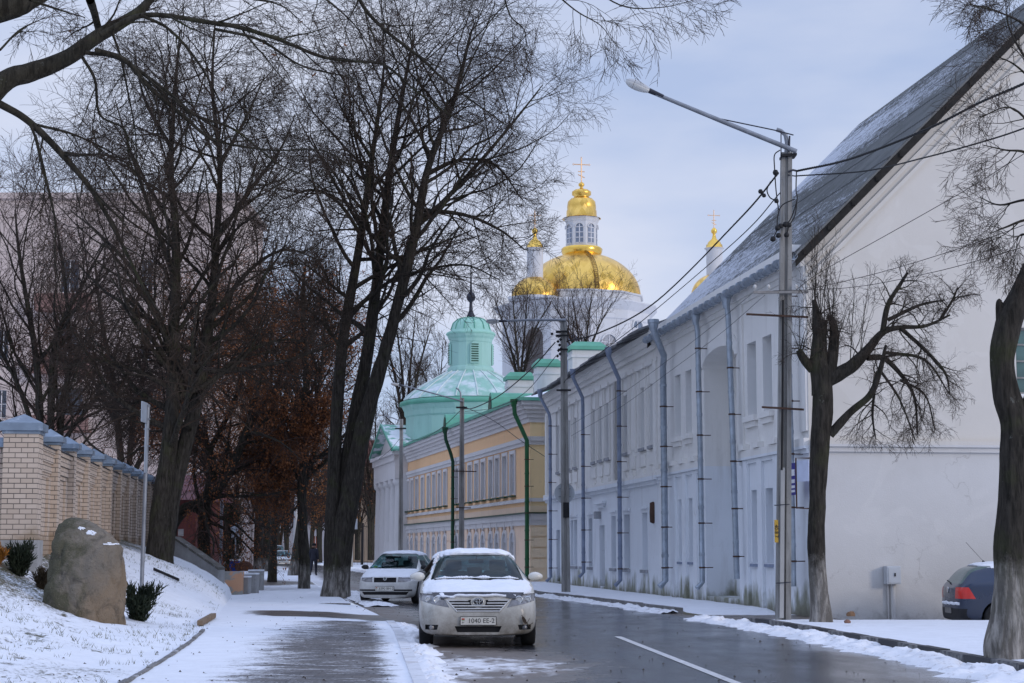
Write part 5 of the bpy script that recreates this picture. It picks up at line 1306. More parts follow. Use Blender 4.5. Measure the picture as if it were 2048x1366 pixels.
A([(1735, 715), (1770, 718), (1810, 760), (1830, 800), (1835, 870)], [13, 11, 8, 6, 3], .2, 12, True, .5)
A([(1765, 665), (1776, 610), (1800, 570), (1815, 545)], [13, 10, 8, 5], .2, 12); A([(1800, 655), (1850, 700), (1890, 745), (1900, 790)], [9, 7, 5, 2], .15, 11); A([(1880, 640), (1905, 600), (1915, 575)], [7, 5, 3], .2, 10); A([(1750, 770), (1745, 830), (1752, 880)], [7, 5, 2], .2, 9); A([(1770, 705), (1850, 720), (1900, 790)], [8, 5, 2], .2, 9)
A([(1776, 640), (1840, 610), (1890, 600)], [8, 6, 3], .1, 10)
A([(1760, 740), (1800, 800), (1830, 880)], [6, 4, 2], .15, 9, True, -.7); A([(1800, 760), (1850, 790), (1870, 860)], [6, 4, 2], .15, 9)
t2 = t.up; t.up = .16; t.ang = (8, 34); t.dens = (13, 3, 2)
for bx, by_ in ((1630, 610), (1640, 640), (1662, 640), (1668, 660), (1648, 650), (1600, 705), (1625, 660), (1672, 700), (1700, 735), (1720, 715)):
    for k in range(3):
        h_ = t.r.uniform(50, 165); dx = t.r.uniform(-34, 34)
        A([(bx, by_), (bx + dx * .4, by_ - h_ * .5), (bx + dx, by_ - h_)], [2.0, 1.4, .6], .3, 3, True, t.r.uniform(-.5, .5))
t.finish('pollard_tree', 'knobbly pollarded tree with limewashed foot in front of the gable', 'tree', P(1641, 1243, Y), M_BARKV, M_TWIG, tsides=16)
# --- big trunk at the right edge
Y = 22.4; t = Tree(91, up=.0, droop=.03, dens=(14, 8, 6), maxlen=1.6, wig=.115, minr=.0028, ang=(25, 60), ratio=(.45, .8))
B = lambda L_, w_, t0=.2, n=None, sp=True, dy=0: t.limb(pp(L_, Y, dy), pr(w_, Y), t0, n, 1.3, sp)
B([(2016, 1318), (2018, 1240), (2024, 1120), (2030, 980), (2030, 860), (2013, 790), (2004, 720), (2016, 650), (2046, 580), (2080, 500), (2110, 380), (2130, 200), (2140, 0)], [92, 78, 70, 64, 64, 52, 46, 50, 46, 42, 38, 30, 24], .99, 1, False)
B([(2008, 690), (2003, 640), (1999, 606), (2002, 600)], [34, 22, 14, 5], .9, 1, False); B([(2040, 900), (2060, 820), (2090, 760), (2130, 700)], [44, 40, 36, 30], .9, 1, False)
for L_ in ([(2130, 160), (2060, 60), (2000, 25), (1940, 8)], [(2125, 250), (2080, 180), (2030, 130), (1985, 110)], [(2120, 330), (2070, 260), (2020, 215), (1960, 235)], [(2115, 380), (2060, 310), (2010, 300), (1965, 290)], [(2105, 430), (2060, 400), (2000, 410), (1960, 395)], [(2100, 470), (2060, 440), (2010, 455), (1985, 465)], [(2140, 60), (2080, 0), (2020, -20), (1960, -10)], [(2080, 520), (2050, 470), (2030, 480)], [(2128, 220), (2060, 130), (2020, 60), (2010, 0)]):
    B(L_, [9, 6, 3.5, 1.6], .45, 6, True, t.r.uniform(-.8, .8))
t.finish('lime_tree', 'thick dark trunk with limewashed foot and broken stub cut by the right edge', 'tree', P(2016, 1312, Y), M_BARKV, M_TWIG, tsides=22)
# --- overhanging limbs of a near tree outside the frame
Y = 15.0; t = Tree(101, up=-.02, droop=.04, dens=(12, 6, 5), maxlen=1.5, wig=.10, minr=.0021, ang=(25, 60), ratio=(.4, .75), seg=(8, 5, 4))
Cc = lambda L_, w_, t0=.1, n=None, sp=True, dy=.8: t.limb(pp(L_, Y, dy), pr(w_, Y), t0, n, .95, sp)
t.limb([(-7.9, 15.0, .05), (-7.8, 15.0, 2.2), (-7.5, 15.0, 4.2), (-6.9, 15.0, 5.4), P(-120, 300, Y)], [.36, .30, .28, .22, .12], .9, 1, 1, False)
Cc([(-120, 300), (0, 170), (60, 145), (130, 118), (200, 70), (280, 22), (320, -30)], [60, 46, 40, 36, 30, 22, 14], .6, 5)
Cc([(-200, 60), (0, 15), (60, -5), (120, -40)], [70, 60, 50, 40], .9, 1, False)
Cc([(-40, 190), (0, 208), (60, 245), (130, 315), (190, 390), (240, 480), (290, 580), (330, 640)], [18, 16, 15, 13, 10, 8, 5, 2], .25, 14)
Cc([(200, 70), (290, 30), (420, 45), (480, 55), (560, 80), (640, 112), (700, 122), (768, 130), (830, 180), (900, 230), (960, 250)], [12, 11, 10, 10, 8, 7, 6, 6, 4, 3, 1.5], .1, 16)
Cc([(430, 58), (520, 80), (600, 130), (680, 150), (720, 160)], [7, 6, 4, 3, 1.5], .2, 8)
Cc([(190, 100), (250, 120), (300, 175), (370, 235), (430, 280), (540, 300), (640, 300), (700, 330)], [12, 11, 9, 8, 6, 4, 3, 1.5], .15, 13)
Cc([(170, 105), (240, 118), (330, 180), (390, 230), (470, 260), (560, 330), (640, 360)], [9, 8, 8, 7, 5, 3, 1.5], .2, 11)
Cc([(220, 55), (240, 110), (255, 180), (270, 260), (275, 330)], [6, 5, 4, 3, 1.5], .2, 9); Cc([(165, 115), (190, 160), (200, 230), (250, 260), (262, 330), (300, 420)], [7, 6, 5, 4, 3, 1.5], .2, 10)
Cc([(70, 270), (90, 350), (110, 440), (110, 520), (125, 600)], [7, 6, 4, 3, 1.5], .2, 9); Cc([(75, 250), (150, 270), (230, 310), (300, 370)], [6, 5, 3, 1.5], .2, 9); Cc([(280, 30), (340, 60), (400, 130), (450, 220), (520, 330)], [7, 6, 5, 3, 1.5], .2, 10)
Cc([(180, 0), (190, 30), (200, 70)], [18, 16, 14], .5, 3); Cc([(60, 0), (120, 20), (170, 35)], [6, 4, 2], .2, 5); Cc([(0, 100), (40, 60), (90, 35)], [5, 4, 1.5], .2, 6)
Cc([(700, -60), (725, 10), (770, 60), (840, 115), (900, 170), (970, 220), (1040, 270)], [9, 8, 7, 6, 4, 3, 1.2], .1, 14); Cc([(560, -60), (640, -10), (700, 40), (740, 90)], [6, 5, 3, 1.5], .1, 10)
Cc([(1000, -40), (1020, 30), (1048, 60), (1055, 110)], [4, 3, 2, 1], .2, 8); Cc([(1080, -40), (1150, 20), (1200, 50), (1225, 82)], [4, 3, 2, 1], .2, 9); Cc([(1150, -50), (1240, 10), (1320, 15), (1390, 0)], [4, 3, 2, 1], .2, 9); Cc([(400, -60), (470, -10), (560, 10), (620, 60)], [6, 5, 3, 1.5], .1, 9)
n_root = t.finish('lime_tree', 'near overhanging tree whose mossy limbs cross the upper left sky', 'tree', (-7.9, 15.0, .05), bark_mat('mossy bark', (.016, .014, .010), (.05, .045, .034), None, .8), M_TWIG)
random.seed(5); mb = MB()
for (lx, ly) in ((528, 84), (628, 150), (445, 178), (418, 160), (560, 52), (548, 110), (475, 236), (480, 28), (602, 44), (140, 62), (690, 90), (490, 145)):
    c = P(lx, ly, Y + .5); s = random.uniform(.018, .04); q = Matrix.Rotation(random.random() * 6, 3, Vector((random.random(), random.random(), .5)).normalized())
    mb.add([c + q @ Vector(v) * s for v in ((-.9, 0, 0), (-.2, .55, .1), (.5, .35, 0), (1, 0, .15), (.4, -.4, .05), (-.3, -.5, 0))], [(0, 1, 2, 3, 4, 5)])
tag(mb.build('leaves', M_LEAF, n_root), kind='stuff')

# --- trees behind the yellow mansion and round the cathedral
def simple_tree(seed, name, label, px, py_base, top, Y, spread, group=None, m_t=M_TWIG, minr=.010, base_z=None, stems=3, m_b=M_BARK):
    t = Tree(seed, up=.06, droop=-.02, dens=(13, 8, 6), maxlen=3.4, wig=.115, minr=minr, ang=(22, 52))
    h = py_base - top
    for k in range(stems):
        a = (k - (stems - 1) / 2) / max(1, stems - 1) * 2 if stems > 1 else 0
        tx = px + a * spread + t.r.uniform(-8, 8)
        t.limb(pp([(px + a * 3, py_base), (px + a * spread * .12, py_base - h * .3), (px + a * spread * .5, py_base - h * .62), (tx, top + abs(a) * h * .14)], Y, t.r.uniform(-2, 2)), pr([h * .026, h * .021, h * .014, 1.2], Y), .25)
    return t.finish(name, label, 'tree', P(px, py_base, Y), m_b, m_t, group, tsides=8)
simple_tree(111, 'bare_tree', 'bare tree in front of the cathedral between spire and second lamp post', 1040, 830, 565, 128, 55, m_t=M_TWIGB, stems=4, minr=.0065)
simple_tree(112, 'bare_tree', 'bare tree in front of the great gilded dome right of the second lamp post', 1165, 800, 570, 126, 62, m_t=M_TWIGB, stems=4, minr=.0065)
simple_tree(113, 'bare_tree', 'bare tree left of the green rotunda dome', 812, 960, 600, 150, 52, stems=4, minr=.011)
simple_tree(114, 'bare_tree', 'thin bare tree low behind the portico pediment', 880, 930, 690, 155, 40, stems=3, minr=.011)
simple_tree(115, 'bare_tree', 'dark bare tree beside the portico in front of the beige house', 742, 1120, 800, 160, 42, stems=4, minr=.012, m_t=M_TWIGB)
simple_tree(116, 'bare_tree', 'low brown bare tree by the iron fence', 715, 1120, 930, 163, 34, stems=4, minr=.012, m_t=M_TWIGB)
# --- the brown tangle closing the street: copies of three trees, each its own object
proto = [simple_tree(120 + i, 'bare_tree', 'bare brown tree in the far tangle where the street ends', 1024, 1100, 780, 170, 62, 'far trees closing the street', M_TWIGB, .014, None, 4) for i in range(3)]
def copy_tree(o, parent=None):
    c = o.copy(); COL.objects.link(c); c.parent = parent
    for ch in [x for x in o.children]: copy_tree(ch, c)
    return c
rr = random.Random(8)
spots = [(400, 150, .8), (430, 176, 1.0), (455, 140, .8), (478, 190, 1.1), (500, 160, .8), (530, 200, 1.2), (556, 210, 1.1), (575, 180, .85), (598, 205, 1.1), (620, 170, .85), (640, 200, 1.0), (660, 178, .95), (385, 190, 1.1), (440, 118, .62), (466, 112, .6), (690, 215, 1.1), (350, 170, 1.0), (515, 225, 1.3)]
for i, (px, Yd, s_) in enumerate(spots):
    o = proto[i % 3] if i < 3 else copy_tree(proto[i % 3])
    o.location = (P(px, 1100, Yd).x, Yd, 0.0); o.scale = (s_, s_, s_ * rr.uniform(.85, 1.15)); o.rotation_euler = (0, 0, rr.random() * 6.28)
# dark hedge behind the rust tree and under the far trees
def bush_mass(name, label, cat, pts, m, seed, n, lh, kind=None, size=.09):
    g = np.random.default_rng(seed); V = []
    for (x, y_, rx, ry, h_) in pts:
        k = n; u = g.random((k, 3)); a = u[:, 0] * 6.283; r_ = np.sqrt(u[:, 1]); z = h_ * u[:, 2] ** .8
        sh = np.sqrt(np.clip(1 - (z / h_) ** 2 * .8, .05, 1)) * (.8 + .25 * np.sin(a * 5 + x))
        c = np.stack([x + rx * r_ * sh * np.cos(a), y_ + ry * r_ * sh * np.sin(a), lh + z], 1)
        d = g.normal(size=(k, 3)) * [.5, .5, 1]; d[:, 2] = np.abs(d[:, 2]) + .4; d /= np.linalg.norm(d, axis=1, keepdims=True); b = np.cross(d, g.normal(size=(k, 3))); b /= np.linalg.norm(b, axis=1, keepdims=True)
        s_ = size * g.uniform(.6, 1.5, (k, 1)); V.append(np.stack([c - b * s_ * .18, c + b * s_ * .18, c + d * s_ * 2.2 + b * s_ * .05, c + d * s_ * 2.2 - b * s_ * .05], 1).reshape(-1, 3))
    V = np.concatenate(V); Q = np.arange(len(V)).reshape(-1, 4)
    return V, Q
M_JUN = mat('juniper green', (.018, .026, .014), .9, .4, 6, kind='World', dirt=(.07, .04, .018), dirt_amt=.5)
k = 92 / 3500
hb = empty('hedge', (P(420, 1100, 92).x, 92, .1), 0, 'dark evergreen hedge behind the thin sign post on the left', 'hedge')
V, Q = bush_mass('hedge', '', '', [(P(x, 1100, 92).x, 92 + i % 2, 1.1, .9, P(0, yt, 92).z) for i, (x, yt) in enumerate(((366, 1010), (392, 985), (420, 990), (446, 1010)))], M_JUN, 4, 2600, .1, size=.16)
link('foliage', quads_mesh('foliage', V - np.array(hb.location), Q, M_JUN, False), hb)
# ================================================================== poles, lamps and wires
def pole_mat():
    t = NT('pole concrete'); v = t.coord((1, 1, .35), 'World')
    c = t.mix(t.ramp(t.noise(v, 3, 7, .62), .35, .65), (.20, .195, .185), (.33, .325, .31))
    c = t.mix(t.math('MULTIPLY', t.ramp(t.noise(t.coord((4, 4, .3), 'World'), 2.2, 7, .65), .55, .7), .6), c, (.10, .095, .085))
    c = t.mix(t.ramp(t.noise(t.coord((1, 1, 1), 'World'), 30, 3), .68, .74), c, (.08, .08, .075))
    t.set(c, .9, 0, .25); t.bump(t.noise(t.coord((1, 1, 1), 'World'), 45, 5, .6), .4, .01); return t.m
M_POLE = pole_mat(); M_GALV = mat('galvanised tube', (.24, .255, .28), .45, .2, 4, metal=.5); M_LAMPW = mat('lamp housing', (.42, .43, .44), .45, .12, 4); M_LENS = mat('milky lens', (.52, .52, .50), .25, .15, 5, spec=.6)
def pole(label, x, Y, z0, ztop, wb, wt, group=None, xt=None):
    e = empty('lamp_post', (x, Y, z0), 0, label, 'lamp post', group)
    m = MB(); k = .28; P_ = []
    xb = x
    for z, w_ in ((z0 - .05, wb), (ztop, wt)):
        x = xb if z < ztop or xt is None else xt
        h = w_ / 2; P_ += [(x - h, Y - h * .7, z), (x - h * k, Y - h * .7, z), (x - h * k * .7, Y - h * .35, z), (x + h * k * .7, Y - h * .35, z), (x + h * k, Y - h * .7, z), (x + h, Y - h * .7, z), (x + h, Y + h * .7, z), (x - h, Y + h * .7, z)]
    n = 8; m.add(P_, [(i, (i + 1) % n, n + (i + 1) % n, n + i) for i in range(n)] + [tuple(range(n, 2 * n))])
    return e, m.build('pole', M_POLE, e)
def lamp_head(c, d, s, parent):
    """cobra-head lamp: c = socket end, d = direction outwards"""
    d = Vector(d).normalized(); q = d.to_track_quat('X', 'Z').to_matrix()
    def egg(a, zs, m, nm, par, z0):
        bm = bmesh.new(); bmesh.ops.create_uvsphere(bm, u_segments=20, v_segments=12, radius=1)
        for v in bm.verts:
            x = v.co.x; taper = .62 + .38 * max(0.0, x * .5 + .5) ** .7
            if v.co.z * (1 if zs > 0 else -1) < 0: v.co.z *= .12
            v.co = Vector((x * .40 * s, v.co.y * .17 * s * taper, v.co.z * abs(zs) * s * taper))
        g = MB(); g.bm(bm, Matrix.Translation(Vector(c) + d * .52 * s) @ q.to_4x4(), 0, True); return g.build(nm, m, par)
    h = egg(0, .15, M_LAMPW, 'lamp_housing', parent, 0); egg(0, -.17, M_LENS, 'lamp_lens', h, 0)
    g = MB(); g.tube([Vector(c) - d * .22 * s, Vector(c) + d * .22 * s], [.055 * s, .075 * s], 10); g.build('lamp_socket', M_SPIRE, h)
# near post
Y1 = 35.3; p1 = P(1566, 1236, Y1); z0 = .09; ztop = P(1573, 306, Y1).z
e1, _ = pole('tall concrete lamp post with long slanting lamp arm beside the pollarded tree', p1.x, Y1, z0, ztop, .29, .22, None, P(1572.5, 306, Y1).x)
X1 = p1.x + .03
m = MB(); m.tube([P(1593, 303, Y1 - .2), P(1450, 245, Y1 - .25), P(1312, 188, Y1 - .3)], [.05, .047, .04], 10); arm = m.build('lamp_arm', M_GALV, e1)
lamp_head(P(1312, 187, Y1 - .3), P(1257, 163, Y1 - .3) - P(1312, 187, Y1 - .3), .74, e1)
m = MB(); m.tube([P(1572, 320, Y1), P(1574, 285, Y1), P(1571, 270, Y1), P(1562, 262, Y1), P(1553, 259, Y1)], .045, 10); m.build('bent_tube', M_GALV, e1)
m = MB(); m.tube([P(1587, 270, Y1 - .1), P(1553, 261, Y1 - .1), P(1438, 237, Y1 - .25)], .014, 5); m.tube([P(1579, 272, Y1 - .05), P(1578, 310, Y1 - .05)], .02, 5); m.tube([P(1562, 262, Y1 - .1), P(1562, 320, Y1 - .1)], .012, 5); m.build('stay_rod', M_SPIRE, e1)
m = MB(); m.obox(P(1564, 313, Y1 - .18), (P(1594, 310, Y1 - .18) - P(1564, 313, Y1 - .18)), (0, .36, 0), (0, 0, .05)); m.build('clamp', M_DARK, e1)
m = MB(); m.obox(P(1507, 587, Y1 - .16), P(1616, 586, Y1 - .16) - P(1507, 587, Y1 - .16), (0, .05, 0), (0, 0, .055)); ca = m.build('cross_arm', mat('weathered arm', (.26, .25, .24), .8, .25, 6), e1)
m = MB()
for px in (1510, 1537, 1592, 1613): b = P(px, 580, Y1 - .14); m.tube([b, b + Vector((0, 0, .06))], .008, 5); m.lathe([(.015, .03), (.035, .04), (.03, .07), (.036, .085), (.02, .11)], b, 8)
m.build('insulators', mat('porcelain', (.6, .6, .58), .25), ca)
for (a, b, ya, yb) in ((1493, 1617, 630, 636), (1524, 1608, 816, 821)):
    m = MB(); A_ = P(a, ya, Y1 - .17); m.obox(A_, P(b, yb, Y1 - .17) - A_, (0, .04, 0), (0, 0, .04)); m.build('cross_bar', M_RUST, e1)
m = MB(); m.obox(P(1559.5, 1236, Y1 - .152), P(1567.5, 1236, Y1 - .152) - P(1559.5, 1236, Y1 - .152), (0, .05, 0), Vector((P(1562, 940, Y1).x - P(1559.5, 1236, Y1).x, 0, P(1560, 940, Y1).z - z0))); m.build('cable_duct', mat('pale duct', (.40, .40, .39), .7, .12, 3, kind='World', stretch=(1, 1, .3)), e1)
m = MB(); m.tube([P(1563.5, 940, Y1 - .15), P(1565, 800, Y1 - .14), P(1566, 600, Y1 - .13)], .022, 6); m.build('cable_riser', M_BLACK, e1)
for py in (1010, 1165):
    m = MB(); zc = P(1566, py, Y1).z; w_ = .15; m.tube([(p1.x - w_, Y1 - .125, zc - .01), (p1.x, Y1 - .21, zc), (p1.x + w_, Y1 - .125, zc + .01)], .01, 5); m.build('wire_tie', M_SPIRE, e1)
a = P(1549.5, 1085, Y1 - .125); b = P(1557, 1085, Y1 - .125); zt_ = P(1550, 1040, Y1).z - a.z
m = MB(); m.obox(a, b - a, (0, .015, 0), (0, 0, zt_)); yp = m.build('warning_plate', mat('yellow plate', (.52, .33, .055), .5, .12, 6), e1)
def text_obj(txt, size, name, m_, parent, loc, ex, ez, extrude=.002, align='CENTER'):
    """text as a mesh: ex = reading direction, ez = up, both unit vectors in the parent's frame"""
    cu = bpy.data.curves.new(name, 'FONT'); cu.body = txt; cu.size = size; cu.extrude = extrude; cu.align_x = align; cu.align_y = 'CENTER'; cu.resolution_u = 3
    o = bpy.data.objects.new(name + '_tmp', cu); COL.objects.link(o)
    me = bpy.data.meshes.new_from_object(o.evaluated_get(bpy.context.evaluated_depsgraph_get())); bpy.data.objects.remove(o); bpy.data.curves.remove(cu)
    ex = Vector(ex).normalized(); ez = Vector(ez).normalized(); ey = ex.cross(ez)      # ey: into the surface is +ey
    M = Matrix((ex, ez, -ey)).transposed().to_4x4(); M.translation = Vector(loc)
    me.transform(M); me.materials.clear(); me.materials.append(m_); me.name = name
    return link(name, me, parent)
M_INK = mat('black ink', (.02, .02, .022), .5)
cpl = (a + b) / 2 + Vector((0, -.006, zt_ / 2)) - Vector(e1.location)
text_obj('40-8 7', zt_ * .22, 'lettering', M_INK, yp, cpl, (0, 0, -1), (1, 0, 0))
m = MB()                        # black connectors hanging in the cables
for (px, py, r_) in ((1521, 383, .05), (1528, 391, .045), (1553, 402, .05), (1555, 456, .06), (1561, 452, .055), (1571, 449, .06), (1578, 450, .055), (1557, 471, .055), (1546, 478, .06), (1573, 470, .055), (1551, 345, .06)):
    c = P(px, py, Y1 - .2); m.lathe([(0, -r_), (r_ * .8, -r_ * .7), (r_, 0), (r_ * .7, r_ * .8), (0, r_)], c, 8)
m.build('cable_connectors', M_BLACK, e1)
def cable(label, pts, r, m_=M_BLACK, twist=0.0, name='power_cable', sag=None):
    p = catmull([tuple(q) for q in pts], 16); q = MB()
    if twist:
        n = len(p) * 5; tt = np.linspace(0, len(p) - 1, n); ii = np.minimum(tt.astype(int), len(p) - 2); f = (tt - ii)[:, None]; d = p[ii] * (1 - f) + p[ii + 1] * f
        L = np.concatenate([[0], np.cumsum(np.linalg.norm(np.diff(d, axis=0), axis=1))])
        for ph in (0, 2.1, 4.2):
            a_ = L * twist + ph; off = np.stack([.3 * np.cos(a_), .6 * np.cos(a_), np.sin(a_)], 1) * r * .95; q.tube([Vector(x) for x in d + off], r * .72, 5)
    else: q.tube([Vector(x) for x in p], r, 6)
    return tag(q.build(name, m_), label, 'cable')
for nm, L_ in (('cable_loop', [(1593, 340), (1592, 380), (1594, 400), (1582, 436), (1572, 448)]), ('cable_loop', [(1594, 400), (1590, 430), (1579, 450)]), ('cable_loop', [(1590, 398), (1565, 410), (1556, 430), (1554, 455)]), ('cable_loop', [(1541, 363), (1534, 380), (1540, 395), (1552, 401)]), ('cable_loop', [(1560, 300), (1549, 310), (1549, 335), (1552, 380), (1557, 420)]), ('cable_loop', [(1554, 460), (1546, 478)]), ('cable_loop', [(1578, 452), (1573, 470)])):
    q = MB(); q.tube([Vector(x) for x in catmull([tuple(P(x, y, Y1 - .22)) for x, y in L_], 8)], .013, 5); q.build(nm, M_BLACK, e1)
m = MB(); m.tube([P(1576, 344, Y1 - .1), P(1586, 340, Y1 - .12), P(1594, 342, Y1)], .022, 6); m.tube([P(1576, 350, Y1 - .1), P(1590, 352, Y1)], .014, 5); m.build('cable_bracket', M_SPIRE, e1)
# second post
Y2 = 57.6; p2 = P(1132, 1182, Y2); zt2 = P(1127, 643, Y2).z
e2, _ = pole('second concrete lamp post with level arm, carrying the round sign back', p2.x, Y2, .11, zt2, .29, .21, None, P(1127, 643, Y2).x)
m = MB(); m.tube([P(1131, 640, Y2 - .1), P(1060, 640, Y2 - .1), P(1005, 642, Y2 - .1)], [.045, .04, .035], 8); m.tube([P(1129, 655, Y2), P(1129, 637, Y2)], .05, 8); m.build('lamp_arm', M_GALV, e2)
lamp_head(P(1006, 642, Y2 - .1), (-1, 0, -.02), .62, e2)
m = MB()
for (a_, b_, y_) in ((1112, 1136, 664), (1112, 1138, 672), (1116, 1136, 700)): A_ = P(a_, y_, Y2 - .15); m.obox(A_, P(b_, y_, Y2 - .15) - A_, (0, .3, 0), (0, 0, .05))
m.build('clamps', M_DARK, e2); A_ = P(1113, 782, Y2 - .16); m = MB(); m.obox(A_, P(1142, 782, Y2 - .16) - A_, (0, .05, 0), (0, 0, .06)); m.build('cross_arm', M_DARK, e2)
m = MB()
for i in range(9): c = P(1104 + (i * 37) % 19, 668 + ((i * 29) % 47), Y2 - .25); r_ = .06; m.lathe([(0, -r_), (r_, 0), (0, r_)], c, 7)
m.build('cable_connectors', M_BLACK, e2)
A_ = P(1126.5, 1035, Y2 - .105); B_ = P(1138.5, 1035, Y2 - .105); m = MB(); m.obox(A_ + Vector((0, -.02, 0)), B_ - A_, (0, .02, 0), (0, 0, P(0, 1005, Y2).z - A_.z)); m.build('black_sticker', M_DARK, e2)
sg = empty('road_sign', (p2.x, Y2 + .16, P(1130, 986, Y2).z), 0, 'round grey back of a road sign strapped to the second lamp post', 'sign')
m = MB(); q = MB(); c = Vector(sg.location) + Vector((-.03, 0, 0)); n = 28
m.prism([c + Vector((.335 * math.cos(2 * math.pi * i / n), 0, .335 * math.sin(2 * math.pi * i / n))) for i in range(n)], (0, .015, 0)); m.build('disc', mat('sign back', (.42, .45, .48), .5, .1, 3, metal=.3), sg)
for dz in (-.13, .13): q.obox(c + Vector((-.2, -.03, dz)), (.4, 0, 0), (0, .028, 0), (0, 0, .03))
q.build('brackets', M_GALV, sg)
# third, fourth and far posts
def small_post(px, pyt, Y, wpx, label, arm, head):
    a_ = P(px, 1100, Y); k = Y / 3500; zt_ = P(px, pyt, Y).z
    e, _ = pole(label, a_.x, Y, .1, zt_, wpx * k * 1.15, wpx * k * .85)
    m = MB(); m.tube([P(x, y, Y - .1) for x, y in arm], .035, 7); m.build('lamp_arm', M_GALV, e); lamp_head(P(*arm[-1], Y - .1), (-1, 0, .12), head, e)
    m = MB(); A_ = P(px - 11, pyt + 20, Y - .14); m.obox(A_, P(px + 11, pyt + 20, Y - .14) - A_, (0, .28, 0), (0, 0, .07)); m.build('clamps', M_DARK, e); return e
e3 = small_post(923, 796, 85, 10, 'third concrete lamp post with thin curved arm in front of the yellow mansion', [(922, 800), (920, 785), (912, 777)], .1) if False else small_post(923, 796, 85, 10, 'third concrete lamp post with thin slanting arm in front of the yellow mansion', [(926, 803), (860, 785), (802, 770)], .55)
m = MB(); m.tube([P(922, 800, 85), P(921, 785, 85), P(917, 779, 85), P(912, 776, 85)], .04, 7); m.build('bent_tube', M_GALV, e3)
m = MB()
for y_ in (943, 1016): A_ = P(905 if y_ == 943 else 912, y_, 84.85); m.obox(A_, P(953 if y_ == 943 else 942, y_ + 1, 84.85) - A_, (0, .05, 0), (0, 0, .05))
m.build('cross_bar', M_RUST, e3)
e4 = small_post(801, 838, 110, 8, 'fourth slim lamp post standing by the portico', [(800, 842), (786, 836), (768, 831)], .5)
q = empty('lamp_post', P(590, 1100, 150), 0, 'leaning pale concrete post between the distant tree trunks', 'lamp post'); q.location.z = .1
m = MB(); m.tube([(P(588, 1100, 150).x, 150, .1), P(595, 947, 150)], [.19, .14], 8); m.build('pole', mat('pale concrete', (.42, .42, .42), .9, .1), q); m = MB(); m.tube([P(595, 948, 150), P(580, 942, 150), P(570, 944, 150)], [.04, .04, .09], 6); m.build('lamp_arm', M_GALV, q)
# cables
top1 = [P(1557, 345, Y1), P(1554, 392, Y1)]
PA = lambda px, py, Y: P(px, py, Y)
cable('thick twisted black cable running from the near lamp post to the second post', [PA(1557, 346, Y1), PA(1480, 437, 38.5), PA(1311, 604, 46), PA(1200, 665, 52), PA(1133, 683, Y2)], .0155, twist=20)
cable('thin twisted cable below the thick one between the first two lamp posts', [PA(1560, 386, Y1), PA(1480, 474, 38.5), PA(1300, 629, 46), PA(1212, 697, 51.5), PA(1140, 752, 55), PA(1128, 765, Y2)], .0095, twist=28)
cable('thick twisted black cable crossing the roof from the near lamp post to the right', [PA(1594, 342, Y1), PA(1700, 318, 33), PA(1850, 260, 30), PA(1960, 205, 28), PA(2052, 165, 26.4), PA(2200, 90, 24)], .0155, twist=20)
cable('second thinner twisted cable crossing the roof to the right', [PA(1590, 352, Y1), PA(1730, 342, 33), PA(1850, 315, 30), PA(1960, 285, 28), PA(2052, 255, 26.4), PA(2200, 195, 24)], .0095, twist=28)
for i, (L_, lab) in enumerate((([(1592, 580, Y1), (1640, 545, 34), (1800, 455, 31), (1940, 375, 29), (2060, 300, 27)], 'uppermost thin wire over the blank gable'), ([(1613, 580, Y1), (1760, 545, 33), (1900, 503, 30), (2000, 468, 28.5), (2060, 445, 27)], 'middle thin wire over the blank gable'), ([(1537, 582, Y1), (1700, 575, 33), (1850, 548, 30), (1960, 520, 28.5), (2060, 490, 27)], 'lower thin wire over the blank gable'))): cable(lab, [PA(*q) for q in L_], .006, name='wire')
for L_, lab in (([(1510, 582, Y1), (1440, 640, 39), (1350, 710, 44), (1240, 790, 51), (1142, 850, Y2)], 'thin wire slanting across the upper windows of the white house'), ([(1530, 590, Y1), (1440, 668, 39), (1350, 735, 44), (1240, 815, 51), (1142, 872, Y2)], 'lower thin wire slanting across the white house')): cable(lab, [PA(*q) for q in L_], .005, name='wire')
cable('black cable from the second post down to the third post', [PA(1110, 685, Y2), PA(1060, 740, 65), PA(1000, 790, 73), PA(950, 815, 80), PA(926, 818, 85)], .022)
cable('thin cable from the second post passing the third post to the roof edge', [PA(1112, 712, Y2), PA(1050, 785, 65), PA(990, 815, 73), PA(930, 823, 85)], .012)
cable('cable from the third to the fourth post across the yellow mansion', [PA(920, 822, 85), PA(880, 858, 92), PA(840, 878, 100), PA(803, 880, 110)], .016)
cable('cable from the fourth post to the pediment', [PA(799, 878, 110), PA(780, 900, 114), PA(758, 918, 119)], .014)
cable('slanting cable from the third post to the corner of the old white house', [PA(926, 812, 85), PA(985, 840, 82), PA(1040, 880, 79), PA(1097, 918, 76)], .014)

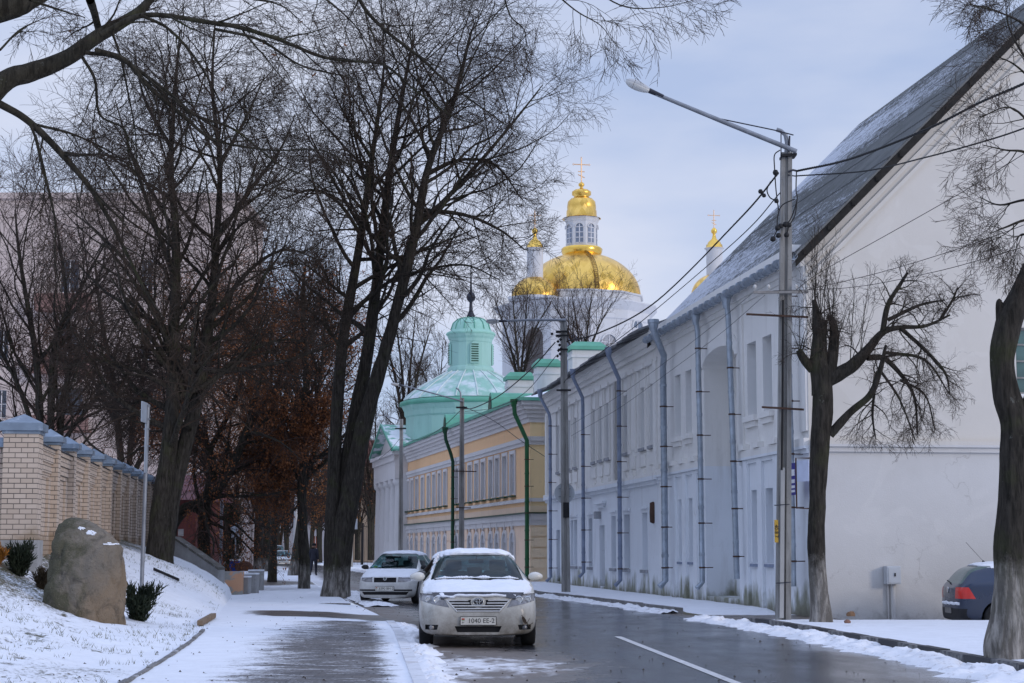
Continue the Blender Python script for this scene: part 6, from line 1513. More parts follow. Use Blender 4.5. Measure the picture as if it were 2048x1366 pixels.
# ================================================================== brick wall
def brick_mat():
    t = NT('cream brick'); pos = t.coord((1, 1, 1), 'World'); x, y, z = t.sep(pos)
    u = t.math('ADD', t.math('ADD', x, y), t.math('MULTIPLY', x, -.0))
    v = t.comb(u, z, 0.0)
    b = t.n('ShaderNodeTexBrick'); t.l(v, b.inputs['Vector']); b.inputs['Scale'].default_value = 1
    b.inputs['Brick Width'].default_value = .26; b.inputs['Row Height'].default_value = .098; b.inputs['Mortar Size'].default_value = .009; b.inputs['Mortar Smooth'].default_value = .1; b.inputs['Bias'].default_value = 0
    b.inputs['Color1'].default_value = (.58, .475, .385, 1); b.inputs['Color2'].default_value = (.50, .40, .315, 1); b.inputs['Mortar'].default_value = (.13, .115, .10, 1)
    c = t.mix(t.ramp(t.noise(pos, 1.1, 6, .6), .35, .7), b.outputs['Color'], (.42, .33, .26), 'MIX'); c = t.mix(.28, b.outputs['Color'], c)
    low = t.ramp(t.math('ADD', t.math('MULTIPLY', t.math('SUBTRACT', z, t.math('ADD', 1.62, t.math('MULTIPLY', y, .006))), -1.4), t.math('MULTIPLY', t.noise(pos, 1.6, 6, .65), 1.2)), .58, .82)
    c = t.mix(t.math('MULTIPLY', low, .5), c, t.mix(t.noise(pos, 3), (.24, .12, .055), (.15, .12, .05)))
    inv = t.math('SUBTRACT', 1.0, b.outputs['Fac'])
    t.set(c, .88, 0, .25); t.bump(t.math('ADD', t.math('MULTIPLY', inv, .9), t.math('MULTIPLY', t.noise(pos, 30, 4), .25)), .5, .012); return t.m
M_BRICK = brick_mat(); M_CAP = mat('zinc cap', (.20, .25, .31), .5, .18, 3, metal=.35, dirt=(.62, .66, .72), dirt_amt=.5)
BD = Vector((-.1305, 1, 0)).normalized(); BN = Vector((1, .1305, 0)).normalized()
Y0 = 34.1; BO = Vector((P(40, 1100, Y0).x, Y0, 0)); FBW = Fr(BO, BD, BN)     # o = outwards to the road
bw = empty('brick_wall', (BO.x, Y0, 1.4), 0, 'cream brick wall with zinc capped piers climbing the snowy mound behind the boulder', 'wall')
def pier(s, w_, zb, zt, capw, plinth=False):
    g = MB(); g.fbox(FBW, s - w_ / 2, s + w_ / 2, zb, zt, -w_ / 2, w_ / 2); q = g.build('pier', M_BRICK, bw)
    g = MB(); h = capw / 2; c = [FBW.pt(s + a * h, zt + .0, b * h) for a, b in ((-1, 1), (1, 1), (1, -1), (-1, -1))]; up_ = Vector((0, 0, .15 if capw > .7 else .11))
    g.fbox(FBW, s - w_ / 2 - .03, s + w_ / 2 + .03, zt - .06, zt - .002, -w_ / 2 - .03, w_ / 2 + .03, 0)
    apex = FBW.pt(s, zt + .15 + capw * .24, 0)
    g.add(c + [p + up_ for p in c] + [apex], [(3, 2, 1, 0), (0, 1, 5, 4), (1, 2, 6, 5), (2, 3, 7, 6), (3, 0, 4, 7), (4, 5, 8), (5, 6, 8), (6, 7, 8), (7, 4, 8)]); k = g.build('pier_cap', M_CAP, q, smooth=False)
    if plinth: g = MB(); g.fbox(FBW, s - w_ / 2 - .05, s + w_ / 2 + .05, .6, zb - .002, -w_ / 2 - .05, w_ / 2 + .05); g.build('plinth', M_CONC, q)
pier(0, .66, 1.66, 3.76, .82, True)
PS = 2.97; NP = 12
ss_ = [1.32 * PS + i * PS for i in range(NP)]
zt_f = lambda s: 3.58 + .0095 * s; zb_f = lambda s: 1.0 + .0105 * s
for s in ss_: pier(s, .42, zb_f(s) - .2, zt_f(s) + .17, .62)
ed = [.33] + [q for s in ss_ for q in (s - .21, s + .21)]
for a, b in zip(ed[0::2], ed[1::2]):
    zt = zt_f((a + b) / 2); zb = zb_f(a) - .3; g = MB(); o_ = .02; a_, b_ = a + .002, b - .002
    g.fbox(FBW, a_, b_, zb, zt - .001, -.13, o_)
    for z0_, z1_, o in ((zt - .60, zt - .50, .05), (zt - .499, zt - .30, .085), (zt - .299, zt - .10, .12), (zt - .099, zt - .002, .15)): g.fbox(FBW, a_, b_, z0_, z1_, o_ + .002, o)
    g.fbox(FBW, a_, a_ + .38, zb, zt - .602, o_ + .002, .075); g.fbox(FBW, b_ - .38, b_, zb, zt - .602, o_ + .002, .075); g.fbox(FBW, a_ + .381, b_ - .381, zb, zb_f(a) + .75, o_ + .002, .075)
    pa_ = g.build('wall_panel', M_BRICK, bw)
    g = MB(); g.prism([FBW.pt(a_, zt, .20), FBW.pt(a_, zt, -.2), FBW.pt(a_, zt + .12, -.02)], FBW.d * (b_ - a_)); g.build('coping', mat('snowy coping', (.035, .037, .042), .7, .3, 2, dirt=(.70, .73, .78), dirt_amt=.9) if 'snowy coping' not in bpy.data.materials else bpy.data.materials['snowy coping'], pa_)
g = MB(); FS = Fr(BO - BN * .33, -BN, -BD); zt = 3.45; g.fbox(FS, .002, 9, .7, zt, -.2, .02)
for z0_, z1_, o in ((zt - .6, zt - .3, .06), (zt - .299, zt - .002, .10)): g.fbox(FS, .002, 9, z0_, z1_, .022, o)
sw = g.build('wall_panel', M_BRICK, bw); g = MB(); g.prism([FS.pt(.01, zt + .001, .2), FS.pt(.01, zt + .001, -.3), FS.pt(.01, zt + .2, -.05)], FS.d * 9); g.build('coping', M_CAP, sw)

# ================================================================== boulder, shrubs and small things on the lawn
def boulder():
    Yb = 30.3; c = P(168, 1236, Yb); zb = c.z; sx = 160 / 3500 * Yb / 2; hh = P(0, 1037, Yb).z - zb
    # outline by height, read off the photograph (half widths left and right of the middle)
    zs = [-.15, 0, .12, .3, .5, .7, .85, .93, .975, 1.0]
    lf = [-.97, -1.0, -1.0, -.95, -.91, -.875, -.79, -.68, -.56, -.40]; rt = [.97, 1.0, 1.01, .99, .94, .84, .58, .30, .06, -.22]
    dp = [.66, .68, .70, .68, .62, .54, .42, .32, .22, .08]
    bm = bmesh.new(); nz_, nr_ = 84, 120; prev = None
    for i in range(nz_ + 1):
        t = i / nz_; tz = -.15 + 1.15 * (1 - (1 - t) ** 1.35); l, r, d_ = (np.interp(tz, zs, q) for q in (lf, rt, dp)); ring = []
        for j in range(nr_):
            a = 2 * math.pi * j / nr_; ca, sa = math.cos(a), math.sin(a); p = 2.6
            k = (abs(ca) ** p + abs(sa) ** p) ** (-1 / p); x = (l + r) / 2 + (r - l) / 2 * k * ca; y = d_ * k * sa + .12 * tz
            q = Vector((x * 1.3, y * 1.3, tz * 2.2)); n1 = mnoise.fractal(q * 1.2 + Vector((3, 1, 0)), 1, 2, 3); n2 = mnoise.fractal(q * 5, 1, 2, 4)
            fac = mnoise.voronoi(q * 1.5 + Vector((.3, 2, 1)))[0]; fc = (fac[1] - fac[0])
            cr = abs(mnoise.noise(Vector((x * 2.4 + tz * 1.8, y * 2, tz * 1.4 + 7)))); k2 = 1 + .045 * n1 + .032 * n2 - .06 * max(0, .10 - cr) / .10 + .16 * min(fc, .45) - .04
            cx = (l + r) / 2; ring.append(bm.verts.new(((cx + (x - cx) * k2) * sx, y * k2 * sx, (tz + .018 * n1 * (tz > .3) + .008 * n2) * hh)))
        if prev:
            for j in range(nr_): bm.faces.new((prev[j], prev[(j + 1) % nr_], ring[(j + 1) % nr_], ring[j]))
        prev = ring
    bm.faces.new(prev); bm.normal_update()
    e = empty('boulder', (c.x, Yb, zb), 0, 'large grey brown boulder mottled with moss standing on the snowy lawn', 'boulder')
    t = NT('boulder stone'); v = t.coord((1, 1, 1)); x, y, z = t.sep(v)
    c1 = t.mix(t.ramp(t.noise(v, 1.7, 8, .62, .5), .3, .7), (.16, .145, .12), (.32, .275, .22))
    warm = t.ramp(t.math('ADD', t.math('ADD', t.math('MULTIPLY', x, .5), t.math('MULTIPLY', z, -.28)), t.math('MULTIPLY', t.noise(v, 1.6, 6, .6), .9)), .25, .62)
    c1 = t.mix(t.math('MULTIPLY', warm, .6), c1, (.30, .205, .12))
    ms = t.ramp(t.math('ADD', t.math('MULTIPLY', x, -.42), t.math('MULTIPLY', t.noise(v, 1.9, 7, .65, .6), 1.15)), .54, .70)
    c1 = t.mix(t.math('MULTIPLY', ms, .75), c1, (.065, .068, .035))
    dk = t.ramp(t.noise(v, 2.6, 8, .7, 1.0), .54, .66); c1 = t.mix(t.math('MULTIPLY', dk, .7), c1, (.06, .054, .046))
    c1 = t.mix(t.ramp(t.noise(v, 45, 3, .6), .6, .75), c1, (.27, .24, .20))
    t.set(c1, .9, 0, .25); t.bump(t.math('ADD', t.noise(v, 4.5, 10, .72), t.math('MULTIPLY', t.noise(v, 45, 4), .3)), 1.0, .11)
    fcs = [(f.normal.copy(), f.calc_center_median(), [v.co.copy() for v in f.verts]) for f in bm.faces]; g = MB(); g.bm(bm, None, 0, True); g.build('rock', t.m, e, local=True)
    for (px, py, w_, h_) in ((163, 1060, 7, 3), (182, 1070, 9, 5), (220, 1091, 13, 2.2)):
        q = MB(); k = Yb / 3500
        for n_, cen, vs_ in fcs:
            dx = (cen.x - (px - 168) * k) / (w_ * k); dz = (cen.z - (1236 - py) * k) / (h_ * k)
            if cen.y < .25 and dx * dx + dz * dz + .9 * mnoise.noise(cen * 14) < .8: q.add([v + n_ * .012 for v in vs_], [tuple(range(len(vs_)))], 0, True)
        if q.f: q.build('snow_patch', M_SNOW, e, local=True)
boulder()
def shrub(px, py, Y, wpx, hpx, seed, m, label):
    c = P(px, py, Y); k = Y / 3500; g = np.random.default_rng(seed); w_, h_ = wpx * k / 2, hpx * k; V = []
    for i in range(16):
        a = g.random() * 6.283; rr_ = w_ * .25 * g.random(); o = np.array([rr_ * math.cos(a), rr_ * math.sin(a), 0]); tip = np.array([w_ * g.uniform(.35, 1.0) * math.cos(a), w_ * .8 * math.sin(a), h_ * g.uniform(.55, 1.0)])
        n = 190; t = g.random((n, 1)) ** .8; ctr = o + (tip - o) * t + g.normal(size=(n, 3)) * w_ * .10
        d = (tip - o) / np.linalg.norm(tip - o) + g.normal(size=(n, 3)) * .55; d[:, 2] += .3; d /= np.linalg.norm(d, axis=1, keepdims=True); b = np.cross(d, g.normal(size=(n, 3))); b /= np.linalg.norm(b, axis=1, keepdims=True); s_ = h_ * .085 * g.uniform(.6, 1.5, (n, 1))
        ctr[:, 2] = np.maximum(ctr[:, 2], .01); V.append(np.stack([ctr - b * s_ * .22, ctr + b * s_ * .22, ctr + d * s_ * 2 + b * s_ * .04, ctr + d * s_ * 2 - b * s_ * .04], 1).reshape(-1, 3))
    e = empty('juniper_shrub', (c.x, Y, gz(c.x, Y) - .03), 0, label, 'shrub'); V = np.concatenate(V); link('foliage', quads_mesh('foliage', V, np.arange(len(V)).reshape(-1, 4), m, False), e)
    g2 = MB()
    for i in range(7): a = i * .9; g2.tube([(0, 0, -.02), (w_ * .2 * math.cos(a), w_ * .2 * math.sin(a), h_ * .3), (w_ * .6 * math.cos(a), w_ * .5 * math.sin(a), h_ * .65)], [.014, .01, .004], 5)
    g2.build('stems', M_TWIG, e, local=True)
shrub(279, 1212, 31.5, 78, 72, 1, M_JUN, 'dark juniper shrub right of the boulder under the sign post'); shrub(38, 1158, 32.5, 72, 62, 2, M_JUN, 'dark juniper shrub in front of the corner brick pier'); shrub(84, 1172, 31.8, 40, 44, 3, mat('bronze juniper', (.045, .032, .018), .9, .4, 6, kind='World'), 'small bronze juniper shrub tucked behind the boulder')
shrub(-12, 1158, 32.0, 50, 48, 4, mat('orange conifer', (.30, .12, .018), .9, .4, 6, kind='World'), 'orange conifer shrub cut by the left edge')
# sign post seen edge-on
Ys = 39.5; b0 = P(283, 1178, Ys); e = empty('sign_post', (b0.x, Ys, gz(b0.x, Ys) - .1), 0, 'tall grey steel sign post with plates seen edge on, left of the leaning tree', 'sign post')
m = MB(); m.tube([(b0.x, Ys, gz(b0.x, Ys) - .1), P(296, 809, Ys)], .046, 10); m.build('post', M_GALV, e)
M_SB = mat('zinc sign back', (.36, .40, .45), .45, .1, 3, metal=.4)
for (px, y0, y1, w_, rz) in ((293, 806, 846, .60, 89), (293, 850, 946, .42, 94)):
    A_ = P(px, y1, Ys - .06); d = Vector((-math.cos(R(rz)), -math.sin(R(rz)), 0)); n_ = Vector((d.y, -d.x, 0)); m = MB(); m.obox(A_ - d * .12, d * w_, n_ * .02, (0, 0, P(0, y0, Ys).z - A_.z)); m.build('sign_plate', M_SB, e)
m = MB()
for y_ in (812, 838, 858, 892): c = P(294, y_, Ys); m.box(c, (.13, .11, .03))
m.build('clamps', M_GALV, e)
e = empty('sign_post', (P(441, 1128, 70).x, 70, gz(P(441, 1128, 70).x, 70)), 0, 'thin grey sign post behind the concrete blocks', 'sign post'); m = MB(); m.tube([e.location, P(444, 1000, 70)], .055, 8); m.build('post', M_GALV, e); m = MB(); A_ = P(440, 1018, 69.9); m.obox(A_, (.09, .3, 0), (0, .02, 0), (0, 0, .3)); m.build('sign_plate', M_SB, e)
e = empty('road_sign', (P(471, 1130, 92).x, 92, .1), 0, 'round sign back with square plate below on a post by the far trees', 'sign'); m = MB(); m.tube([e.location, P(471, 1044, 92)], .04, 8); m.build('post', M_GALV, e)
m = MB(); c = P(471, 1056, 91.92); m.prism([c + Vector((.26 * math.cos(i * .2618), 0, .26 * math.sin(i * .2618))) for i in range(24)], (0, .02, 0)); m.build('disc', M_SB, e); m = MB(); c = P(471, 1071, 91.94); m.box(c, (.42, .02, .24)); m.build('sign_plate', M_SB, e)
e = empty('sign_post', (P(702, 1132, 150).x, 150, .1), 0, 'stout grey post with small sign on the far pavement left of the portico', 'sign post'); m = MB(); m.tube([e.location, P(702, 1042, 150)], .16, 10); m.build('post', M_POLE, e); m = MB(); m.box(P(709, 1048, 149.8), (.5, .03, .9)); m.build('sign_plate', M_SB, e)
# stair cheek wall and concrete blocks with orange paint
A_ = P(346, 1092, 55.5); B_ = P(436, 1148, 54.5); e = empty('stair_wall', (A_.x, A_.y, A_.z - .5), 0, 'sloping weathered concrete stair wall running down the mound', 'wall')
m = MB(); m.prism([A_ + Vector((0, 0, .22)), B_ + Vector((0, 0, .12)), B_ + Vector((0, 0, -.7)), A_ + Vector((0, 0, -1.6))], (.15, .35, 0)); sw = m.build('cheek', M_CONC, e)
m = MB(); m.prism([A_ + Vector((0, -.04, .225)), B_ + Vector((0, -.04, .125)), B_ + Vector((0, -.04, .20)), A_ + Vector((0, -.04, .30))], (.15, .44, 0)); m.build('coping', mat('mossy concrete', (.12, .11, .095), .9, .35, 3, .3, dirt=(.6, .62, .66), dirt_amt=.6), e)
def paint_conc():
    t = NT('concrete with peeling orange paint'); v = t.coord((1, 1, 1), 'World'); c = t.mix(t.ramp(t.noise(v, 2.5, 7, .62), .35, .65), (.25, .245, .22), (.38, .37, .34))
    k = t.ramp(t.noise(t.coord((1, 1, 1.6), 'World'), .95, 7, .6, .4), .50, .53); c = t.mix(k, c, (.60, .33, .19)); t.set(c, .85); t.bump(t.noise(v, 30), .3); return t.m
M_OR = paint_conc()
def cblock(x0, x1, yt, yb, Y, dep, label, m_, snow=True):
    a_ = P(x0, yb, Y); b_ = P(x1, yb, Y); h_ = P(0, yt, Y).z - a_.z; e = empty('concrete_block', ((a_.x + b_.x) / 2, Y, a_.z), 0, label, 'block'); m = MB(); m.box(((a_.x + b_.x) / 2, Y + dep / 2, a_.z + h_ / 2 - .1), (b_.x - a_.x, dep, h_ + .2), 0, 0, .02); m.build('block', m_, e)
    if snow:
        m = MB(); m.box(((a_.x + b_.x) / 2, Y + dep / 2, a_.z + h_ + .02), (b_.x - a_.x + .02, dep + .02, .05), 0, 0, .02); m.build('snow_cover', M_SNOW, e)
cblock(428, 483, 1143, 1186, 57.0, .5, 'low concrete block with peeling orange paint at the foot of the mound', M_OR, False); cblock(482, 496, 1155, 1190, 57.4, .7, 'narrow concrete upright next to the orange painted block', M_CONC)
cblock(484, 511, 1149, 1187, 58.6, .8, 'snow topped concrete block behind the narrow upright', M_CONC); cblock(496, 521, 1142, 1170, 62.5, .9, 'rearmost snow topped concrete block by the path', M_CONC)
c = P(468, 1141, 68); e = empty('waste_bin', (c.x, 68, c.z - .1), 0, 'bright blue bin with snow on top by the path', 'bin'); m = MB(); m.box((c.x, 68.2, c.z + .12), (.36, .36, .5), 0, 0, .03); m.build('body', mat('blue plastic', (.015, .06, .36), .5, .1), e); m = MB(); m.box((c.x, 68.2, c.z + .40), (.38, .38, .06), 0, 0, .02); m.build('snow_cover', M_SNOW, e)
def stone(px, py, Y, r_, label, m_):
    c = P(px, py, Y); bm = bmesh.new(); bmesh.ops.create_icosphere(bm, subdivisions=3, radius=1)
    for v in bm.verts: v.co *= 1 + .25 * mnoise.noise(v.co * 1.6 + Vector((px, 0, 0))); v.co = Vector((v.co.x * r_ * 1.1, v.co.y * r_, max(v.co.z, -.4) * r_ * .9))
    g = MB(); g.bm(bm, Matrix.Translation((c.x, Y, c.z + r_ * .3)), 0, True); o = g.build('stone', m_); return tag(o, label, 'stone')
stone(489, 1141, 67.5, .30, 'reddish brown rock lying beside the blue bin', mat('red rock', (.16, .075, .05), .9, .35, 4, .4)); stone(1695, 1246, 32.2, .055, 'small brown stone lying in snow near the pollarded tree', mat('brown stone', (.20, .11, .08), .9, .3, 5, .3))
stone(1702, 1232, 36.9, .085, 'broken brick coloured lump at the foot of the gable', mat('broken plaster', (.20, .12, .07), .9, .3, 5, .3))
e = empty('timber_beam', P(322, 1162, 45), 0, 'dark timber lying across the snowy slope', 'timber'); m = MB(); a_, b_ = P(306, 1160, 45), P(357, 1161, 45); a_.z = gz(a_.x, 45) + .03; b_.z = gz(b_.x, 45) + .03; m.obox(a_, b_ - a_, (0, .12, 0), (0, 0, .07)); m.build('beam', M_DARK, e)
e = empty('timber_beam', P(400, 1168, 52), 0, 'short dark step timber next to the orange painted block', 'timber'); m = MB(); a_, b_ = P(380, 1166, 52), P(424, 1168, 52); m.obox(a_, b_ - a_, (0, .12, 0), (0, 0, .1)); m.build('beam', M_DARK, e)
e = empty('kerb_stone', G(408, 1247, .08), 0, 'loose brown edging stone sticking out of the snow on the lawn', 'stone'); m = MB(); a_, b_ = G(394, 1251, .08), G(422, 1235, .08); m.obox(a_, b_ - a_, (.1, .03, 0), (0, 0, .09)); m.build('stone', mat('brown edging', (.19, .135, .09), .9, .25, 5, .3), e)
# ================================================================== cars
M_PAINTW = None
def paint(name, col, dirt=(.20, .17, .13), amt=.7, snow=0.0, metal=0.0, rough=.28):
    t = NT(name); v = t.coord((1, 1, 1)); z = t.sep(v)[2]
    n = t.noise(v, 5, 8, .68); f = t.noise(v, 38, 4, .6)
    low = t.math('SUBTRACT', .82, t.math('MULTIPLY', z, 1.05))
    k = t.ramp(t.math('ADD', t.math('ADD', t.math('MULTIPLY', low, .6), t.math('MULTIPLY', n, .6)), t.math('MULTIPLY', f, .12)), .30, .76)
    c = t.mix(t.math('MULTIPLY', k, amt), col, dirt)
    t.set(c, t.math('ADD', t.math('MULTIPLY', k, .5), rough), metal, .5); t.b.inputs['Coat Weight'].default_value = .35; t.b.inputs['Coat Roughness'].default_value = .15
    return t.m
def glass_mat(name, tint, rough=.04):
    t = NT(name); t.t.nodes.remove(t.b)
    tr = t.n('ShaderNodeBsdfTransparent'); tr.inputs[0].default_value = tint + (1,); gl = t.n('ShaderNodeBsdfGlossy'); gl.inputs['Roughness'].default_value = rough; gl.inputs[0].default_value = (.9, .95, .95, 1)
    fr = t.n('ShaderNodeFresnel'); fr.inputs['IOR'].default_value = 1.5; m = t.n('ShaderNodeMixShader'); k = t.math('ADD', t.math('MULTIPLY', fr.outputs[0], .55), t.math('MULTIPLY', t.ramp(t.noise(t.coord(), 3, 6, .6), .3, .8), .03))
    t.l(k, m.inputs[0]); t.l(tr.outputs[0], m.inputs[1]); t.l(gl.outputs[0], m.inputs[2]); t.l(m.outputs[0], t.out.inputs[0]); return t.m
M_GLASS = glass_mat('car glass', (.50, .74, .76)); M_LAMPG = None
M_TYRE = mat('tyre', (.016, .016, .017), .85, .3, 8, .2); M_RIM = mat('alloy rim', (.30, .30, .31), .4, .15, 5, metal=.6); M_TRIMB = mat('black plastic', (.016, .016, .018), .55, .2, 5); M_CHROME = mat('chrome', (.55, .56, .57), .22, .1, 5, metal=.9)
M_CABIN = mat('dark cabin', (.05, .058, .062), .9, .2, 3); M_SEAT = mat('grey seat cloth', (.04, .05, .055), .9, .2, 4); M_HEADL = mat('headlamp', (.21, .205, .21), .12, .45, 9, spec=.8, metal=.25, kind='Object')
M_PLATE = mat('number plate', (.60, .58, .52), .5, .15, 7, dirt=(.30, .25, .18), dirt_amt=.7); M_TAIL = mat('red lens', (.50, .015, .010), .2, .2, 5, spec=.7)
M_RED = mat('red flag', (.45, .05, .04), .5); M_GREENF = mat('green flag', (.05, .25, .08), .5)

class CarBody:
    """lofted shell: front towards -y, length along +y, z up; stations (y, half width, z bottom, z belt, z top, half roof width)"""
    def __init__(s, st, nose, tail, levels=2):
        bm = bmesh.new(); rings = []
        for (y, w_, zb, zl, zt, wr) in st:
            hp = [(0, zb), (w_ * .72, zb), (w_ * .93, zb + .03), (w_ * .995, zb + .16), (w_, zb + (zl - zb) * .55), (w_ * .985, zl - .03), (w_ * .955, zl + (zt - zl) * .12), (wr + (w_ * .95 - wr) * .45, zl + (zt - zl) * .52), (wr, zl + (zt - zl) * .88), (wr * .78, zl + (zt - zl) * .985), (wr * .35, zt), (0, zt + .004)]
            r = []
            for sg in (1, -1):
                pts = hp if sg > 0 else hp[-2:0:-1]
                for x, z in pts: r.append(bm.verts.new((sg * x, y + nose(z, abs(x)) * max(0, 1 - y / .75) + tail(z, abs(x), y), z)))
            rings.append(r)
        n = len(rings[0])
        for a, b in zip(rings[:-1], rings[1:]):
            for i in range(n): bm.faces.new((a[i], a[(i + 1) % n], b[(i + 1) % n], b[i]))
        h = n // 2
        for r, rev in ((rings[0], False), (rings[-1], True)):
            for i in range(h):
                j, k = (n - i) % n, (n - i - 1) % n
                q = [r[i], r[i + 1], r[k], r[j]]; u = []
                [u.append(v) for v in q if v not in u]
                bm.faces.new(list(reversed(u)) if not rev else u)
        bmesh.ops.recalc_face_normals(bm, faces=bm.faces[:])
        me = bpy.data.meshes.new('tmp'); bm.to_mesh(me); bm.free(); o = bpy.data.objects.new('tmp', me); COL.objects.link(o)
        md = o.modifiers.new('s', 'SUBSURF'); md.levels = levels; md.render_levels = levels
        ev = o.evaluated_get(bpy.context.evaluated_depsgraph_get()); m2_ = bpy.data.meshes.new_from_object(ev)
        s.bm = bmesh.new(); s.bm.from_mesh(m2_); bpy.data.objects.remove(o); bpy.data.meshes.remove(me); bpy.data.meshes.remove(m2_)
        s.bm.normal_update(); s.tree = BVHTree.FromBMesh(s.bm)
    AX = {'F': (0, 2), 'R': (0, 2), 'S': (1, 2), 'T': (0, 1)}
    def ok(s, f, ax, side):
        n = f.normal; c = f.calc_center_median()
        if ax == 'F': return n.y < -.08 and c.y < s.mid
        if ax == 'R': return n.y > .08 and c.y > s.mid
        if ax == 'S': return n.x * side > .25
        return n.z > .3
    mid = 2.4
    def cut(s, poly, ax, side=1):
        """cut a convex outline (seen along an axis) out of the shell; returns the faces as (verts, faces)"""
        A, B = s.AX[ax]; bm = s.bm; xs = [p[0] for p in poly]; ys = [p[1] for p in poly]; e = 1e-4
        area = sum(poly[i][0] * poly[(i + 1) % len(poly)][1] - poly[(i + 1) % len(poly)][0] * poly[i][1] for i in range(len(poly)))
        if area < 0: poly = poly[::-1]
        def near(f):
            if not s.ok(f, ax, side): return False
            u = [v.co[A] for v in f.verts]; w_ = [v.co[B] for v in f.verts]
            return max(u) > min(xs) - e and min(u) < max(xs) + e and max(w_) > min(ys) - e and min(w_) < max(ys) + e
        for i in range(len(poly)):
            p, q = poly[i], poly[(i + 1) % len(poly)]; co = [0, 0, 0]; no = [0, 0, 0]; co[A], co[B] = p; no[A], no[B] = q[1] - p[1], -(q[0] - p[0])
            fs = [f for f in bm.faces if near(f)]; ge = set(); [ge.update(f.edges) for f in fs]; gv = set(); [gv.update(f.verts) for f in fs]
            bmesh.ops.bisect_plane(bm, geom=fs + list(ge) + list(gv), plane_co=co, plane_no=no, dist=1e-5)
        bm.normal_update(); ins = []
        for f in bm.faces:
            if not s.ok(f, ax, side): continue
            c = f.calc_center_median(); u, w_ = c[A], c[B]
            if all((q[0] - p[0]) * (w_ - p[1]) - (q[1] - p[1]) * (u - p[0]) >= -1e-6 for p, q in zip(poly, poly[1:] + poly[:1])): ins.append(f)
        r = s.grab(ins); bmesh.ops.delete(bm, geom=ins, context='FACES'); return r
    def grab(s, faces):
        vm = {}; vs = []; no = []; fs = []
        for f in faces:
            g = []
            for v in f.verts:
                if v not in vm: vm[v] = len(vs); vs.append(v.co.copy()); no.append(v.normal.copy())
                g.append(vm[v])
            fs.append(g)
        return vs, no, fs
    def shell(s, g, name, m, parent, off=0.0, rim=.0, smooth=True):
        vs, no, fs = g; q = MB(); q.add([v + n * off for v, n in zip(vs, no)], fs, 0, smooth)
        if rim:
            cnt = {}
            for f in fs:
                for i in range(len(f)): a, b = f[i], f[(i + 1) % len(f)]; cnt[(min(a, b), max(a, b))] = cnt.get((min(a, b), max(a, b)), 0) + 1
            for (a, b), c in cnt.items():
                if c == 1: q.add([vs[a] + no[a] * off, vs[b] + no[b] * off, vs[b] + no[b] * (off + rim), vs[a] + no[a] * (off + rim)], [(0, 1, 2, 3)], 0, False)
        return q.build(name, m, parent, local=True)
    def snow(s, test, name, parent, th, m, seed=0.0):
        fs_ = [f for f in s.bm.faces if f.normal.z > .45 and test(f.calc_center_median())]
        vs, no, fs = s.grab(fs_); cnt = {}
        for f in fs:
            for i in range(len(f)): a, b = f[i], f[(i + 1) % len(f)]; cnt[(min(a, b), max(a, b))] = cnt.get((min(a, b), max(a, b)), 0) + 1
        rim = set(); [rim.update(k) for k, c in cnt.items() if c == 1]
        up_ = []
        for i, (v, n) in enumerate(zip(vs, no)):
            k = th * (.75 + .6 * mnoise.fractal(v * 4 + Vector((seed, 0, 0)), 1, 2, 3) + .25 * mnoise.noise(v * 22)); k = max(.006, k)
            up_.append(v + n * (k if i not in rim else k * .45) + Vector((mnoise.noise(v * 9) * .03, mnoise.noise(v * 11 + Vector((5, 0, 0))) * .03, 0)) * (i in rim))
        q = MB(); q.add(up_, fs, 0, True)
        for (a, b), c in cnt.items():
            if c == 1: q.add([up_[a], up_[b], vs[b] - no[b] * .004, vs[a] - no[a] * .004], [(0, 1, 2, 3)], 0, True)
        return q.build(name, m, parent, local=True)
    def front(s, x, z):
        h = s.tree.ray_cast(Vector((x, -3, z)), Vector((0, 1, 0))); return h[0].y if h[0] is not None else .1
    def back(s, x, z):
        h = s.tree.ray_cast(Vector((x, 9, z)), Vector((0, -1, 0))); return h[0].y if h[0] is not None else 4
    def sidex(s, y, z, sg=1):
        h = s.tree.ray_cast(Vector((sg * 3, y, z)), Vector((-sg, 0, 0))); return h[0].x if h[0] is not None else sg * .85
    def topz(s, x, y):
        h = s.tree.ray_cast(Vector((x, y, 4)), Vector((0, 0, -1))); return h[0].z if h[0] is not None else 1
    def done(s, m, parent):
        me = bpy.data.meshes.new('body'); s.bm.to_mesh(me); me.materials.append(m)
        for p in me.polygons: p.use_smooth = True
        return link('body', me, parent)
def disc_pts(c, r, n=24, sx=1.0): return [(c[0] + r * sx * math.cos(2 * math.pi * i / n), c[1] + r * math.sin(2 * math.pi * i / n)) for i in range(n)]
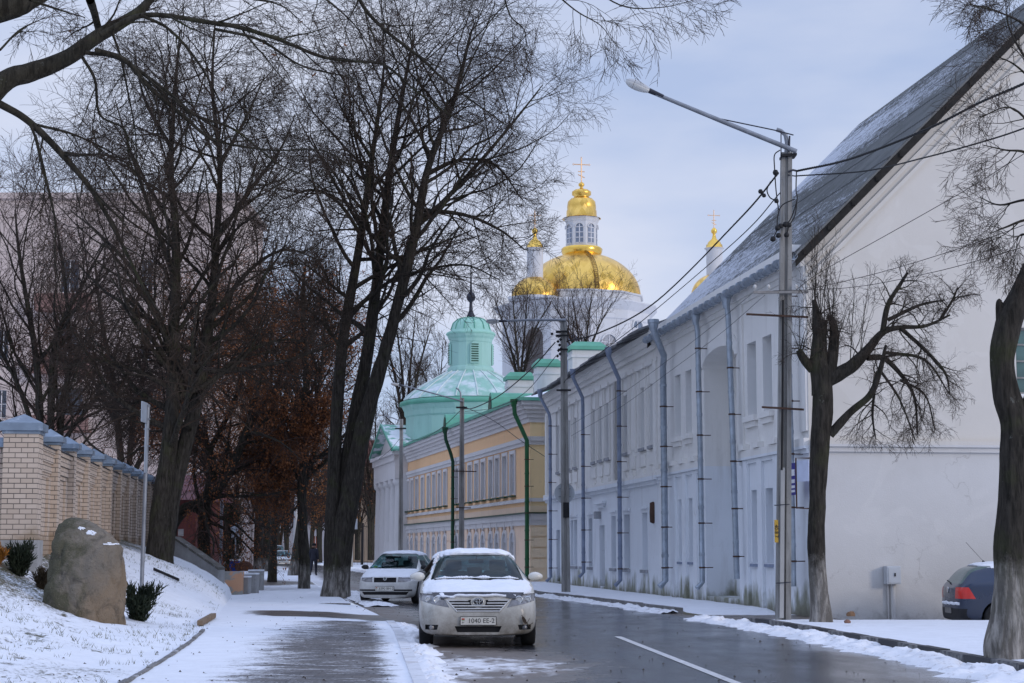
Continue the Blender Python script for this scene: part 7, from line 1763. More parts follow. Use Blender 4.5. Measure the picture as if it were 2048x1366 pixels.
def wheel(parent, x, y, r, wd, sg, spokes=7, rim_m=None, steel=False):
    c = Vector((x, y, r)); w_ = MB(); k = []
    prof = [(r * .62, -wd / 2), (r * .93, -wd / 2), (r, -wd / 2 + .03), (r, wd / 2 - .03), (r * .93, wd / 2), (r * .62, wd / 2), (r * .60, 0), (r * .62, -wd / 2)]
    def ringm(prof, n=36):
        vs = []; fs = []
        for a_, h_ in prof:
            for j in range(n): q = 2 * math.pi * j / n; vs.append(c + Vector((h_ * sg, a_ * math.cos(q), a_ * math.sin(q))))
        for i in range(len(prof) - 1):
            for j in range(n): fs.append((i * n + j, i * n + (j + 1) % n, (i + 1) * n + (j + 1) % n, (i + 1) * n + j))
        return vs, fs
    w_.add(*ringm(prof), smooth=True); wo = w_.build('wheel', M_TYRE, parent, local=True)
    g = MB(); g.add(*ringm([(r * .63, wd / 2 - .01), (r * .58, wd / 2 + .005), (r * .55, wd / 2 - .03)]), smooth=True)
    for i in range(spokes):
        a = 2 * math.pi * i / spokes; d = Vector((0, math.cos(a), math.sin(a))); e = Vector((0, -math.sin(a), math.cos(a))); o = c + Vector((sg * (wd / 2 - .03), 0, 0))
        g.prism([o + d * r * .12 - e * r * .09, o + d * r * .57 - e * r * .06, o + d * r * .57 + e * r * .06, o + d * r * .12 + e * r * .09], Vector((sg * .025, 0, 0)))
    g.add(*ringm([(.001, wd / 2 - .004), (r * .15, wd / 2 - .004), (r * .17, wd / 2 - .03)], 16)); g.build('rim', rim_m or M_RIM, wo, local=True)
    g = MB(); g.add(*ringm([(.001, wd / 2 - .07), (r * .58, wd / 2 - .07)], 24)); g.build('brake_backing', M_TRIMB, wo, local=True)
    return wo
def seats(parent, yf, zb, xs=(-.36, .36), rear_y=None, w_=.46):
    for x in xs:
        g = MB(); g.box((x, yf, zb + .30), (w_, .14, .62), 0, 0, .05); s_ = g.build('seat', M_SEAT, parent, local=True); g = MB(); g.box((x, yf + .03, zb + .70), (w_ * .58, .11, .17), 0, 0, .045); g.build('headrest', M_SEAT, s_, local=True)
    if rear_y:
        g = MB(); g.box((0, rear_y, zb + .24), (1.25, .16, .55), 0, 0, .05); s_ = g.build('rear_seat', M_SEAT, parent, local=True)
        for x in (-.4, 0, .4): g = MB(); g.box((x, rear_y + .03, zb + .59), (.26, .10, .14), 0, 0, .04); g.build('headrest', M_SEAT, s_, local=True)
def mirror(parent, x, y, z, sg, m, s_=1.0):
    bm = bmesh.new(); bmesh.ops.create_uvsphere(bm, u_segments=16, v_segments=10, radius=1)
    for v in bm.verts:
        k = 1 - .25 * (v.co.x * sg > 0) * v.co.x * sg; v.co = Vector((v.co.x * .118 * s_, min(v.co.y, .45) * .10 * s_, (abs(v.co.z) ** .8 * (1 if v.co.z > 0 else -1)) * .075 * s_ * k))
    g = MB(); g.bm(bm, Matrix.Translation((x + sg * .11 * s_, y, z)), 0, True); o = g.build('mirror', m, parent, local=True)
    g = MB(); g.tube([(x - sg * .06, y + .03, z - .06), (x + sg * .03, y + .02, z - .03)], .03, 6); g.build('mirror_foot', M_TRIMB, o, local=True)
    return o
def number_plate(b, parent, x, z, w_, h_, txt, y, m_=None, tilt=0.0, region=True):
    g = MB(); g.box((x, y - .012, z), (w_ + .02, .016, h_ + .018), 0, 0, .004); pf = g.build('plate_frame', M_TRIMB, parent, local=True)
    g = MB(); g.box((x, y - .022, z), (w_, .006, h_), 0, 0, .002); g.build('plate', m_ or M_PLATE, pf, local=True)
    if txt: text_obj(txt, h_ * .86, 'plate_number', M_INK, pf, (x + w_ * .085, y - .0262, z), (1, 0, 0), (0, 0, 1), .0008)
    if region:
        text_obj('BY', h_ * .3, 'country_code', M_INK, pf, (x - w_ * .43, y - .0262, z - h_ * .22), (1, 0, 0), (0, 0, 1), .0008)
        g = MB(); g.box((x - w_ * .43, y - .026, z + h_ * .24), (w_ * .085, .002, h_ * .18)); g.build('flag', M_RED, pf, local=True); g = MB(); g.box((x - w_ * .43, y - .026, z + h_ * .10), (w_ * .085, .002, h_ * .07)); g.build('flag_stripe', M_GREENF, pf, local=True)
    return pf
def wheel_arch(b, y, r, root, halfw):
    for sg in (1, -1):
        b.cut(disc_pts((y, r), r * 1.17, 22), 'S', sg)
    g = MB(); n = 20
    for sg in (1, -1):
        v = []; f = []
        for i in range(n):
            q = math.pi * (-.1 + 1.2 * i / (n - 1)); yy, z_ = y + r * 1.18 * math.cos(q), r + r * 1.18 * math.sin(q); v += [Vector((sg * halfw * .97, yy, z_)), Vector((sg * (halfw - .38), yy, z_))]
        for i in range(n - 1): f.append((2 * i, 2 * i + 1, 2 * i + 3, 2 * i + 2))
        g.add(v, f); o = Vector((sg * (halfw - .38), y, r)); g.add([o] + v[1::2], [(0, i + 1, i + 2) for i in range(n - 1)])
    g.build('wheel_well', M_TRIMB, root, local=True)
def place(root, px, py, Y, yaw): root.location = (P(px, py, Y).x, Y, 0.0); root.rotation_euler = (0, 0, yaw)

# --- the white sedan, nearest
def sedan():
    root = empty('white_sedan', (0, 0, 0), 0, 'snow covered white sedan parked facing the camera with dirty bumper and dark bonnet guard', 'car')
    st = [(.0, .60, .20, .58, .76, .50), (.05, .74, .185, .60, .785, .56), (.18, .855, .175, .66, .825, .62), (.42, .895, .17, .74, .885, .66), (.80, .91, .17, .82, .945, .69), (1.12, .912, .17, .89, .995, .70), (1.30, .912, .17, .92, 1.07, .68), (1.72, .912, .17, .93, 1.30, .60), (2.02, .912, .17, .94, 1.415, .565), (2.5, .91, .17, .95, 1.46, .56), (3.1, .91, .17, .96, 1.44, .555), (3.5, .91, .18, .97, 1.36, .565), (3.95, .905, .19, .98, 1.17, .62), (4.2, .90, .20, .98, 1.07, .66), (4.6, .87, .23, .95, 1.05, .66), (4.76, .80, .26, .90, 1.02, .62), (4.82, .66, .30, .85, .98, .55)]
    def nose(z, x): return np.interp(z, [.15, .3, .48, .6, .75, .85], [.06, .02, 0, .03, .10, .16]) + .16 * (x / .9) ** 2.2
    b = CarBody(st, nose, lambda z, x, y: 0.0); W = paint('white car paint', (.60, .585, .535), (.12, .10, .075), .9)
    wheel_arch(b, .98, .325, root, .91); wheel_arch(b, 3.75, .325, root, .91)
    # glass
    g = b.cut([(-.735, .985), (.735, .985), (.60, 1.372), (.3, 1.395), (-.3, 1.395), (-.60, 1.372)], 'F'); ws = b.shell(g, 'windscreen', M_GLASS, root, -.004)
    g = b.cut([(-.60, 1.08), (.60, 1.08), (.50, 1.36), (-.50, 1.36)], 'R'); b.shell(g, 'rear_window', M_GLASS, root, -.004)
    for sg in (1, -1):
        g = b.cut([(1.52, 1.0), (2.48, 1.0), (2.48, 1.365), (2.12, 1.345)], 'S', sg); b.shell(g, 'side_window', M_GLASS, root, -.004)
        g = b.cut([(2.56, 1.0), (3.42, 1.0), (3.30, 1.30), (2.56, 1.365)], 'S', sg); b.shell(g, 'side_window', M_GLASS, root, -.004)
        g = b.cut([(sg * .885, .80), (sg * .60, .79), (sg * .50, .71), (sg * .425, .585), (sg * .66, .645), (sg * .87, .685)], 'F'); hl = b.shell(g, 'headlight', M_HEADL, root, -.006, .012)
        q = MB()
        for dx, r_ in ((.62, .062), (.76, .05)):
            y_ = b.front(sg * dx, .715); q.lathe([(r_, -.006), (r_, .006), (r_ * .8, .012), (r_ * .62, .004)], (0, 0, 0), 18)
            k = len(q.v) // 2 if dx > .7 else 0
            for i in range(k, len(q.v)): v = q.v[i]; q.v[i] = (sg * dx + v[0], y_ - .012 - v[2] + .5 * abs(v[0]) * 0, .715 + v[1])
        q.build('lamp_ring', M_CHROME, hl, local=True)
        g = b.cut([(sg * .60, .345), (sg * .80, .345), (sg * .80, .27), (sg * .62, .27)], 'F'); fo = b.shell(g, 'fog_light', M_TRIMB, root, -.03, .03)
        y_ = b.front(sg * .70, .305); q = MB(); q.lathe([(.04, 0), (.036, .01), (0, .014)], (0, 0, 0), 14); q.v = [(sg * .70 + v[0], y_ + .012 - v[2], .305 + v[1]) for v in q.v]; q.build('fog_lens', M_HEADL, fo, local=True)
    g = b.cut([(-.475, .715), (.475, .715), (.31, .54), (-.31, .54)], 'F'); gr = b.shell(g, 'grille', M_TRIMB, root, -.03, .03)
    q = MB()
    for z, hw in ((.708, .48), (.667, .43), (.626, .39), (.586, .345), (.548, .31)):
        for sg in ((1, -1) if z > .63 else (0,)):
            n = 12; x0, x1 = (.115 * (1.3 if z > .69 else 1.15), hw) if sg else (-hw, hw)
            xs = [x0 + (x1 - x0) * i / n for i in range(n + 1)]
            q.tube([Vector(((sg or 1) * x, b.front((sg or 1) * x, z) - .004, z)) for x in xs], .0135, 6)
    for sg in (1, -1): q.tube([Vector((sg * x, b.front(sg * x, z) - .003, z)) for x, z in ((.485, .72), (.40, .63), (.315, .54))], .014, 6)
    q.build('grille_bars', mat('dull chrome', (.58, .57, .55), .35, .1, 6, metal=.5, dirt=(.3, .27, .22), dirt_amt=.5), gr, local=True)
    # badge: three rings on a dark oval
    def oval(cx, cz, rx, rz, r_, n=28): return [Vector((cx + rx * math.cos(2 * math.pi * i / n), b.front(cx, .69) - .030, cz + rz * math.sin(2 * math.pi * i / n))) for i in range(n + 1)]
    q = MB(); y0 = b.front(0, .69) - .02; q.prism([Vector((.115 * math.cos(2 * math.pi * i / 26), y0 + .03, .685 + .085 * math.sin(2 * math.pi * i / 26))) for i in range(26)], (0, -.026, 0)); eb = q.build('badge', W, root, local=True)
    q = MB(); q.prism([Vector((.076 * math.cos(2 * math.pi * i / 26), y0 + .003, .69 + .054 * math.sin(2 * math.pi * i / 26))) for i in range(26)], (0, -.006, 0)); q.build('badge_ground', M_TRIMB, eb, local=True)
    q = MB(); q.tube(oval(0, .69, .076, .054, 0), .0062, 6); q.tube(oval(0, .69, .022, .05, 0), .0052, 6); q.tube(oval(0, .707, .054, .022, 0), .0052, 6); q.build('badge_rings', M_CHROME, eb, local=True)
    g = b.cut([(-.355, .325), (.355, .325), (.315, .235), (-.315, .235)], 'F'); b.shell(g, 'lower_intake', M_DARK, root, -.05, .05)
    number_plate(b, root, 0, .405, .53, .115, '1040 EE-2', b.front(0, .42) - .004)
    q = MB()                           # bonnet guard
    xs = np.linspace(-.70, .70, 25); zt_ = lambda x: .832 - .012 * abs(x / .7) ** 2; zb_ = lambda x: np.interp(abs(x), [0, .35, .52, .62, .70], [.795, .775, .735, .745, .79])
    vt = [Vector((x, b.front(x, .80) - .035, zt_(x))) for x in xs]; vb = [Vector((x, b.front(x, max(.74, zb_(x))) - .03, zb_(x))) for x in xs]
    q.add(vt + vb, [(i, i + 1, 26 + i, 25 + i) for i in range(24)], 0, True); q.add([v + Vector((0, .02, .004)) for v in vt] + vt, [(i + 1, i, 25 + i, 26 + i) for i in range(24)], 0, True); bgd = q.build('bonnet_guard', mat('smoked plastic', (.022, .02, .026), .25, .2, 4, spec=.7), root, local=True)
    q = MB(); pts = [Vector((x, b.front(x, .78) - .045 + .012 * mnoise.noise(Vector((x * 9, 0, 3))), .782 + .02 * mnoise.noise(Vector((x * 6, 2, 0))) - .018 * (x < -.35))) for x in np.linspace(-.62, .42, 42)]
    q.tube(pts, [.010 + .013 * abs(mnoise.noise(Vector((i * .35, 0, 0)))) + .008 for i in range(42)], 7); q.build('snow_rim', M_SNOW, bgd, local=True)
    b.snow(lambda c: .20 < c.y < 1.30 and c.z > .76 and abs(c.x) < .83, 'bonnet_snow', root, .038, M_SNOW, 1.0); b.snow(lambda c: 1.93 < c.y < 3.3 and c.z > 1.28, 'roof_snow', root, .05, M_SNOW, 5.0); b.snow(lambda c: c.y > 4.05 and c.z > 1.0, 'boot_snow', root, .05, M_SNOW, 9.0)
    q = MB()
    for i in range(34):
        x = -.62 + 1.24 * i / 33; z = b.topz(x, 1.20); k = .010 + .055 * max(0, mnoise.noise(Vector((x * 5, 1, 0))) + .25 * mnoise.noise(Vector((x * 19, 3, 0)))) + .02 * math.exp(-((x + .25) / .12) ** 2)
        bm = bmesh.new(); bmesh.ops.create_icosphere(bm, subdivisions=2, radius=1); M4 = Matrix.Translation((x, 1.20, z)) @ Matrix.Diagonal((.04, .07, k, 1)); q.bm(bm, M4, 0, True)
    for sg in (-1,):                # snow caked along the pillars
        for i in range(22):
            t = i / 21; x = sg * (.755 - .14 * t); z = .99 + .40 * t; y_ = b.front(x, z)
            if sg > 0 and random.random() < .35: continue
            bm = bmesh.new(); bmesh.ops.create_icosphere(bm, subdivisions=1, radius=1); q.bm(bm, Matrix.Translation((x + random.uniform(-.01, .01), y_ - .003, z)) @ Matrix.Diagonal((.022 + .012 * random.random(), .015, .022, 1)), 0, True)
    q.build('windscreen_snow', M_SNOW, root, local=True)
    # interior
    q = MB(); q.box((0, 2.6, .42), (1.6, 3.4, .06)); q.box((0, 1.50, .86), (1.42, .46, .16), 0, 0, .05); q.box((0, 4.0, 1.0), (1.3, .5, .05)); q.build('dashboard', M_CABIN, root, local=True)
    seats(root, 2.55, .52, (-.36, .36), 3.45); q = MB(); q.tube([Vector((.36 + .18 * math.cos(a), 1.95 + .08 * math.sin(a), .95 + .17 * math.sin(a))) for a in np.linspace(0, 6.283, 25)], .014, 6); q.build('steering_wheel', M_TRIMB, root, local=True)
    q = MB(); q.box((0, 1.98, 1.285), (.24, .03, .065), 0, 0, .02); q.tube([(0, 1.97, 1.3), (0, 1.95, 1.37)], .012, 5); q.build('rear_view_mirror', M_TRIMB, root, local=True)
    q = MB(); q.box((-.56, 1.33, 1.04), (.11, .004, .05)); q.build('windscreen_sticker', mat('blue sticker', (.02, .25, .38), .5), root, local=True)
    for sg in (1, -1): mirror(root, sg * .83, 1.52, 1.045, sg, W, 1.0)
    q = MB()
    for x0, x1 in ((-.5, .05), (.12, .66)): q.tube([Vector((x0, b.front(x0, .99) - .01, 1.0)), Vector(((x0 + x1) / 2, b.front(x0, 1.0) - .012, 1.012)), Vector((x1, b.front(x1, 1.0) - .012, 1.005))], .009, 5)
    q.build('wipers', M_TRIMB, root, local=True)
    for y_ in (.98, 3.75):
        for sg in (1, -1): wheel(root, sg * .79, y_, .325, .215, sg)
    q = MB(); q.box((0, 2.4, .27), (1.35, 4.0, .12)); q.box((0, .32, .215), (1.3, .2, .06)); q.build('underbody', M_DARK, root, local=True)
    b.done(W, root); return root, b
SED, SEDB = sedan(); place(SED, 957, 1100, 26.6, R(2.2))
# a dead leafy twig caught in the bumper
tw = empty('twig', (0, 0, 0), 0, 'withered leafy twig caught above the fog lamp of the white sedan', 'twig'); q = MB()
yb = SEDB.front(.70, .4) - .03; q.tube([(.78, yb, .30), (.73, yb - .02, .38), (.655, yb - .015, .49)], .006, 5); q.tube([(.73, yb - .02, .36), (.775, yb - .03, .44)], .004, 5); q.tube([(.76, yb, .33), (.83, yb, .375)], .004, 5); q.build('stem', M_TWIG, tw, local=True)
q = MB(); q.add([(.655, yb - .02, .455), (.685, yb - .035, .47), (.72, yb - .03, .42), (.735, yb - .02, .365), (.705, yb - .04, .355), (.67, yb - .03, .40)], [(0, 1, 2, 3, 4, 5)]); q.build('leaf', mat('withered leaf', (.05, .035, .025), .85), tw, local=True)
tw.location = SED.location; tw.rotation_euler = SED.rotation_euler

# --- generic hatchback / estate
def hatch(name, label, col, L, hw, hh, W_, opts):
    root = empty(name, (0, 0, 0), 0, label, 'car'); es = opts.get('estate', False)
    yr = opts.get('yr', L - .35 if es else L - .62); up_ = 'yr' in opts
    st = [(.0, hw * .70, .17, .58, .69, hw * .6), (.06, hw * .86, .155, .60, .725, hw * .66), (.2, hw * .955, .15, .66, .775, hw * .70), (.5, hw * .99, .15, .76, .86, hw * .74), (.92, hw, .15, .86, .945, hw * .77), (1.06, hw, .15, .90, 1.0, hw * .77), (1.45, hw, .15, .92, hh - .22, hw * .70), (1.80, hw, .15, .93, hh - .04, hw * .665), (2.3, hw, .15, .94, hh, hw * .66), (yr - .4, hw, .17, .96, hh - .025, hw * .65), (yr, hw * .99, .19, .97, hh - .09, hw * .64), (L - .26, hw * .97, .22, .97, hh - .36 if not (es or up_) else hh - .2, hw * .66), (L - .10, hw * .93, .25, .92, 1.02 if not es else hh - .45, hw * .7), (L, hw * .82, .28, .80, .90, hw * .68)]
    def nose(z, x): return np.interp(z, [.15, .3, .45, .6, .72], [.05, .015, 0, .03, .08]) + .13 * (x / hw) ** 2.4
    b = CarBody(st, nose, lambda z, x, y: 0.0); b.mid = L / 2
    r = .30 if hw < .85 else .31; yw = (.82, .82 + opts['wb'])
    for y in yw: wheel_arch(b, y, r, root, hw)
    g = b.cut([(-hw * .83, .955), (hw * .83, .955), (hw * .675, hh - .075), (-hw * .675, hh - .075)], 'F'); b.shell(g, 'windscreen', opts.get('glass', M_GLASS), root, -.004)
    if not opts.get('plain_rear'): g = b.cut([(-hw * .72, 1.0), (hw * .72, 1.0), (hw * .60, hh - .10), (-hw * .60, hh - .10)], 'R'); b.shell(g, 'rear_window', opts.get('glass', M_GLASS), root, -.004)
    y1, y2 = 1.42, yr - .12
    for sg in (1, -1):
        m_ = (y1 + y2) / 2
        for (a, c_, d, e) in (((y1), m_ + .1, m_ + .1, y1 + .42), (m_ + .19, y2 - .35 * up_, y2 - .18 - .3 * up_, m_ + .19)):
            g = b.cut([(a, .985), (c_, .985), (d, hh - .13), (e, hh - .13)], 'S', sg); b.shell(g, 'side_window', opts.get('glass', M_GLASS), root, -.004)
        h = opts['head']; g = b.cut([(sg * p[0], p[1]) for p in h], 'F'); b.shell(g, 'headlight', M_HEADL, root, -.006, .01)
    g = b.cut(opts['grille'], 'F'); gr = b.shell(g, 'grille', M_TRIMB, root, -.02, .02)
    gx0, gx1 = opts['grille'][0][0], opts['grille'][1][0]; gz0, gz1 = min(p[1] for p in opts['grille']), max(p[1] for p in opts['grille'])
    q = MB()
    for x in np.linspace(gx0 * .9, gx1 * .9, 13): q.tube([Vector((x, b.front(x, gz0 + .01) - .0, gz0 + .008)), Vector((x, b.front(x, gz1 - .01), gz1 - .008))], .006, 4)
    q.tube([Vector((x, b.front(x, gz1) - .006, gz1 + .008)) for x in np.linspace(gx0, gx1, 9)], .010, 6); q.build('grille_bars', M_TRIMB if not opts.get('chrome') else M_CHROME, gr, local=True)
    y_ = b.front(0, gz1) - .02; q = MB(); q.prism([Vector((.05 * math.cos(i * .2618), y_, gz1 - .012 + .05 * math.sin(i * .2618))) for i in range(24)], (0, .03, 0)); em = q.build('badge', M_CHROME, root, local=True)
    q = MB(); q.prism([Vector((.036 * math.cos(i * .2618), y_ - .004, gz1 - .012 + .036 * math.sin(i * .2618))) for i in range(24)], (0, .005, 0)); q.build('badge_ground', mat('green grey enamel', (.10, .13, .12), .4) if 'green grey enamel' not in bpy.data.materials else bpy.data.materials['green grey enamel'], em, local=True)
    g = b.cut(opts['intake'], 'F'); b.shell(g, 'lower_intake', M_DARK, root, -.04, .04)
    z_ = opts['strip']; q = MB(); xs = np.linspace(-hw * .9, hw * .9, 21); vt = [Vector((x, b.front(x, z_ + .02) - .012, z_ + .022)) for x in xs]; vb = [Vector((x, b.front(x, z_ - .02) - .012, z_ - .022)) for x in xs]; q.add(vt + vb, [(i, i + 1, 22 + i, 21 + i) for i in range(20)], 0, True); q.build('bumper_strip', M_TRIMB, root, local=True)
    number_plate(b, root, opts.get('px', 0), opts['pz'], .52, .112, opts.get('txt'), b.front(0, opts['pz']) - .006, region=bool(opts.get('txt')))
    q = MB(); q.box((0, L / 2, .40), (hw * 1.7, L * .7, .05)); q.box((0, 1.28, .85), (hw * 1.5, .4, .14), 0, 0, .04); q.build('dashboard', M_CABIN, root, local=True)
    seats(root, 2.1, .52, (-.33, .33), 2.95); q = MB(); q.box((0, 1.62, hh - .17), (.22, .03, .06), 0, 0, .02); q.build('rear_view_mirror', M_TRIMB, root, local=True)
    for sg in (1, -1): mirror(root, sg * hw * .92, 1.28, 1.0, sg, opts.get('mirror', W_), .9)
    if opts.get('snow'): b.snow(lambda c: .18 < c.y < 1.0 and abs(c.x) < hw * .9 and c.z > .70, 'bonnet_snow', root, .018, M_SNOW, 2.0); b.snow(lambda c: 1.74 < c.y < yr and c.z > hh - .16, 'roof_snow', root, .03, M_SNOW, 3.0)
    for y in yw:
        for sg in (1, -1): wheel(root, sg * (hw - .105), y, r, .185, sg, opts.get('spokes', 6), opts.get('rim'))
    q = MB(); q.box((0, L / 2, .24), (hw * 1.4, L * .82, .12)); q.build('underbody', M_DARK, root, local=True)
    b.mat_ = W_; return root, b
PW2 = paint('white hatchback paint', (.66, .66, .64), (.12, .105, .08), .6)
r2, b2 = hatch('white_hatchback', 'white five door hatchback with black door mirrors and thin snow parked behind the white sedan', None, 3.97, .825, 1.45, PW2, dict(wb=2.46, snow=True, mirror=M_TRIMB, txt='3390 BH-2', pz=.42, strip=.378, head=[(.715, .715), (.37, .725), (.355, .595), (.55, .60), (.69, .635)], grille=[(-.315, .705), (.315, .705), (.315, .59), (-.315, .59)], intake=[(-.66, .335), (.66, .335), (.60, .25), (-.60, .25)]))
b2.done(PW2, r2); place(r2, 769, 1100, 48.6, R(-9))
q = MB(); q.box((-.52, 1.16, 1.01), (.10, .004, .05)); q.build('windscreen_sticker', mat('lime sticker', (.22, .50, .04), .5), r2, local=True)
PS3 = paint('silver car paint', (.42, .45, .47), (.2, .18, .15), .5, metal=.3)
r3, b3 = hatch('silver_estate_car', 'distant silver estate car facing the camera between limewashed trunks', None, 4.6, .86, 1.50, PS3, dict(wb=2.65, estate=True, snow=False, pz=.40, strip=.33, txt=None, chrome=True, head=[(.74, .735), (.42, .735), (.42, .60), (.73, .61)], grille=[(-.40, .72), (.40, .72), (.36, .61), (-.36, .61)], intake=[(-.7, .29), (.7, .29), (.66, .2), (-.66, .2)]))
b3.done(PS3, r3); place(r3, 564, 1100, 148, R(6)); r3.location.z = .03
PD5 = paint('black car paint', (.020, .021, .024), (.1, .09, .08), .5)
r5, b5 = hatch('black_car', 'black car hidden directly behind the white sedan with only mirror and edge showing', None, 4.2, .87, 1.44, PD5, dict(wb=2.55, snow=True, pz=.42, strip=.37, txt=None, head=[(.74, .735), (.42, .735), (.42, .60), (.73, .61)], grille=[(-.40, .72), (.40, .72), (.36, .61), (-.36, .61)], intake=[(-.7, .32), (.7, .32), (.66, .22), (-.66, .22)]))
b5.done(PD5, r5); place(r5, 942, 1100, 33.4, R(5))
PW6 = paint('pale van paint', (.5, .52, .55), (.2, .18, .15), .4)
r6, b6 = hatch('white_car', 'barely visible white car behind the distant silver estate car', None, 4.4, .86, 1.75, PW6, dict(wb=2.6, estate=True, pz=.40, strip=.33, txt=None, head=[(.74, .735), (.42, .735), (.42, .60), (.73, .61)], grille=[(-.40, .72), (.40, .72), (.36, .61), (-.36, .61)], intake=[(-.7, .29), (.7, .29), (.66, .2), (-.66, .2)]))
b6.done(PW6, r6); place(r6, 552, 1100, 160, R(6)); r6.location.z = .25
# --- the dark blue hatchback seen from behind
PB4 = paint('dark blue paint', (.010, .022, .055), (.05, .05, .055), .35, rough=.18)
def bluecar():
    L, hw, hh = 4.15, .868, 1.44
    M_G2 = glass_mat('tinted rear glass', (.10, .18, .18), .03)
    root, b = hatch('blue_hatchback', 'dark blue hatchback parked by the gable half hidden behind the big right trunk', None, L, hw, hh, PB4, dict(wb=2.51, pz=.42, strip=.37, txt=None, glass=M_G2, plain_rear=True, yr=L - .40, spokes=5, head=[(.74, .735), (.42, .735), (.42, .60), (.73, .61)], grille=[(-.40, .72), (.40, .72), (.36, .61), (-.36, .61)], intake=[(-.7, .32), (.7, .32), (.66, .22), (-.66, .22)]))
    g = b.cut([(-.66, 1.0), (.66, 1.0), (.55, 1.35), (-.55, 1.35)], 'R'); rw = b.shell(g, 'rear_window', mat('green tinted rear glass', (.07, .12, .115), .08, .15, 2, spec=.9), root, -.004)
    q = MB(); q.tube([Vector((0, b.back(0, .99) + .015, .99)), Vector((.2, b.back(.2, 1.03) + .02, 1.03)), Vector((.45, b.back(.45, 1.05) + .02, 1.05))], .012, 5); q.build('rear_wiper', M_TRIMB, rw, local=True)
    for sg in (1, -1):
        # tail light wraps round the corner: one piece seen from behind, one from the side
        g = b.cut([(sg * .80, .93), (sg * .52, .93), (sg * .50, .70), (sg * .84, .70)], 'R'); tl = b.shell(g, 'tail_light', M_TAIL, root, .003, -.006)
        g = b.cut([(3.93, .93), (4.3, .93), (4.3, .70), (3.80, .70)], 'S', sg); b.shell(g, 'light_wrap', M_TAIL, tl, .003, -.006)
    g = b.cut([(-.82, .50), (.82, .50), (.78, .24), (-.78, .24)], 'R'); b.shell(g, 'bumper_lower', M_TRIMB, root, .004)
    y_ = b.back(0, .85); q = MB(); q.prism([Vector((.065 * math.cos(i * .2618), y_ + .005, .87 + .065 * math.sin(i * .2618))) for i in range(24)], (0, .012, 0)); q.build('badge', M_CHROME, root, local=True)
    y_ = b.back(0, .45); q = MB(); q.box((0, y_ + .012, .45), (.5, .012, .11)); q.build('plate', mat('dirty plate', (.16, .15, .14), .6, .2, 6), root, local=True)
    b.snow(lambda c: 1.9 < c.y < L - .55 and c.z > hh - .12, 'roof_snow', root, .035, M_SNOW, 6.0)
    q = MB(); n = 30
    pts = [Vector((x, b.back(x, .62) + .01, .60 + .015 * mnoise.noise(Vector((x * 6, 0, 0))))) for x in np.linspace(-.72, .45, n)]; q.tube(pts, [.028 + .028 * max(0, mnoise.noise(Vector((i * .25, 4, 0)))) for i in range(n)], 8); q.build('bumper_snow', M_SNOW, root, local=True)
    q = MB(); q.lathe([(.035, -.01), (.02, .02), (0, .03)], (-.0, L - .75, hh), 8); q.tube([(0, L - .75, hh + .01), (0, L - .40, hh + .40)], .004, 4); q.build('aerial', M_TRIMB, root, local=True)
    x_ = lambda y, z: b.sidex(y, z, 1)
    q = MB(); q.tube([Vector((x_(3.45 + .09 * math.cos(a), .80 + .09 * math.sin(a)) + .001, 3.45 + .09 * math.cos(a), .80 + .09 * math.sin(a))) for a in np.linspace(0, 6.283, 25)], .004, 4); q.build('fuel_flap', M_TRIMB, root, local=True)
    b.done(PB4, root)
    # heading: away to the right; seen rear left corner on the left
    yaw = R(180 - 62) ; root.rotation_euler = (0, 0, yaw)
    return root
bc = bluecar()
# local -y is forward; forward must point to (+.89, +.45): rotate accordingly
fwd = Vector((1.0, .0)).normalized(); yaw = math.atan2(fwd.y, fwd.x) + math.pi / 2
bc.rotation_euler = (0, 0, yaw); qm = Matrix.Rotation(yaw, 3, 'Z')
lc = qm @ Vector((-.70, 4.12, 0)); rc2 = qm @ Vector((.70, 4.12, 0)); corner = lc if lc.x < rc2.x else rc2
tgt = P(1880, 1100, 37.2); bc.location = (tgt.x - corner.x, 37.2 - corner.y, -.21)

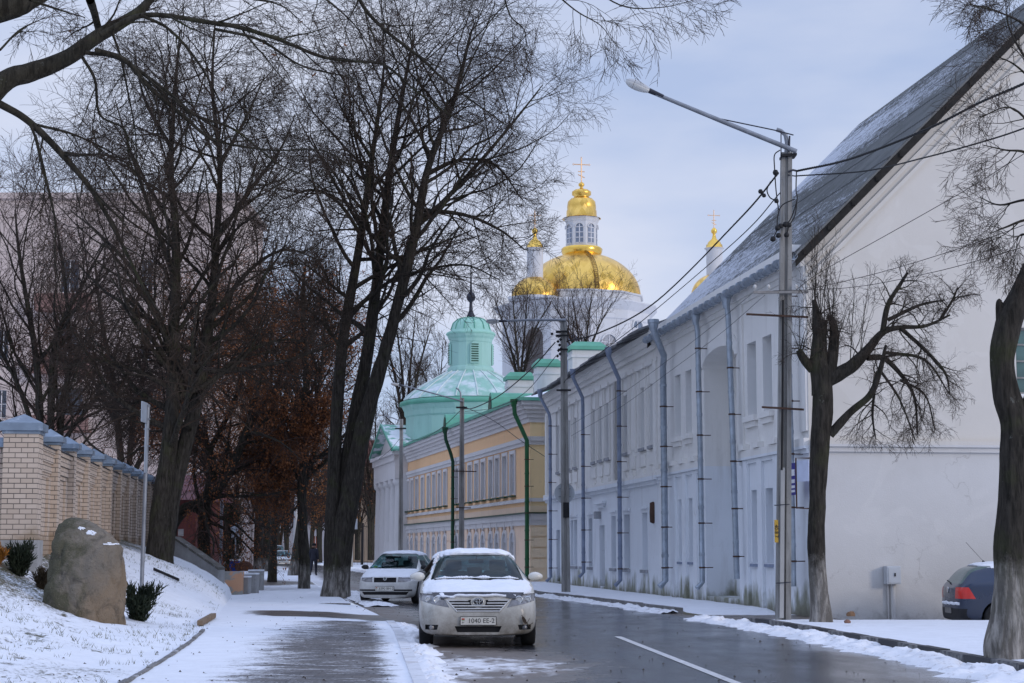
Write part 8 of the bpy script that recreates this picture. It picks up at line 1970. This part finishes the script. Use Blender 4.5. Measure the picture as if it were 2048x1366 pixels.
# ================================================================== the walker between the trunks
def person():
    c = P(627, 1150, 99); e = empty('person', (c.x, 99, .08), R(170), 'dark clothed person walking between the tree trunks far down the path', 'person')
    J = {'pel': (0, 0, .95), 'che': (0, -.02, 1.30), 'nec': (0, -.02, 1.50), 'hd': (0, -.03, 1.62), 'top': (0, -.03, 1.76), 'shl': (-.19, 0, 1.42), 'ell': (-.24, .05, 1.14), 'hal': (-.23, -.08, .90), 'shr': (.19, 0, 1.42), 'elr': (.24, -.06, 1.14), 'har': (.22, -.20, .93),
         'hpl': (-.10, 0, .90), 'knl': (-.10, -.14, .50), 'anl': (-.10, -.12, .09), 'tol': (-.10, -.28, .04), 'hpr': (.10, 0, .90), 'knr': (.10, .10, .50), 'anr': (.10, .30, .12), 'tor': (.10, .20, .03)}
    rad = dict(pel=.17, che=.19, nec=.07, hd=.105, top=.075, shl=.095, ell=.07, hal=.05, shr=.095, elr=.07, har=.05, hpl=.12, knl=.085, anl=.055, tol=.045, hpr=.12, knr=.085, anr=.055, tor=.045)
    E = [('pel', 'che'), ('che', 'nec'), ('nec', 'hd'), ('hd', 'top'), ('che', 'shl'), ('shl', 'ell'), ('ell', 'hal'), ('che', 'shr'), ('shr', 'elr'), ('elr', 'har'), ('pel', 'hpl'), ('hpl', 'knl'), ('knl', 'anl'), ('anl', 'tol'), ('pel', 'hpr'), ('hpr', 'knr'), ('knr', 'anr'), ('anr', 'tor')]
    k = list(J); me = bpy.data.meshes.new('body'); me.from_pydata([J[a] for a in k], [(k.index(a), k.index(b)) for a, b in E], []); o = bpy.data.objects.new('tmp', me); COL.objects.link(o)
    o.modifiers.new('skin', 'SKIN'); sv = me.skin_vertices[0].data if me.skin_vertices else None
    if sv is None: bpy.context.view_layer.objects.active = o
    for i, a in enumerate(k): me.skin_vertices[0].data[i].radius = (rad[a], rad[a] * (.75 if a in ('pel', 'che') else 1)); me.skin_vertices[0].data[i].use_root = a == 'pel'
    o.modifiers.new('sub', 'SUBSURF').levels = 2
    m2_ = bpy.data.meshes.new_from_object(o.evaluated_get(bpy.context.evaluated_depsgraph_get())); bpy.data.objects.remove(o)
    def zone(name, base):
        t = NT(name); z = t.sep(t.coord((1, 1, 1)))[2]; skin = (.42, .26, .19)
        c_ = t.mix(t.math('GREATER_THAN', z, 1.53), base, skin); t.set(c_, .85); return t.m
    m2_.materials.clear(); m2_.materials.append(zone('navy coat', (.012, .013, .024)))
    for p in m2_.polygons: p.use_smooth = True
    bd = link('body', m2_, e)
    g = MB(); g.lathe([(.118, 1.66), (.122, 1.70), (.11, 1.76), (.07, 1.80), (0, 1.815)], (0, -.03, 0), 16); g.build('cap', mat('black wool', (.01, .01, .012), .95), e, local=True)
    g = MB(); sk = mat('skin', (.50, .32, .24), .6, .1, 5)
    for hx, hy, hz in ((-.23, -.085, .87), (.22, -.21, .90)):
        g.tube([(hx, hy, hz + .03), (hx, hy - .01, hz - .04)], [.035, .04], 8)
        for f in range(4): g.tube([(hx, hy - .035 + f * .022, hz - .03), (hx, hy - .04 + f * .024, hz - .08), (hx + .01, hy - .035 + f * .022, hz - .11 + .008 * abs(f - 1.5))], [.0095, .009, .007], 6)
        g.tube([(hx, hy - .04, hz + .0), (hx, hy - .065, hz - .05)], [.011, .008], 6)
    g.build('hands', sk, e, local=True)
person()
